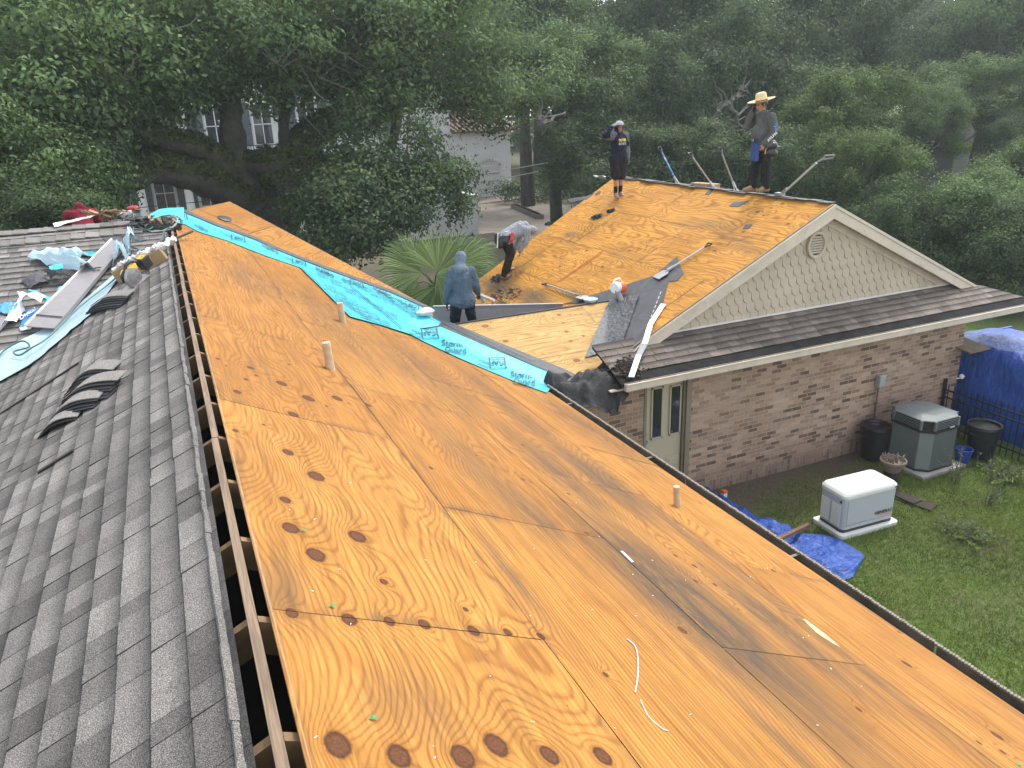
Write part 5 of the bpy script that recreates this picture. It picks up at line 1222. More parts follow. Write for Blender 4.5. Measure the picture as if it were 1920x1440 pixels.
    if 'pants' in wear:
        f_ = wear.get('pl', 1.0); e = wear.get('pe', .02)
        if f_ < 1: pr = [('c', g('h'+s_), .11+e, g('h'+s_).lerp(g('kn'+s_), .96), .085+e) for s_ in 'LR']
        else: pr = leg('L', e) + leg('R', e)
        blob('trousers', pr + [('c', g('hL'), .108, g('hR'), .108), ('c', hip - Vector((0, 0, .02)), .135*fat, hip.lerp(che, .12), .13*fat)], wear['pants'], T, .011, 4, .04, 9)
    for s_ in 'LR':
        an, to = g('an'+s_), g('to'+s_); d = (to-an); d.z = 0 if not J.get('slope') else d.z; d.normalize() if d.length > 0 else None
        h_ = wear.get('boot', .10); axis = (g('kn'+s_)-an).normalized(); be = an - axis*.055
        sh = blob('shoe', [('c', be - d*.03, .045, be + d*.10, .044), ('c', be + d*.08, .045, to, .040), ('c', be, .046, an + axis*h_*.5, .052), ('c', an, .050, an + axis*h_, .055)] if h_ > .05 else [('c', be - d*.03, .042, be + d*.10, .042), ('c', be + d*.08, .043, to, .036), ('c', be, .042, an - axis*.02, .045)], wear['shoes'], T, .009, 4, .015)
        if 'socks' in wear: blob('sock', [('c', an - axis*.02, .046, an + axis*.15, .052)], wear['socks'], T, .010, 3)
    if 'hood' in wear:
        blob('hood', [('c', c + up*.035 - fw*.02, .096, c - up*.02 - fw*.012, .096), ('c', c - up*.05 - fw*.01, .088, nek + up*.0, .078), ('c', nek - fw*.03 - up*.01, .092, nek - fw*.05 - up*.06, .10), ('c', nek - rt*.09 - up*.045, .055, nek + rt*.09 - up*.045, .055)], wear['hood'], T, .010, 4, .03, 2, cut=[(c + fw*.066, fw)] if wear.get('open', True) else None)
    elif 'hair' in wear: blob('hair', [('e', c + up*.035 - fw*.018, (.086, .100, .098))], wear['hair'], T, .010, 3, .03, cut=[(c + fw*.05 + up*.02, (fw - up*.6))])
    return T, dict(up=up, fw=fw, rt=rt, c=c)
def base_joints(**k):
    J = dict(hip=(0, 0, .95), chest=(0, 0, 1.28), neck=(0, .01, 1.48), head=(0, .03, 1.60), shL=(-.19, 0, 1.40), shR=(.19, 0, 1.40), elL=(-.25, -.02, 1.12), elR=(.25, -.02, 1.12), wrL=(-.26, .06, .88), wrR=(.26, .06, .88),
             hL=(-.09, 0, .90), hR=(.09, 0, .90), knL=(-.10, .02, .50), knR=(.10, .02, .50), anL=(-.11, 0, .10), anR=(.11, 0, .10), toL=(-.13, .16, .045), toR=(.13, .16, .045))
    J.update(k); return J
NAVY = fabric('navy sweatshirt', (.012, .012, .028)); GREYS = fabric('grey heather sleeve', (.13, .135, .15)); BLK = fabric('black trousers', (.011, .010, .010)); BLK2 = fabric('dark brown work trousers', (.022, .015, .012))
KAKI = fabric('tan suede boot', (.28, .18, .09), .2); WSHOE = fabric('dusty white shoe', (.36, .30, .26)); BRB = fabric('brown leather boot', (.17, .085, .045), .3)
GSH = fabric('grey work shirt', (.105, .105, .10), .12); LGH = fabric('light grey hooded shirt', (.30, .31, .33), .1); BLH = fabric('faded blue hooded shirt', (.10, .135, .18), .22, scale=6)
# 1 the one in shorts, hand at the cap
fp = on(PG, (1158, 369)); sl = Vector((0, 0, 0))
J = base_joints(hL=(-.085, 0, .90), hR=(.085, 0, .90), anL=(-.075, 0, .11), anR=(.075, .02, .10), toL=(-.06, .17, .04), toR=(.12, .18, .03), knL=(-.085, .02, .50), knR=(.085, .03, .50), elR=(.36, .0, 1.44), wrR=(.30, .14, 1.60), hdR=(-.5, .2, .5), pnR=(-.5, -.3, -.5), curlR=1.2, elL=(-.27, -.03, 1.13), wrL=(-.25, .03, .88), face=(.05, 1, -.15))
T, hh = person('standing roofer in navy sweatshirt and dark shorts touching his cap', tuple(fp + Vector((0, 0, -.01))), math.radians(185), .925, J, dict(shirt=NAVY, sleeves=GREYS, pants=fabric('brown black shorts', (.02, .014, .012)), pl=.5, pe=.03, shoes=WSHOE, boot=.04, socks=BLK, hood=fabric('black hood', (.014, .014, .017)), hem=.05))
c, up, fw, rt = hh['c'], hh['up'], hh['fw'], hh['rt']
blob('cap', [('e', c + up*.06 - fw*.0, (.098, .108, .085))], fabric('white cap', (.5, .5, .52)), T, .01, 3, cut=[(c + up*.055, -up), (c + up*.05 - rt*0, (rt*-1*0 - up))])
obj('cap_brim', MB().poly([c + up*.062 + fw*a + rt*b for a, b in ((.08, -.075), (.15, -.06), (.165, 0), (.15, .06), (.08, .075))], up, .008), fabric('dark brim', (.03, .03, .04)), T, local=True)
fr = Vector((0, 1, 0))
a_ = text_quad('printed_lettering', 'OUTER', (.105, .175, 1.285), (-.105, .175, 1.285), (.105, .168, 1.345), simple('yellow print', (.85, .62, .08), .6, .1, 4), T, bold=.04, local=True)
b_ = text_quad('printed_lettering', 'BANKS', (.105, .176, 1.205), (-.105, .176, 1.205), (.105, .174, 1.265), simple('grey print', (.30, .32, .38), .6, .1, 4), T, bold=.04, local=True)
wr = Vector(J['wrL']); blob('glove', hand_prims(wr, wr - Vector(J['elL']), (1, 0, 0), -1, .6, 1.12), M['black'], T, .008, 2)
wr = Vector(J['wrR']); blob('glove', hand_prims(wr, Vector((-.5, .2, .5)), (-.5, -.3, -.5), 1, 1.2, 1.15) + [('c', wr - Vector((.02, 0, .04)), .04, wr, .04)], fabric('grey knit glove', (.30, .31, .30)), T, .008, 2)
# 2 the hat wearer on the phone
fp = on_x((1424, 360), 9.84)
J = base_joints(fat=1.18, bf=(0, 1, -.05), hip=(0, 0, .93), chest=(0, .0, 1.27), neck=(0, .05, 1.46), head=(0, .075, 1.585), shL=(-.20, -.02, 1.38), shR=(.20, 0, 1.38), elL=(-.25, -.07, 1.10), wrL=(-.24, .12, .90), hdL=(.05, .35, -1), pnL=(1, 0, 0), curlL=1.0,
    elR=(.27, .20, 1.20), wrR=(.14, .16, 1.47), hdR=(-.1, .05, 1), pnR=(-1, -.2, 0), curlR=1.1, anL=(-.11, -.06, .11), anR=(.12, .06, .11), toL=(-.13, .12, .045), toR=(.13, .25, .045), knL=(-.11, -.02, .50), knR=(.11, .06, .50), face=(0, 1, -.12))
T, hh = person('heavy roofer in a straw hat and grey shirt talking on a phone', tuple(fp + Vector((0, 0, -.005))), math.radians(80), .94, J, dict(shirt=GSH, pants=fabric('black jeans', (.014, .015, .014)), pl=1, pe=.022, shoes=KAKI, boot=.17, hair=M['black'], hem=.02))
c, up, fw, rt = hh['c'], hh['up'], hh['fw'], hh['rt']; Ru = Matrix((rt, fw, up)).transposed()
ST_ = simple('woven straw', (.62, .46, .25), .7, .12, 40, bump=.4, bscale=90)
mb = MB().lathe([(0, .155), (.05, .16), (.078, .150), (.092, .125), (.100, .03), (.104, .0), (.20, .012), (.235, .028), (.232, .020), (.12, -.012), (.09, -.01), (.088, .02), (0, .11)], c + up*.062, 36, Ru, sx=.95, sy=1.1)
HT = obj('straw_hat', mb, ST_, T, local=True, smooth=True); obj('hat_band', MB().lathe([(.1045, .002), (.1055, .028), (.1035, .030), (.1025, .002)], c + up*.062, 36, Ru, sx=.955, sy=1.105), fabric('brown band', (.12, .05, .02)), HT, local=True)
wr = Vector(J['wrR']); obj('phone', MB().box(wr + Vector((-.055, .02, .06)), (.012, .07, .14), Matrix.Rotation(.25, 3, 'X')), M['black'], T, local=True, bevel=.004)
a, b = Vector(J['shL']), Vector(J['elL']); 
for s_, e0, e1, mt in (('ATLAN', (b + Vector((-.072, 0, 0))).lerp(Vector(J['wrL']) + Vector((-.064, 0, 0)), .02), Vector(J['wrL']) + Vector((-.062, -.03, .05)), M['white']),):
    d = (e1-e0); fwd = Vector((0, .8, .55)).normalized()
    text_quad('printed_lettering', s_, e1 - fwd*.022 + Vector((-.003, 0, 0)), e0 - fwd*.022 + Vector((-.012, 0, 0)), e1 + fwd*.03 + Vector((-.003, 0, 0)), mt, T, bold=.05, local=True)
mb = MB(); rr = random.Random(3)
for k in range(16):
    p = a.lerp(b, .45 + .5*k/16) + Vector((-.084 + .004*math.sin(k), rr.uniform(-.03, .03), 0)); mb.box(p, (.006, .018, .022), Euler((rr.random()*3, 0, 0)).to_matrix())
obj('sleeve_print', mb, simple('blue print', (.10, .25, .55), .6, .2, 9), T, local=True)
mb = MB(); mb.lathe([(.175, -.03), (.178, .03), (.165, .03), (.162, -.03)], (0, .03, .97), 30, sx=.95, sy=1.08); TB = obj('tool_belt', mb, M['black'], T, local=True)
obj('buckle', MB().box((-.03, .235, .97), (.05, .02, .05)), M['steel'], TB, local=True)
blob('tool_pouch', [('c', (-.17, -.13, .86), .07, (-.17, .0, .86), .06), ('c', (-.17, -.13, .72), .08, (-.17, .0, .74), .06), ('c', (-.05, -.19, .9), .06, (.08, -.19, .86), .06)], M['black'], TB, .012, 3)
mb = MB().tube([(-.20, -.24, .84), (-.19, -.10, .85), (-.18, .0, .86)], .012, 6); mb.tube([(-.15, -.2, .82), (-.15, -.12, .93)], .008, 6); obj('pouch_frame', mb, M['steel'], TB, local=True)
obj('hammer', MB().tube([(-.20, .05, .90), (-.20, .06, .72)], [.013, .014], 8).tube([(-.20, .0, .91), (-.20, .09, .91)], [.016, .016], 8), M['lumber_new'], TB, local=True)
V = []
for i in range(12):
    for j in range(10): u, v = i/11, j/9; V.append((-.14 + .27*u, .155 + .06*math.sin(u*3.1) + .02*math.sin(u*14)*v, .93 - .33*v - .02*math.sin(u*7)))
sheet('shirt_tail', V, 12, 10, fabric('blue denim cloth', (.045, .085, .24)), T, .006, local=True)
# 3 bending worker
fp = on(PG, (953, 516)); fp2 = on(PG, (975, 506))
J = base_joints(hip=(0, -.02, .86), chest=(0, .30, 1.00), neck=(0, .48, .98), head=(0, .60, .93), shL=(-.17, .42, .98), shR=(.17, .42, .98), elL=(-.19, .38, .72), elR=(.19, .38, .72), wrL=(-.12, .24, .54), wrR=(.12, .26, .54), hdL=(.1, -.1, -1), hdR=(-.1, -.1, -1), pnL=(.3, -1, 0), pnR=(-.3, -1, 0),
    hL=(-.09, -.03, .84), hR=(.09, -.03, .84), knL=(-.11, .10, .47), knR=(.12, .02, .46), anL=(-.12, .06, .10), anR=(.13, -.16, .04), toL=(-.13, .24, .10), toR=(.14, .0, .0), face=(0, .3, -1), slope=True)
T, hh = person('roofer in a light grey hood bending over the low edge of the golden slope', tuple(fp + Vector((.0, .0, .0))), math.radians(-90), .95, J, dict(shirt=LGH, pants=BLK2, pe=.026, shoes=BRB, boot=.13, hood=LGH, hem=.03))
mb = MB(); B_ = blob('tool_belt', [('c', (.17, -.06, .90), .07, (.17, -.10, .78), .08), ('c', (.10, -.20, .86), .07, (.10, -.20, .70), .08), ('c', (-.1, -.19, .88), .06, (-.1, -.18, .74), .07)], M['black'], T, .012, 3)
blob('red_pouch', [('c', (.245, .03, .95), .035, (.245, .0, .80), .045)], M['red'], B_, .012, 3); obj('hammer_handle', MB().tube([(.16, -.27, .98), (.16, -.30, .66)], [.012, .014], 8), M['white_metal'], B_, local=True)
obj('white_pouch', MB().box((.235, -.10, .96), (.06, .10, .10)), fabric('pale pouch', (.5, .5, .52)), B_, local=True, bevel=.015)
# 4 blue hood, seen from behind
YB = 11.50; ht = on_y((862, 474), YB); sc = .93; fz = ht.z - 1.71*sc
J = base_joints(anL=(-.17, 0, .10), anR=(.17, 0, .10), toL=(-.20, .16, .045), toR=(.22, .15, .045), knL=(-.15, .04, .50), knR=(.15, .04, .50), head=(.02, .05, 1.60), elL=(-.245, .0, 1.08), wrL=(-.265, .09, .84), elR=(.25, .05, 1.10), wrR=(.31, .24, .92), hdR=(.3, .6, -.6), face=(.25, 1, -.3), shL=(-.175, 0, 1.375), shR=(.175, .02, 1.375))
T, hh = person('roofer in a faded blue hooded shirt seen from behind the pale plywood ridge', (ht.x, YB, fz), math.radians(-14), sc, J, dict(shirt=BLH, pants=fabric('near black joggers', (.012, .014, .02)), pe=.024, shoes=BRB, boot=.1, hood=fabric('sun bleached blue hood', (.17, .21, .26), .3), open=True, hem=.03))
wr = Vector(J['wrR']); blob('glove', hand_prims(wr, (.3, .6, -.6), (-1, 0, 0), 1, .9, 1.15), M['blackfelt'], T, .008, 2); wr = Vector(J['wrL']); blob('glove', hand_prims(wr, wr - Vector(J['elL']), (1, 0, 0), -1, .5, 1.15), fabric('dark blue glove', (.02, .03, .06)), T, .008, 2)
a = on_y((878, 528), 12.3); b = on_y((908, 566), 12.9); c_ = on_y((925, 563), 13.2)
o = obj('gutter_length', MB().beam(a, b, .05, .05).beam(on_y((896, 551), 12.5), c_, .07, .04), M['white_metal']); tag(o, 'pale metal channel length held by the roofer in blue', 'metal channel')
# 5 red shirt, low behind the left ridge
cz = on_y((152, 404), wy + 1.2)
J = base_joints(hip=(0, -.1, .55), chest=(0, .12, .80), neck=(0, .26, .92), head=(0, .37, .92), shL=(-.21, .16, .86), shR=(.21, .16, .86), elL=(-.28, .30, .62), elR=(.28, .30, .62), wrL=(-.18, .48, .50), wrR=(.18, .48, .50), hL=(-.12, -.08, .52), hR=(.12, -.08, .52), knL=(-.2, .3, .45), knR=(.2, .3, .45), anL=(-.18, .08, .1), anR=(.18, .08, .1), toL=(-.18, .25, .05), toR=(.18, .25, .05), face=(0, .6, -.8))
person('roofer in a dark red hooded shirt crouching beyond the left ridge', (cz.x, wy + 1.2, cz.z - .80), math.radians(5), .95, J, dict(shirt=fabric('dark red shirt', (.20, .018, .03)), pants=BLK, shoes=BRB, boot=.1, hood=fabric('dark red hood', (.16, .016, .026)), hem=.03))
# ============================================================ YARD
A, B_, C_ = on_z((1530, 974), .07), on_z((1578, 1001), .07), on_z((1674, 975), .07)
ex = (C_-B_); gw = ex.length; ex.normalize(); ey = Vector((-ex.y, ex.x, 0)); gd = max(.5, (A-B_).dot(ey)); gh = .50
G = thing('standby_generator', 'white and grey standby generator on its pad in the lawn', 'generator', tuple(B_ + ex*gw/2 + ey*gd/2 - Vector((0, 0, .07))), (0, 0, math.atan2(ex.y, ex.x)))
GREYP = simple('light grey enamel', (.40, .42, .43), .42, .03, 2); OFFW = simple('off white enamel', (.66, .65, .59), .4, .03, 2)
def rbox(mb, c, d, r, seg=5, taper=1.0):
    P = []
    for sx_, sy_, a0 in ((1, 1, 0), (-1, 1, 90), (-1, -1, 180), (1, -1, 270)):
        for k in range(seg+1):
            a = math.radians(a0 + 90*k/seg); P.append((sx_*(d[0]/2-r) + r*math.cos(a), sy_*(d[1]/2-r) + r*math.sin(a)))
    n = len(P); V = [(c[0]+x, c[1]+y, c[2]-d[2]/2) for x, y in P] + [(c[0]+x*taper, c[1]+y*taper, c[2]+d[2]/2) for x, y in P]
    mb.add(V, [tuple(range(n))[::-1], tuple(range(n, 2*n))] + [(i, (i+1) % n, n+(i+1) % n, n+i) for i in range(n)]); return mb
obj('pad', rbox(MB(), (0, 0, .02), (gw+.12, gd+.12, .10), .05), OFFW, G, local=True, bevel=.01)
obj('base_rail', rbox(MB(), (0, 0, .095), (gw-.01, gd-.01, .05), .05), M['black'], G, local=True)
GB = obj('body', rbox(MB(), (0, 0, .12+gh/2), (gw, gd, gh), .07, taper=1.02), GREYP, G, local=True, smooth=True)
V = MB(); rbox(V, (0, 0, .12+gh+.025), (gw*1.04, gd*1.05, .06), .08); rbox(V, (0, 0, .12+gh+.072), (gw*1.035, gd*1.045, .035), .08, taper=.93)
LD = obj('lid', V, OFFW, G, local=True, smooth=True, bevel=.006)
obj('lid_seam', MB().box((-gw*.40, 0, .12+gh+.0905), (.006, gd*.9, .002)), GREYP, LD, local=True); obj('latch', MB().box((gw*.47, -gd*.53, .12+gh+.03), (.07, .012, .022)), M['black'], LD, local=True, bevel=.003)
mb = MB()
for side in (-1, 1):
    for k in range(13): mb.box((-gw/2-.012, side*gd*.21, .17 + k*.027), (.016, gd*.34, .014), Matrix.Rotation(.5, 3, 'Y'))
obj('louvre', mb, OFFW, GB, local=True)
obj('door_seam', MB().box((0, -gd/2-.008, .19), (gw*.9, .004, .003)).box((-gw*.44, -gd/2-.009, .38), (.003, .004, .42)), M['grey_metal'], GB, local=True); obj('lock', MB().box((-gw/2-.014, -gd*.36, .12+gh*.88), (.01, .03, .03)), M['black'], GB, local=True)
text_quad('printed_lettering', 'GENERAC', (gw*.10, -gd/2-.013, .255), (gw*.44, -gd/2-.013, .255), (gw*.10, -gd/2-.013, .305), simple('black print', (.02, .02, .02), .5), GB, bold=.035, local=True)
obj('orange_line', MB().box((gw*.30, -gd/2-.011, .235), (gw*.26, .003, .009)), M['orange'], GB, local=True)
# air conditioner
g0 = on_z((1725, 889), .06); ax0, ay0 = 10.86, g0.y; aw = .84
ht_ = on_y((1735, 790), g0.y).z
T = thing('air_conditioner', 'grey air conditioner unit between the black bins by the brick wall', 'air conditioner', (ax0+aw/2, ay0+aw/2-.02, 0))
ACM = simple('sage grey louvred steel', (.16, .18, .17), .55, .08, 3); ACT = simple('grey green plastic top', (.13, .15, .145), .5, .08, 3, dirt=(.3, .28, .22), dirtamt=.25)
def octo(s_, c_): 
    h = s_/2; return [(h-c_, -h), (h, -h+c_), (h, h-c_), (h-c_, h), (-h+c_, h), (-h, h-c_), (-h, -h+c_), (-h+c_, -h)]
def loft(levels):
    mb = MB(); V = []; 
    for z, s_, c_ in levels: V += [(x, y, z) for x, y in octo(s_, c_)]
    Fc = [(i*8+k, i*8+(k+1) % 8, (i+1)*8+(k+1) % 8, (i+1)*8+k) for i in range(len(levels)-1) for k in range(8)] + [tuple(range(8))[::-1], tuple((len(levels)-1)*8+k for k in range(8))]
    return mb.add(V, Fc)
hh_ = ht_ - .02
obj('pad', MB().box((0, 0, .03), (aw+.2, aw+.2, .07)), M['concrete'], T, local=True)
obj('base', loft([(.065, aw+.02, .15), (.10, aw+.02, .15)]), M['black'], T, local=True)
CB = obj('cabinet', loft([(.10, aw, .15), (hh_*.77, aw, .15)]), ACM, T, local=True)
mb = MB()
for s_ in (-1, 1):
    for k in range(30):
        t = -aw/2+.16 + k*(aw-.32)/29; mb.box((t, s_*(aw/2+.004), hh_*.44), (.006, .012, hh_*.68)); mb.box((s_*(aw/2+.004), t, hh_*.44), (.012, .006, hh_*.68))
obj('coil_grille', mb, ACM, CB, local=True)
TP = obj('louvre_band', loft([(hh_*.76, aw+.05, .16), (hh_*.80, aw+.05, .16), (hh_*.802, aw+.01, .16), (hh_*.955, aw-.04, .16)]), M['attic'], T, local=True)
obj('top_plate', loft([(hh_*.95, aw+.0, .16), (hh_*.965, aw-.01, .16), (hh_*1.0, aw-.30, .14)]), ACT, TP, local=True)
mb = MB()
for k in range(5):
    z = hh_*.825 + k*.026; s_ = aw+.04-.04*k/5
    for s2_ in (-1, 1): mb.box((0, s2_*s_/2, z), (s_-.32, .012, .007)); mb.box((s2_*s_/2, 0, z), (.012, s_-.32, .007))
for x, y in octo(aw+.0, .15): mb.box((x, y, hh_*.875), (.035, .035, hh_*.17))
obj('fan_louvre', mb, ACT, TP, local=True); obj('name_plate', MB().box((.10, -aw/2-.03, hh_*.815), (.10, .01, .02)), M['trim_lt'], TP, local=True)
# bins
def bin_(x, y, h, r, lab, lidded=True):
    T = thing('trash_can', lab, 'trash can', (x, y, 0), group='black trash cans')
    bd = obj('bin', MB().lathe([(0, 0), (r*.80, 0), (r*.97, h*.93), (r*1.04, h*.93), (r*1.06, h), (r*.93, h), (r*.9, h-.04), (r*.86, h*.55), (0, h*.5)], (0, 0, .02), 36), M['black'], T, local=True, smooth=True)
    lidp = [(0, h-.03), (r*.55, h-.03), (r*.60, h-.005), (r*.86, h-.005), (r*.92, h+.03), (r*1.02, h+.035), (r*1.04, h-.01), (r*.9, h-.05), (0, h-.06)] if lidded else [(r*.92, h-.02), (r*.94, h+.03), (r*1.05, h+.035), (r*1.08, h-.01), (r*1.0, h-.03)]
    obj('lid' if lidded else 'rim', MB().lathe(lidp, (0, 0, .03), 36), M['black'], T, local=True, smooth=True)
    mb = MB()
    for s_ in (-1, 1): mb.tube([(s_*r*.98, -.06, h*.86), (s_*r*1.14, -.05, h*.88), (s_*r*1.14, .05, h*.88), (s_*r*.98, .06, h*.86)], .012, 6)
    obj('handle', mb, M['black'], T, local=True); return T
cl = on_z((1643, 800), .72); q = on_y((1643, 800), 8.86); bin_(q.x, 8.86, max(.5, q.z-.02), .245, 'black trash can against the brick wall left of the air conditioner')
q = on_z((1846, 862), .0); hq = on_y((1848, 802), q.y+.1).z; bin_(q.x+.02, q.y+.12, max(.5, hq), .26, 'black trash can in front of the blue tarp right of the air conditioner', False)
mb = MB()
for k in range(5): mb.box((rr.uniform(-.1, .1), rr.uniform(-.1, .1), 0), (.1, .02, .006), Euler((rr.random(), rr.random(), rr.random()*6)).to_matrix())
q = on_z((1804, 868), 0); T = thing('bucket', 'small blue bucket on the grass beside the air conditioner', 'bucket', (q.x, q.y, 0)); BLP = simple('blue plastic', (.02, .05, .26), .4, .1, 5)
obj('pail', MB().lathe([(0, 0), (.10, 0), (.13, .25), (.145, .25), (.145, .265), (.125, .265), (.10, .03), (0, .02)], (0, 0, .01), 24), BLP, T, local=True, smooth=True); obj('handle', MB().tube([(-.14, 0, .24), (-.10, -.07, .17), (0, -.10, .15), (.10, -.07, .17), (.14, 0, .24)], .004, 5), M['wirewhite'], T, local=True)
q = on_z((1668, 912), 0); T = thing('flower_pot', 'tan flower pot of dry succulents raised on a dark stand', 'flower pot', (q.x, q.y, 0)); hz_ = on_y((1667, 866), q.y).z
obj('stand', MB().lathe([(0, 0), (.12, 0), (.14, .1), (.12, hz_-.20), (0, hz_-.20)], (0, 0, .01), 14), M['blackfelt'], T, local=True, smooth=True)
PT = obj('pot', MB().lathe([(0, hz_-.19), (.12, hz_-.19), (.185, hz_-.03), (.205, hz_-.03), (.205, hz_+.01), (.185, hz_+.01), (.17, hz_-.03), (0, hz_-.03)], (0, 0, .01), 28), simple('dull clay', (.17, .125, .09), .8, .1, 5), T, local=True, smooth=True)
mb = MB()
for k in range(34):
    a, r_ = rr.random()*6.28, rr.random()*.14; mb.tube([(r_*math.cos(a), r_*math.sin(a), hz_-.03), (r_*1.3*math.cos(a), r_*1.3*math.sin(a), hz_+rr.uniform(.01, .07)), (r_*1.45*math.cos(a)+.01, r_*1.45*math.sin(a), hz_+rr.uniform(.05, .12))], [.014, .011, .003], 5)
obj('succulents', mb, simple('pale dry succulent', (.20, .165, .125), .8, .3, 20), T, local=True)
# tarp on the grass
V = []; ni, nj = 60, 40
E1 = pathpts([(1318, 915), (1345, 930), (1385, 950), (1430, 972), (1478, 985), (1500, 1000), (1540, 1000), (1572, 1008), (1600, 1028), (1622, 1040)], ni); E2 = pathpts([(1322, 925), (1360, 960), (1420, 1000), (1480, 1040), (1540, 1075), (1584, 1087), (1600, 1080), (1612, 1058), (1622, 1042)], ni)
for i in range(ni):
    for j in range(nj):
        p = lerp2(E1[i], E2[i], j/(nj-1)); u, v = i/(ni-1), j/(nj-1); q = on_z(p, .03)
        r_ = abs(float(fbm(np.array([q.x*3.2+4]), np.array([q.y*3.2]), 3)[0])-.5); r2 = abs(float(fbm(np.array([q.x*9+4]), np.array([q.y*9+30]), 3)[0])-.5)
        edge = min(1, 6*min(v, 1-v, 1-u)); V.append(Vector((q.x, q.y, .02 + edge*(.28*(.28-r_)*(.28 > r_)*.8 + .09*r2 + .03))))
o = sheet('ground_tarp', V, ni, nj, M['tarp'], th=.003); tag(o, 'crumpled blue tarp on the grass in front of the generator', 'tarp')
a, b = on_z((1516, 984), .12), on_z((1458, 1012), .35); o = obj('downspout', MB().beam(a, b, .06, .05).beam(b, b + Vector((-.25, -.1, .25)), .06, .05), M['rust']); tag(o, 'brown downspout length lying over the blue tarp', 'downspout')
q = on_z((1357, 938), 0); T = thing('small_marker', 'small white post with an orange cap at the foot of the brick wall', 'marker post', (q.x, q.y, 0)); obj('post', MB().box((0, 0, .07), (.07, .07, .14)), M['white_metal'], T, local=True); obj('cap', MB().box((0, 0, .16), (.08, .08, .04)), M['orange'], T, local=True, bevel=.008)
q = on_z((1715, 945), 0); mb = MB(); mb.box((q.x, q.y+.1, .02), (.25, .75, .04), Matrix.Rotation(.3, 3, 'Z')); mb.box((q.x-.02, q.y+.2, .05), (.22, .5, .03), Matrix.Rotation(.1, 3, 'Z')); o = obj('slate_slab', mb, M['soil'], bevel=.006); tag(o, 'stacked slabs beside the generator, darkened to look shadowed', 'slab')  # slabs take the soil colour so the stone looks shadowed
# tarp covered load behind the fence
def tarpbox():
    x0, x1, y0, y1, z1 = 13.42, 15.3, 2.2, 9.75, 1.60; V = []; nu, nv = 120, 60
    prof = [(x0-.05, 0), (x0-.03, .5), (x0, 1.0), (x0+.01, 1.45), (x0+.10, z1), (x0+.6, z1+.05), ((x0+x1)/2, z1+.03), (x1-.1, z1), (x1, 1.4), (x1+.05, 0)]
    for i in range(nu):
        u = i/(nu-1); y = y0 + (y1-y0)*u; pp = pathpts(prof, nv)
        for j, (x, z) in enumerate(pp):
            r_ = abs(float(fbm(np.array([y*1.6+z*.5]), np.array([x*1.3+z*2.0+40]), 4)[0])-.5); n_ = float(fbm(np.array([y*.8]), np.array([z*1.2+x]), 2)[0])-.5
            bul = -.16*(.3-r_) + .12*n_; V.append((x + (bul if x < x0+.2 else 0), y, z + (.10*n_ - .12*r_ if z > 1.4 else 0)))
    T = thing('tarped_load', 'tall load wrapped in blue tarp behind the iron fence', 'tarped load', (14.3, 6, 0))
    sheet('tarp_cover', [Vector(v) for v in V], nu, nv, M['tarp'], T, th=.004)
    mb = MB().poly([(x0+.05, y1-.02, .0), (x1-.05, y1-.02, 0), (x1-.05, y1-.02, z1-.03), (x0+.05, y1-.02, z1-.03)], (0, 1, 0), .05); mb.poly([(x0+.05, y0, .0), (x1-.05, y0, 0), (x1-.05, y0, z1-.03), (x0+.05, y0, z1-.03)], (0, 1, 0), .05); obj('tarp_end', mb, M['tarp'], T)
    mb = MB().box((13.25, 9.2, 1.62), (.55, .6, .03), Matrix.Rotation(.12, 3, 'X')); obj('plywood_scrap', mb, M['lumber'], T)
tarpbox()
T = thing('iron_fence', 'black iron picket fence in front of the blue tarped load', 'fence', (12.78, 6, 0)); mb = MB(); y = 2.4
while y < 9.15: mb.box((12.78, y, .47), (.014, .014, .96)); mb.lathe([(0, .94), (.012, .95), (.0, .985)], (12.78, y, 0), 6); y += .115
obj('pickets', mb, M['black'], T); mb = MB()
for z in (.16, .84, .70): mb.beam((12.78, 2.4, z), (12.78, 9.15, z), .022, .026)
obj('rail', mb, M['black'], T)
for y in (2.4, 4.65, 6.9, 9.15): obj('post', MB().box((12.78, y, .52), (.045, .045, 1.06)), M['black'], T)
q = on_y((1797, 713), 9.1); T = thing('wall_spigot', 'small white fixture on the right brick corner', 'fixture', (13.2, 9.15, q.z)); obj('lamp_cup', MB().lathe([(0, 0), (.04, 0), (.05, .05), (.02, .08), (0, .08)], (0, 0, 0), 14), M['white'], T, local=True, smooth=True); obj('arm', MB().tube([(-.08, .04, 0), (0, 0, .0)], .012, 6), M['white'], T, local=True)

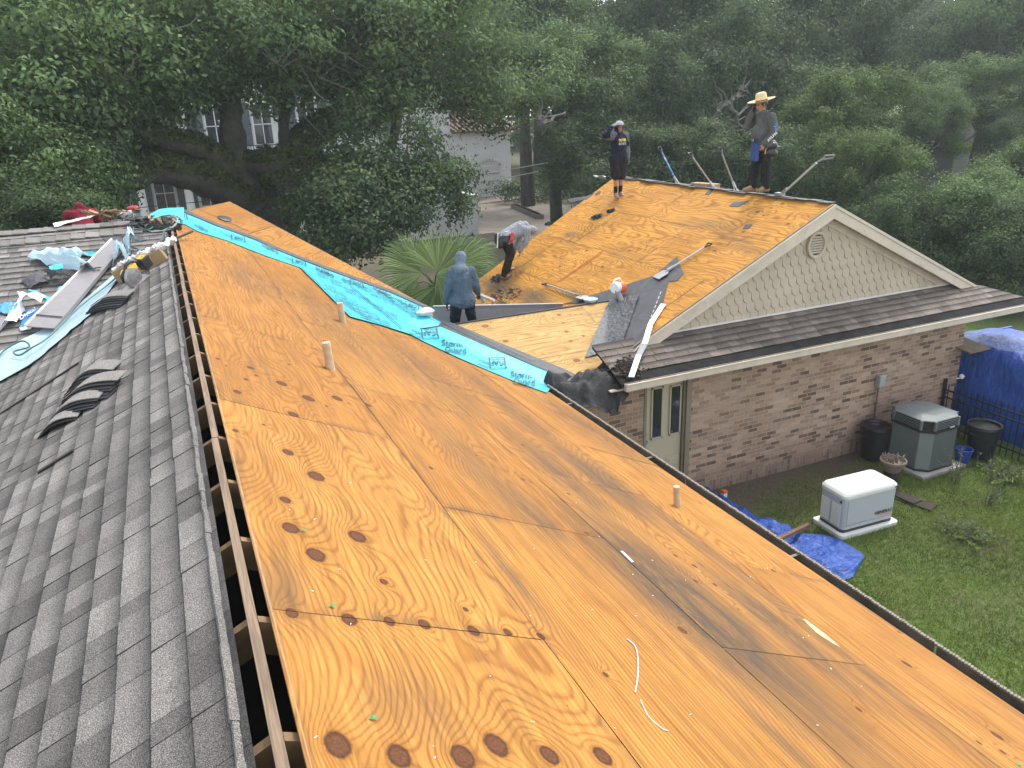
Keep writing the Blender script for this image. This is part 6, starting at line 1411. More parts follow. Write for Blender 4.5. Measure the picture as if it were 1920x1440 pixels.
# grass blades
def blades(name, n, region, hmin, hmax, mat, seed, dens=None, w=.006, lean=.5):
    r = np.random.RandomState(seed); x0, x1, y0, y1 = region; X = r.uniform(x0, x1, n*2); Y = r.uniform(y0, y1, n*2)
    k = dens(X, Y) > r.rand(n*2) if dens else np.ones(n*2, bool); X, Y = X[k][:n], Y[k][:n]; n = len(X)
    a = r.rand(n)*6.283; h = r.uniform(hmin, hmax, n); L = r.normal(0, lean, (n, 2))*h[:, None]; c, s_ = np.cos(a)*w, np.sin(a)*w
    V = np.empty((n, 3, 3)); V[:, 0] = np.stack([X-c, Y-s_, np.zeros(n)], 1); V[:, 1] = np.stack([X+c, Y+s_, np.zeros(n)], 1); V[:, 2] = np.stack([X+L[:, 0], Y+L[:, 1], h], 1)
    me = bpy.data.meshes.new(name); me.vertices.add(3*n); me.vertices.foreach_set('co', V.astype('f').ravel()); me.loops.add(3*n); me.polygons.add(n)
    me.polygons.foreach_set('loop_start', np.arange(0, 3*n, 3)); me.polygons.foreach_set('loop_total', np.full(n, 3)); me.loops.foreach_set('vertex_index', np.arange(3*n)); me.update(calc_edges=True)
    set_attr(me, 'tone', np.clip(fbm(X*1.5, Y*1.5, 3)*.9 + r.rand(n)*.5 - .2, 0, 1), 'FACE'); o = place(name, me, mat); return o
GRM = leaf_mat('grass blade', (.055, .092, .012), (.24, .31, .045), .3, (.1, .16, .03))
spot = on_z((1810, 1010), 0)
def gd_(X, Y): return np.clip(1.15 - np.clip(1.25 - np.abs(Y - 9.2)/1.5 - np.clip((X-9.6)*.35, 0, .9) + .7*(fbm(X*1.1, Y*1.1, 4)-.5), 0, 1)*1.1, .03, 1)*(1 - (np.abs(X-(G.location.x)) < gw/2+.05)*(np.abs(Y-G.location.y) < gd/2+.05))
o = blades('grass', 150000, (5.0, 12.9, 1.2, 9.1), .025, .075, GRM, 3, gd_, .005, .7); tag(o, 'short lawn grass of the side yard', 'grass', kind='stuff')
# weeds and brush
def stems(name, c, n, hgt, spread, lab, cat, leaf=.03, seed=1, lean=(0, 0), mat='twig', nl=8, lm=None):
    r = random.Random(seed); T = thing(name, lab, cat, (c[0], c[1], 0)); mb = MB(); L = MB()
    for k in range(n):
        a = r.random()*6.28; s_ = spread*r.uniform(.3, 1); h = hgt*r.uniform(.5, 1); P = [Vector((c[0]+.06*math.cos(a), c[1]+.06*math.sin(a), 0))]
        for t in (.33, .66, 1): P.append(Vector((c[0] + (s_*math.cos(a) + lean[0])*t**1.3 + r.uniform(-.04, .04), c[1] + (s_*math.sin(a) + lean[1])*t**1.3 + r.uniform(-.04, .04), h*t*(1 if t < 1 else .93))))
        mb.tube(P, [.006, .005, .004, .002], 4)
        for q in range(nl):
            t = r.uniform(.3, 1); i = min(2, int(t*3)); p = P[i].lerp(P[i+1], t*3-i); d = Vector((r.uniform(-1, 1), r.uniform(-1, 1), r.uniform(-.3, .8))).normalized(); s2 = d.orthogonal().normalized()*leaf*.3
            L.add([p, p+d*leaf*.5+s2, p+d*leaf, p+d*leaf*.5-s2], [(0, 1, 2, 3)])
            if r.random() < .4: mb.tube([p, p+d*leaf*2.5], [.0025, .0015], 3)
    obj('stem', mb, M[mat], T); o = obj('leaves', L, lm or GRM, T); set_attr(o.data, 'tone', [r.random() for _ in o.data.polygons], 'FACE'); return T
q = on_z((1790, 905), 0); stems('weed', (q.x, q.y), 14, .75, .35, 'tall spindly weed in front of the air conditioner', 'weed', seed=4, lean=(-.15, -.1))
q = on_z((1850, 945), 0); stems('weed', (q.x, q.y), 14, .55, .45, 'spindly weed on the lawn near the right bin', 'weed', seed=5)
stems('brush_pile', (spot.x, spot.y), 40, .16, .5, 'low dead brush pile in the middle of the lawn', 'brush pile', seed=6, leaf=.05, nl=22)
q = on_z((1880, 905), 0); stems('weed', (q.x, q.y), 40, .30, .5, 'leafy ground weeds along the fence', 'weed', seed=8, leaf=.06, nl=14)

# ============================================================ TREES
BRK, TWG = M['bark'], M['twig']
LEAF = leaf_mat('live oak leaf', (.030, .062, .026), (.175, .27, .085), .40, (.15, .20, .06)); LEAF2 = leaf_mat('bright green leaf', (.032, .066, .018), (.17, .24, .065), .36); LEAF3 = leaf_mat('dark glossy leaf', (.021, .046, .020), (.115, .175, .06), .34); FERN = leaf_mat('limb fern', (.018, .030, .008), (.10, .115, .022), .2)
def leafmesh(name, P, N, T_, size, asp, seed):
    """P points, N outward hints, T_ tone; one rhombic leaf at each point"""
    r = np.random.RandomState(seed); n = len(P); nn = N + r.normal(0, .75, (n, 3)); nn /= np.linalg.norm(nn, axis=1)[:, None]
    t = np.cross(nn, r.normal(0, 1, (n, 3))); t /= np.linalg.norm(t, axis=1)[:, None]; b = np.cross(nn, t); s_ = size*r.uniform(.6, 1.35, n)[:, None]
    V = np.empty((n, 4, 3)); V[:, 0] = P - t*s_*.5; V[:, 1] = P + b*s_*asp*.5 + nn*s_*.08; V[:, 2] = P + t*s_*.5; V[:, 3] = P - b*s_*asp*.5 + nn*s_*.08
    me = bpy.data.meshes.new(name); me.vertices.add(4*n); me.vertices.foreach_set('co', V.astype('f').ravel()); me.loops.add(4*n); me.polygons.add(n)
    me.polygons.foreach_set('loop_start', np.arange(0, 4*n, 4)); me.polygons.foreach_set('loop_total', np.full(n, 4)); me.loops.foreach_set('vertex_index', np.arange(4*n)); me.update(calc_edges=True)
    set_attr(me, 'tone', T_, 'FACE'); return me
def crown_points(blobs, n, seed, sig=.34, nclump=300, inner=.12):
    r = np.random.RandomState(seed); w_ = np.array([b[3]*b[4] + b[4]*b[5] + b[3]*b[5] for b in blobs]); w_ = w_/w_.sum(); B = np.array(blobs, float)
    ci = r.choice(len(blobs), nclump, p=w_); d = r.normal(0, 1, (nclump, 3)); d /= np.linalg.norm(d, axis=1)[:, None]; rad = np.where(r.rand(nclump) < .8, r.uniform(.74, 1.06, nclump), r.uniform(.3, .8, nclump))
    C = B[ci, :3] + d*B[ci, 3:]*rad[:, None]; cs = sig*r.uniform(.6, 1.5, nclump); ct = r.uniform(-.36, .34, nclump)
    k = r.randint(0, nclump, n); off = r.normal(0, 1, (n, 3))*cs[k][:, None]*np.array([1.1, 1.1, .8]); off[:, 2] = off[:, 2] + cs[k]*.25
    P = C[k] + off; N = d[k]*.5 + off/ (cs[k][:, None]) *.6 + np.array([0, 0, .55])
    tone = .42 + ct[k] + .16*off[:, 2]/cs[k] + r.normal(0, .17, n)  # leaves lighten towards each clump's top: sunlight put into the tone
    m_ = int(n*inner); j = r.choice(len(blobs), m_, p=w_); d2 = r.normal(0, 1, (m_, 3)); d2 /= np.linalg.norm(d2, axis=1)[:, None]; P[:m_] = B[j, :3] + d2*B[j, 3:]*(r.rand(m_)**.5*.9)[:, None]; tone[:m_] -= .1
    return P, N, np.clip(tone, 0, 1), C
def twigs(C, base, r, mb, n=60, rad=.022, wob=.5):
    for k in r.sample(range(len(C)), min(n, len(C))):
        e = Vector(C[k]); b = Vector(base).lerp(e, r.uniform(.35, .6)); b.z = max(b.z, base[2]); P = [b]
        for t in (.3, .6, .85, 1): P.append(b.lerp(e, t) + Vector((r.uniform(-wob, wob), r.uniform(-wob, wob), r.uniform(-wob, wob)))*(1 if t < 1 else .2))
        mb.tube(P, [rad*2.2, rad*1.6, rad*1.1, rad*.7, rad*.3], 5)
        for _ in range(3):
            a = P[r.randint(1, 3)]; q = a + Vector((r.uniform(-.8, .8), r.uniform(-.8, .8), r.uniform(-.3, .8))); m_ = a.lerp(q, .5) + Vector((r.uniform(-.15, .15),)*3); mb.tube([a, m_, q], [rad*.8, rad*.6, rad*.25], 4)
def tree(name, lab, cat, base, blobs, n, mat, trunks, seed=1, size=.16, asp=.5, sig=.34, ncl=300, ntw=50, group=None, twmat=None, inner=.12):
    T = thing(name, lab, cat, base, group=group); P, N, tn, C = crown_points(blobs, n, seed, sig, ncl, inner)
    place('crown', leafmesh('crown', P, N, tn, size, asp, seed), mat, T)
    mb = MB()
    for pts, rads in trunks:
        Q = []; R2 = []
        for i in range(len(pts)-1):
            a, b, c, d = [Vector(pts[max(0, min(len(pts)-1, i+k))]) for k in (-1, 0, 1, 2)]
            for t in (0, .2, .4, .6, .8): Q.append(.5*((2*b) + (c-a)*t + (2*a-5*b+4*c-d)*t*t + (3*b-a-3*c+d)*t**3)); R2.append(rads[i]*(1-t) + rads[i+1]*t)
        Q.append(Vector(pts[-1])); R2.append(rads[-1])
        R2 = [r_*(1 + .10*math.sin(i*1.7+seed)) for i, r_ in enumerate(R2)]; mb.tube(Q, R2, 14)
    obj('trunk', mb, BRK, T, smooth=True)
    if ntw:
        mb = MB(); rz = random.Random(seed); bz = trunks[0][0][-1]; twigs(C, bz, rz, mb, ntw); obj('branches', mb, twmat or TWG, T)
    return T
def at(px, y): q = on_y(px, y); return (q.x, q.y, q.z)
def bl(px, y, rx, ry=None, rz=None): q = on_y(px, y); return (q.x, q.y, q.z, rx, ry or rx, rz or rx)
# the great live oak
OY = 27.0
trk = [([(3.2, OY, -.2), at((500, 430), OY), at((478, 385), OY), at((455, 340), OY-.3), at((440, 280), OY-.5), at((432, 210), OY-.6), at((436, 120), OY)], [1.35, 1.10, .80, .50, .42, .34, .2]),
       ([at((505, 440), OY), at((520, 380), OY), at((540, 330), OY+.2), at((556, 285), OY+.3), at((590, 248), OY+.3), at((640, 222), OY+.2), at((710, 215), OY), at((790, 190), OY+.5)], [.95, .78, .62, .52, .46, .42, .32, .15]),
       ([at((490, 420), OY), at((497, 360), OY+.8), at((495, 320), OY+1.0), at((500, 290), OY+1)], [.6, .42, .36, .3]),
       ([at((470, 390), OY), at((410, 352), OY-1.2), at((350, 328), OY-2.0), at((290, 318), OY-2.4), at((235, 340), OY-2.8), at((175, 372), OY-3), at((120, 382), OY-3)], [.62, .48, .42, .38, .36, .30, .18]),
       ([at((455, 350), OY), at((410, 300), OY-1), at((370, 275), OY-1.5), at((310, 262), OY-2), at((240, 235), OY-2.3), at((150, 215), OY-2.4)], [.40, .34, .32, .28, .22, .1]),
       ([at((480, 390), OY), at((430, 330), OY+.6), at((360, 292), OY+.9), at((270, 285), OY+1), at((190, 300), OY+1)], [.42, .34, .3, .26, .12]),
       ([at((520, 350), OY-1), at((590, 312), OY-1.2), at((650, 318), OY-1.5), at((700, 345), OY-2.0), at((770, 340), OY-2), at((830, 320), OY-2)], [.46, .34, .30, .26, .22, .1]),
       ([at((455, 300), OY-.5), at((500, 310), OY-1), at((560, 290), OY-1), at((600, 300), OY-1.3)], [.25, .3, .34, .2]),
       ([at((540, 290), OY+.3), at((532, 240), OY), at((540, 180), OY), at((560, 90), OY)], [.22, .18, .14, .08]),
       ([at((690, 350), OY-2), at((722, 300), OY-1.6), at((740, 250), OY-1.2), at((752, 180), OY-1)], [.2, .2, .16, .1]),
       ([at((655, 225), OY), at((660, 170), OY), at((680, 90), OY)], [.24, .2, .12])]
blobs = [bl((130, 120), OY-1, 3.6, 4, 2.4), bl((60, 250), OY-3, 2.6, 3, 2.2), bl((70, 350), OY-3.5, 2.0, 2.4, 1.5), bl((240, 150), OY-2, 2.4, 3, 1.4), bl((300, 60), OY-1, 3.4, 4, 2.0), bl((420, 90), OY, 2.6, 3.5, 1.5), bl((530, 60), OY, 3.4, 4, 2.0),
         bl((560, 130), OY+.5, 2.0, 3, 1.0), bl((650, 110), OY, 3, 4, 1.8), bl((760, 60), OY, 3.2, 4, 2), bl((710, 170), OY-1, 1.8, 2.5, .75), bl((830, 145), OY, 2.1, 3, 1.2), bl((850, 50), OY+.5, 2.6, 3, 1.7), bl((150, 285), OY-3, 1.2, 2, .8),
         bl((715, 265), OY-3.2, 1.5, 1.6, .95), bl((672, 285), OY-2.6, .9, 1, .55), bl((30, 60), OY-2, 3, 3, 2.4), bl((150, 370), OY-4, 1.4, 1.5, .7), bl((640, 10), OY, 4, 4, 2.0), bl((210, -20), OY, 4, 4, 2), bl((470, 165), OY-1, 1.0, 1.4, .5), bl((330, 185), OY-2, .9, 1, .35),
         bl((870, 175), OY+.5, 1.2, 2, .6), bl((930, 180), OY+1, 1.3, 2, .75), bl((990, 175), OY+1, 1.3, 2, .8), bl((905, 222), OY+.5, .8, 1, .28), bl((960, 225), OY+.5, .9, 1, .35)]
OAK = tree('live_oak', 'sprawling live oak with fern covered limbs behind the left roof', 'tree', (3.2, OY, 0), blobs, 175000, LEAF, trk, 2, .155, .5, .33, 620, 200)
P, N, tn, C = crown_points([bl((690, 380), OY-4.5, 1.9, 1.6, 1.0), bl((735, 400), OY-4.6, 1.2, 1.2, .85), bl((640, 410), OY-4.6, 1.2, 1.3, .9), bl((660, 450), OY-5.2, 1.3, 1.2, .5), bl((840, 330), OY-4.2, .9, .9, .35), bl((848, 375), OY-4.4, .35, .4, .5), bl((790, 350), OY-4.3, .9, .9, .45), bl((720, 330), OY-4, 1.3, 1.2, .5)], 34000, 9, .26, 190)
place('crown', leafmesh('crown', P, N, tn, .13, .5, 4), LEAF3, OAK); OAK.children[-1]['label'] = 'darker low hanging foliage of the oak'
# fern growing on the limbs
r = np.random.RandomState(5); FP, FN = [], []
for pts, rads in trk[1:8]:
    for i in range(len(pts)-1):
        a, b = np.array(pts[i]), np.array(pts[i+1]); L = np.linalg.norm(b-a); k = int(L*1100); t = r.rand(k); c = a + (b-a)*t[:, None]; rd = rads[i]*(1-t) + rads[i+1]*t
        d = r.normal(0, 1, (k, 3)); d[:, 2] = np.abs(d[:, 2]) + .15; d /= np.linalg.norm(d, axis=1)[:, None]; FP.append(c + d*(rd*1.08 + .05)[:, None]); FN.append(d)
FP = np.concatenate(FP); FN = np.concatenate(FN); o = place('limb_fern', leafmesh('limb_fern', FP, FN, r.rand(len(FP)), .19, .35, 6), FERN, OAK)
# generic trees: three crowns, copied
def proto(name, seed, mat, n=70000, size=.18, sig=.36):
    r = random.Random(seed); B = [(0, 0, 0, 2.6, 2.6, 1.8)]
    for k in range(17): a = k/17*12.56 + r.random(); q_ = r.uniform(2.0, 4.2); B.append((q_*math.cos(a), q_*math.sin(a), r.uniform(-2.2, 2.4), r.uniform(.7, 1.9), r.uniform(.7, 1.9), r.uniform(.7, 1.5)))
    B += [(r.uniform(-1, 1), r.uniform(-1, 1), 2.0, 2.2, 2.2, 1.4)]
    P, N, tn, C = crown_points(B, n, seed, sig, 330); me = leafmesh('crown', P, N, tn, size, .5, seed); me.materials.append(mat)
    mb = MB(); twigs(C, (0, 0, -2.6), random.Random(seed), mb, 110, .024); mt = mesh_from('branches', mb.v, mb.f); mt.materials.append(TWG)
    mb = MB(); mb.tube([(0, 0, -9), (.1, .1, -5), (-.1, 0, -2.5), (.1, .1, 0), (0, 0, 2)], [.48, .36, .30, .2, .08], 10)
    for k in range(5): a = k*1.3 + seed; mb.tube([(0, 0, -3), (1.2*math.cos(a), 1.2*math.sin(a), -1.6), (2.6*math.cos(a), 2.6*math.sin(a), -.2)], [.22, .16, .06], 8)
    mk = mesh_from('trunk', mb.v, mb.f, True); mk.materials.append(BRK); return me, mt, mk
PR_ = {'oak': proto('a', 41, LEAF), 'oak2': proto('b', 42, LEAF), 'bright': proto('c', 43, LEAF2), 'dark': proto('d', 44, LEAF3)}
def plant(kind, px, y, s, lab, rot=0, sz=None, name='tree', group='trees around the houses', cat='tree'):
    q = on_y(px, y); T = thing(name, lab, cat, (q.x, q.y, 0), (0, 0, 0), group); me, mt, mk = PR_[kind]; sz = sz or s
    for nm, m_ in (('crown', me), ('branches', mt), ('trunk', mk)):
        o = bpy.data.objects.new(nm, m_); COL.objects.link(o); o.parent = T; o.location = (0, 0, q.z); o.rotation_euler = (0, 0, rot); o.scale = (s, s, sz)
        if nm == 'trunk': o.scale = (s, s, max(.05, q.z/9.0)); 
    return T
plant('oak', (-15, 290), 23, .62, 'leafy tree at the far left with bright tufts', 1.0)
plant('oak2', (-60, 130), 31, 1.15, 'tall hazy tree cut by the left picture edge', .3)
plant('oak', (1040, 140), 33, .72, 'rounded light crown left of the roofer in shorts', 2.2, .6)
plant('oak2', (980, 40), 46, 1.0, 'tall tree above the white garage', .9)
plant('bright', (1560, 235), 25, .55, 'bright green tree right of the straw hat', 1.9, .62)
plant('bright', (1600, 330), 21, .42, 'low bright bush tree behind the right end of the garage ridge', .4, .45)
plant('dark', (1240, 190), 34, .80, 'dark tree between the two standing roofers', 2.8, .85)
plant('dark', (1400, 120), 36, 1.0, 'dark tree rising behind the straw hat', 1.2)
plant('dark', (1300, 10), 42, 1.2, 'tall tree at the top above the standing roofers', 2.0)
plant('dark', (1560, 60), 38, 1.05, 'tall grey green oak at the upper right', 3.0)
plant('dark', (1760, 120), 40, 1.15, 'broad oak at the right above the far cottage', .2, .95)
plant('oak', (1850, 170), 28, .62, 'oak whose foliage hides the cottage roof at the right', 1.0, .50)
plant('oak2', (1745, 230), 27, .42, 'small tree beside the cottage', 1.7, .5)
plant('dark', (1905, 265), 25, .42, 'dark tree in front of the cottage at the right edge', .7, .4)
plant('oak2', (1900, 40), 36, 1.1, 'tall tree in the upper right corner', 1.4)
plant('dark', (1120, 290), 30, .62, 'dark shrubby tree behind the roofer in shorts', .6, .5)
plant('dark', (1330, 300), 27, .62, 'dark understorey tree behind the leaning shovels', 2.4, .45)
plant('dark', (1480, 330), 24, .55, 'dark understorey tree behind the pole tool', 1.1, .5)
plant('dark', (1690, 440), 17.5, .46, 'glossy shrub tree beyond the right rake board', .9, .50)
plant('oak', (1800, 400), 17, .50, 'light tipped shrub tree at the right edge', 2.7, .42)
plant('dark', (1880, 480), 14.5, .44, 'dark shrub tree above the blue tarped load', 1.8, .46)
plant('bright', (1915, 330), 20, .42, 'bright shrub tree at the right picture edge', 2.1, .42)
plant('dark', (1790, 500), 16, .42, 'dark shrub tree behind the end of the skirt roof', .1, .46)
plant('dark', (30, 415), 20, .40, 'dark shrub behind the far left roof edge', .5, .3)
for i, (x, y) in enumerate(((100, 75), (330, 80), (560, 78), (780, 84), (1010, 76), (1190, 66), (1400, 70), (1630, 66), (1840, 62))):
    plant(['oak', 'oak2', 'dark'][i % 3], (x, 95), y, 1.9, ['far tree on the horizon at the far left', 'far tree on the horizon above the balcony', 'far tree on the horizon above the oak', 'far tree above the tile roof', 'far tree above the white garage door', 'far tree above the roofer in shorts', 'far tree above the straw hat', 'far tree at the upper right', 'far tree at the far right'][i], i*.9)
# far woods that close the horizon
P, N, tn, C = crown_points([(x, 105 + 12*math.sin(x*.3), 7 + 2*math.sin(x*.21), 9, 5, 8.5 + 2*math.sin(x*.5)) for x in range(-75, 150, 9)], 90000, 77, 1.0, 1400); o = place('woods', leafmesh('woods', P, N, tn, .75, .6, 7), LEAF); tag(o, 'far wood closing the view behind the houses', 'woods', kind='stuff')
# twisted pale limbs in front of the dark trees
for pts, lab in ((((1345, 215), (1350, 200), (1362, 195), (1375, 208), (1384, 222), (1388, 235)), 'twisted pale limb left of the straw hat'), (((1390, 160), (1386, 178), (1372, 188), (1362, 200)), 'pale bare branch above the twisted limb'), (((1010, 215), (1012, 232), (1030, 225), (1060, 210)), 'mossy pale limb at the left of the dark trees')):
    q = [Vector(at(p, 23.5)) for p in pts]; mb = MB(); q2 = []; rb = random.Random(len(pts))
    for a_, b_ in zip(q, q[1:]): q2 += [a_.lerp(b_, t) + Vector((rb.uniform(-.05, .05), rb.uniform(-.1, .1), rb.uniform(-.05, .05))) for t in (0, .35, .7)]
    mb.tube(q2 + [q[-1]], [.085 - .06*i/len(q2) for i in range(len(q2)+1)], 8)
    for k in range(len(q2)):
        e_ = q2[k] + Vector((rb.uniform(-.7, .7), rb.uniform(-.3, .3), rb.uniform(-.5, .7))); mb.tube([q2[k], q2[k].lerp(e_, .5) + Vector((.08, 0, .08)), e_], [.03, .02, .008], 5)
    o = obj('bare_limb', mb, TWG, smooth=True); tag(o, lab, 'branch')
# palm
PAL = leaf_mat('palm leaf', (.05, .105, .028), (.32, .42, .16), .38)
T = thing('fan_palm', 'fan palm beside the roofer in the blue hood', 'palm', at((812, 560), 17)[:2] + (0,)); pc = Vector(at((815, 535), 17))
obj('trunk', MB().tube([(pc.x, pc.y, 0), (pc.x, pc.y, pc.z)], [.18, .14], 10), BRK, T)
rp = random.Random(31)
def fan(base, tip_dir, nrm, R_, span=2.6, n=30, droop=.25):
    d = Vector(tip_dir).normalized(); nn = Vector(nrm); nn = (nn - d*nn.dot(d)).normalized(); s_ = d.cross(nn); mb = MB(); tn = []
    st = pc + (Vector(base)-pc)*.1; mb.tube([st, st.lerp(Vector(base), .6) + Vector((0, 0, .05)), Vector(base)], [.018, .014, .010], 5); tn += [.3]*(len(mb.f))
    for k in range(n):
        a = -span/2 + span*k/(n-1); e = d*math.cos(a) + s_*math.sin(a); pr = s_*math.cos(a) - d*math.sin(a); L = R_*(.80 + .20*math.cos(a))*rp.uniform(.93, 1.04); w_ = L*span/n*.23
        b = Vector(base); m1 = b + e*L*.5; m2 = b + e*L*.74 - Vector((0, 0, droop*L*.12)); t_ = b + e*L - Vector((0, 0, droop*L*rp.uniform(.3, 1.2)))
        up = nn*w_*.8; f0 = len(mb.f)
        mb.add([b, m1 - pr*w_, m1 + up, m1 + pr*w_, m2 - pr*w_*.8, m2 + up*.6, m2 + pr*w_*.8, t_], [(0, 1, 2), (0, 2, 3), (1, 4, 5, 2), (2, 5, 6, 3), (4, 7, 5), (5, 7, 6)]); tn += [rp.uniform(.2, 1.0)]*6
    me = mesh_from('frond', mb.v, mb.f); set_attr(me, 'tone', tn, 'FACE'); return place('frond', me, PAL, T)
toc = (CAM - pc).normalized(); X_ = toc.cross(Vector((0, 0, 1))).normalized()*-1; U_ = Vector((0, 0, 1))
def pf(px, dirpx, R_, nz=.3, y=17, span=2.6, droop=.25):
    b = Vector(at(px, y)); e = Vector(at((px[0]+dirpx[0], px[1]+dirpx[1]), y)); fan(b, e-b + toc*rp.uniform(-.1, .3)*(e-b).length, toc + U_*nz, R_, span, 32, droop)
pf((821, 508), (0, -80), 1.15, .2, 16.8); pf((792, 512), (-80, -22), 1.25, .4, 17.0, 2.2, .2); pf((850, 500), (70, -26), 1.15, .4, 17.3, 2.0, .2); pf((820, 535), (-12, 60), .95, .5, 16.6, 2.2, .3); pf((818, 515), (30, 20), .65, .8, 16.5, 2.6, .3)
pf((775, 500), (-30, -50), 1.05, .3, 17.6, 2.2); pf((868, 510), (50, 22), 1.1, .5, 17.2, 1.8, .5); pf((785, 530), (-55, 35), .95, .5, 17.2, 2.2, .5); pf((845, 495), (45, -48), 1.1, .3, 17.8, 2.0); pf((875, 480), (52, -10), 1.0, .4, 18.2, 1.8, .3); pf((800, 540), (-30, 60), 1.0, .4, 16.9, 2, .5)

# ============================================================ FAR BUILDINGS
FY = 53.0
WH = thing('white_house', 'large white stucco house with balcony and shutters behind the oak', 'house', (3, FY, 0))
mb = MB(); wallbox(mb, -24, 18.9, FY, FY+12, 0, 9.2); wallbox(mb, 18.9, 23.4, FY, FY+9, 0, 4.6); obj('wall', mb, M['stucco'], WH)
TILE = simple('terracotta tiles', (.12, .065, .045), .8, .3, 2, bump=1, bscale=3, bd=.1)
mb = MB().poly([(-25, FY-.9, 9.1), (19.8, FY-.9, 9.1), (16, FY+6, 12.0), (-25, FY+6, 12.0)], (0, -.3, 1), .15); mb.poly([(19.8, FY-.9, 9.1), (19.8, FY+13, 9.1), (16, FY+6, 12)], (.5, 0, 1), .15)
for k in range(110): mb.beam((-24.5+k*.4, FY-.9, 9.16), (-24.5+k*.4 if k < 100 else -24.5+100*.4, FY+5.9, 12.04), .12, .08)
obj('roof', mb, TILE, WH); mb = MB().poly([(18.9, FY-.5, 4.6), (23.8, FY-.5, 4.6), (23.8, FY+9, 7.0), (18.9, FY+9, 7.0)], (0, -.3, 1), .12)
for k in range(13): mb.beam((19.0+k*.38, FY-.5, 4.66), (19.0+k*.38, FY+9, 7.06), .12, .08)
obj('roof', mb, TILE, WH)
gdx0, gdx1 = at((893, 340), FY)[0], at((938, 340), FY)[0]; gz = at((905, 312), FY)[2]
GD = obj('garage_door', MB().box(((gdx0+gdx1)/2, FY-.04, gz/2), (gdx1-gdx0, .08, gz)), simple('pale panelled door', (.50, .49, .46), .6, .05, 1), WH); mb = MB()
for k in range(1, 4): mb.box(((gdx0+gdx1)/2, FY-.09, gz*k/4), (gdx1-gdx0-.1, .02, .03))
obj('panel_line', mb, M['shutter'], GD); obj('door_handle', MB().box(((gdx0+gdx1)/2, FY-.11, gz*.45), (.05, .04, .3)), M['black'], GD)
mb = MB()
for k in range(13):
    a = math.pi*k/12; mb.box(((gdx0+gdx1)/2 + (gdx1-gdx0)/2*math.cos(a), FY-.05, gz + .45*math.sin(a)), (.18, .14, .18))
obj('door_arch', mb, M['trim_lt'], WH)
mb = MB(); wallbox(mb, -20, 9.5, FY-2.6, FY, 3.15, 3.5); obj('balcony_floor', mb, M['stucco'], WH)
mb = MB(); x = -20
while x < 9.5: mb.box((x, FY-2.5, 4.0), (.03, .03, .95)); x += .16
mb.box((-5.2, FY-2.5, 4.48), (29.6, .05, .05)); obj('balcony_railing', mb, M['black'], WH)
for x in (at((268, 380), FY-2.3)[0], at((356, 375), FY-2.3)[0], at((186, 395), FY-2.3)[0], at((105, 400), FY-2.3)[0], at((440, 380), FY-2.3)[0], at((535, 380), FY-2.3)[0]):
    obj('column', MB().lathe([(.34, 0), (.34, .15), (.25, .2), (.22, 2.95), (.3, 3.05), (.3, 3.15)], (x, FY-2.3, 0), 16).lathe([(.26, 3.5), (.2, 3.6), (.17, 5.9), (.24, 6.0)], (x, FY-2.3, 0), 14), M['stucco'], WH, smooth=True)
for x, z0, z1 in [(at((p, 380), FY)[0], .9, 2.9) for p in (160, 225, 312, 395, 610, 715)] + [(at((812, 340), FY)[0], 1.2, 3.2)] + [(at((p, 260), FY)[0], 4.4, 6.9) for p in (170, 240, 330, 408, 496, 580, 700)]:
    W_ = obj('window', MB().box((x, FY-.03, (z0+z1)/2), (1.25, .06, z1-z0)), M['stucco'], WH); obj('pane', MB().box((x, FY-.07, (z0+z1)/2), (1.05, .03, z1-z0-.15)), M['glass'], W_); mb = MB(); mb.box((x, FY-.09, (z0+z1)/2), (.05, .03, z1-z0-.15)); mb.box((x, FY-.09, (z0+z1)/2), (1.05, .03, .05)); obj('mullion', mb, M['stucco'], W_)
    for s_ in (-1, 1):
        mb = MB(); mb.box((x+s_*1.02, FY-.06, (z0+z1)/2), (.62, .06, z1-z0+.05))
        for k in range(16): mb.box((x+s_*1.02, FY-.10, z0+.1+k*(z1-z0-.2)/15), (.5, .03, .05), Matrix.Rotation(.6, 3, 'X'))
        obj('shutter', mb, M['shutter'], W_)
GWX = 14.42
o = MB(); wallbox(o, 5.0, GWX, 37, 37.35, 0, 1.9); T = thing('garden_wall', 'low white stucco wall at the foot of the white house', 'wall', (9.7, 37, 0)); obj('wall', o, M['stucco'], T); mb = MB(); wallbox(mb, 4.95, GWX+.06, 36.92, 37.43, 1.902, 2.02); wallbox(mb, GWX-.35, GWX+.05, 37.43, 44, 1.902, 2.02); obj('coping', mb, M['trim_lt'], T); mb = MB(); wallbox(mb, GWX-.3, GWX, 37.35, 44, 0, 1.9); obj('wall', mb, M['stucco'], T)
T = thing('garden_wall', 'white stucco wall with coping right of the oak trunk', 'wall', (7, 40, 0)); a_, b_ = at((530, 400), 40), at((615, 392), 40); mb = MB(); wallbox(mb, a_[0]-1, b_[0], 40, 40.3, 0, a_[2]); obj('wall', mb, M['stucco'], T); mb = MB(); wallbox(mb, a_[0]-1.05, b_[0]+.05, 39.93, 40.36, a_[2]+.002, a_[2]+.12); obj('coping', mb, M['trim_lt'], T)
mb = MB(); q = at((855, 372), 37.2); mb.lathe([(.0, 0), (.10, 0), (.06, .1), (.16, .22), (.12, .36), (0, .40)], (at((810, 368), 37.2)[0], 37.2, 2.02), 12); o = obj('wall_lantern', mb, M['white'], smooth=True); tag(o, 'small white lantern on the garden wall', 'lantern')
slabs('planting_bed', [(7.5, 34.2), (15.2, 34.2), (15.2, 36.9), (7.5, 36.9)], M['soil'], .05)
mb = MB(); q0 = on_z((962, 395), .0)
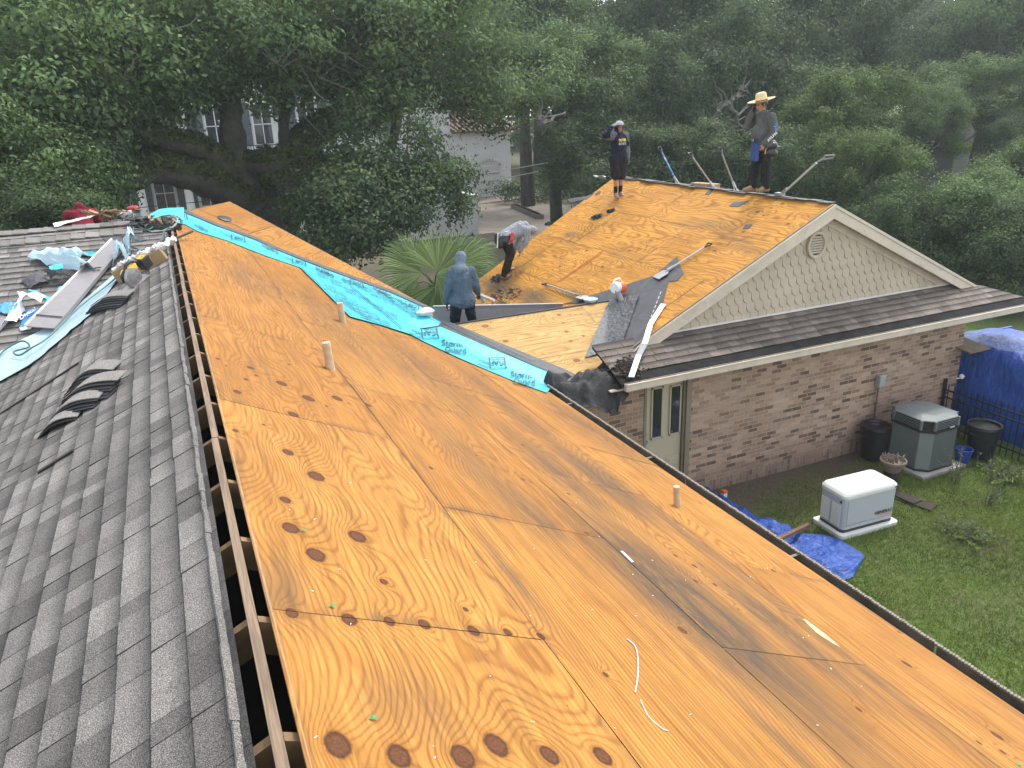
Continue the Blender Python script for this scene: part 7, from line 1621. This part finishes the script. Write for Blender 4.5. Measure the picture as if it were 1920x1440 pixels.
for k in range(40):
    t = k/39; p = on_z(lerp2((965, 388), (1012, 408), t), .1); mb.box((p.x, p.y, .14), (.38, .3, .28), Matrix.Rotation(k*.7, 3, 'Z'))
o = obj('stone_border', mb, simple('rough stone', (.16, .14, .12), .9, .3, 4)); tag(o, 'low rough stone border of the bed beside the driveway', 'border')
p = on_z((990, 385), .1); P, N, tn, C = crown_points([(p.x+1.5, p.y+3, .7, 2.6, 2.4, .9), (p.x+5, p.y+1, 1.0, 3.0, 2.4, 1.2)], 9000, 12, .3, 90); T = thing('shrub_bed', 'low dark shrubs behind the stone border', 'shrub', (p.x+2, p.y+3, 0)); place('foliage', leafmesh('foliage', P, N, tn, .2, .4, 3), LEAF3, T)
# distant cottage
CT_ = thing('cottage', 'grey board cottage with brown roof half hidden by trees at the right', 'house', (43, 31, 0)); zt = at((1790, 262), 30)[2]; xl = at((1783, 262), 30)[0]
mb = MB(); wallbox(mb, xl+.4, xl+9, 30, 36, 0, zt-.2); mb.poly([(xl+.4, 30, zt-.2), (xl+9, 30, zt-.2), (xl+4.7, 30, zt+1.7)], (0, -1, 0), .1); obj('wall', mb, simple('grey boards', (.10, .11, .105), .8, .1, 1), CT_)
mb = MB()
for k in range(14): mb.box((xl+4.7, 29.97, .3+k*.26), (8.6, .02, .02))
obj('board_line', mb, M['shutter'], CT_)
mb = MB().poly([(xl-.1, 29.6, zt-.35), (xl+4.7, 29.6, zt+1.85), (xl+4.7, 36.3, zt+1.85), (xl-.1, 36.3, zt-.35)], (-.4, 0, 1), .12); mb.poly([(xl+9.5, 29.6, zt-.35), (xl+4.7, 29.6, zt+1.85), (xl+4.7, 36.3, zt+1.85), (xl+9.5, 36.3, zt-.35)], (.4, 0, 1), .12); obj('roof', mb, simple('brown far roof', (.03, .022, .017), .9, .2, 2), CT_)
obj('downspout', MB().tube([(xl+.35, 29.9, zt-.4), (xl+.3, 29.9, .2)], .05, 6), M['jamb'], CT_)
P, N, tn, C = crown_points([bl((1835, 278), 28.5, .8, .6, .25)], 1500, 3, .15, 25); T = thing('yellow_shrub', 'small yellow green shrub in front of the cottage', 'shrub', (at((1835, 278), 28.5)[0], 28.5, 0)); place('foliage', leafmesh('foliage', P + 0, N, np.clip(tn+.3, 0, 1), .1, .5, 2), leaf_mat('yellow green leaf', (.12, .17, .01), (.38, .45, .03), .3), T); obj('stem', MB().tube([(T.location.x, 28.5, 0), (T.location.x, 28.5, P[:, 2].mean())], .03, 6), BRK, T)
# overhead wires
for i, (p1, p2, y, lab) in enumerate((((560, 372), (1110, 280), 44, 'upper pale overhead wire across the white garage'), ((560, 392), (1110, 292), 44, 'second overhead wire across the white garage'), ((560, 405), (1110, 318), 44.3, 'third overhead wire across the white garage'), ((560, 412), (1110, 345), 44.5, 'lowest overhead wire across the white garage'),
                                   ((-40, 400), (500, 352), 40, 'upper black wire across the balcony columns'), ((-40, 415), (500, 372), 40.4, 'middle black wire across the balcony columns'), ((-40, 425), (500, 380), 40.8, 'lower black wire across the balcony columns'))):
    a, b = Vector(at(p1, y)), Vector(at(p2, y-6)); d = b-a; a, b = a - d*.6, b + d*.6; P = [a.lerp(b, k/16) - Vector((0, 0, .35*math.sin(math.pi*k/16))) for k in range(17)]
    o = obj('overhead_wire', MB().tube(P, .022 if i < 2 else .016, 5), M['wirewhite'] if i < 2 else M['wire']); tag(o, lab, 'wire', 'overhead wires')

# ============================================================ HAZE
hz_m = bpy.data.materials.new('thin haze'); hz_m.use_nodes = True; t_ = hz_m.node_tree; t_.nodes.remove(t_.nodes['Principled BSDF']); pv_ = t_.nodes.new('ShaderNodeVolumePrincipled')
pv_.inputs['Color'].default_value = (.86, .95, .93, 1); pv_.inputs['Density'].default_value = .0009; pv_.inputs['Anisotropy'].default_value = .2; t_.links.new(pv_.outputs[0], t_.nodes['Material Output'].inputs['Volume'])
o = obj('haze', MB().box((0, 180, 16), (530, 490, 34)), hz_m); tag(o, kind='stuff', label='thin pale haze among the trees')
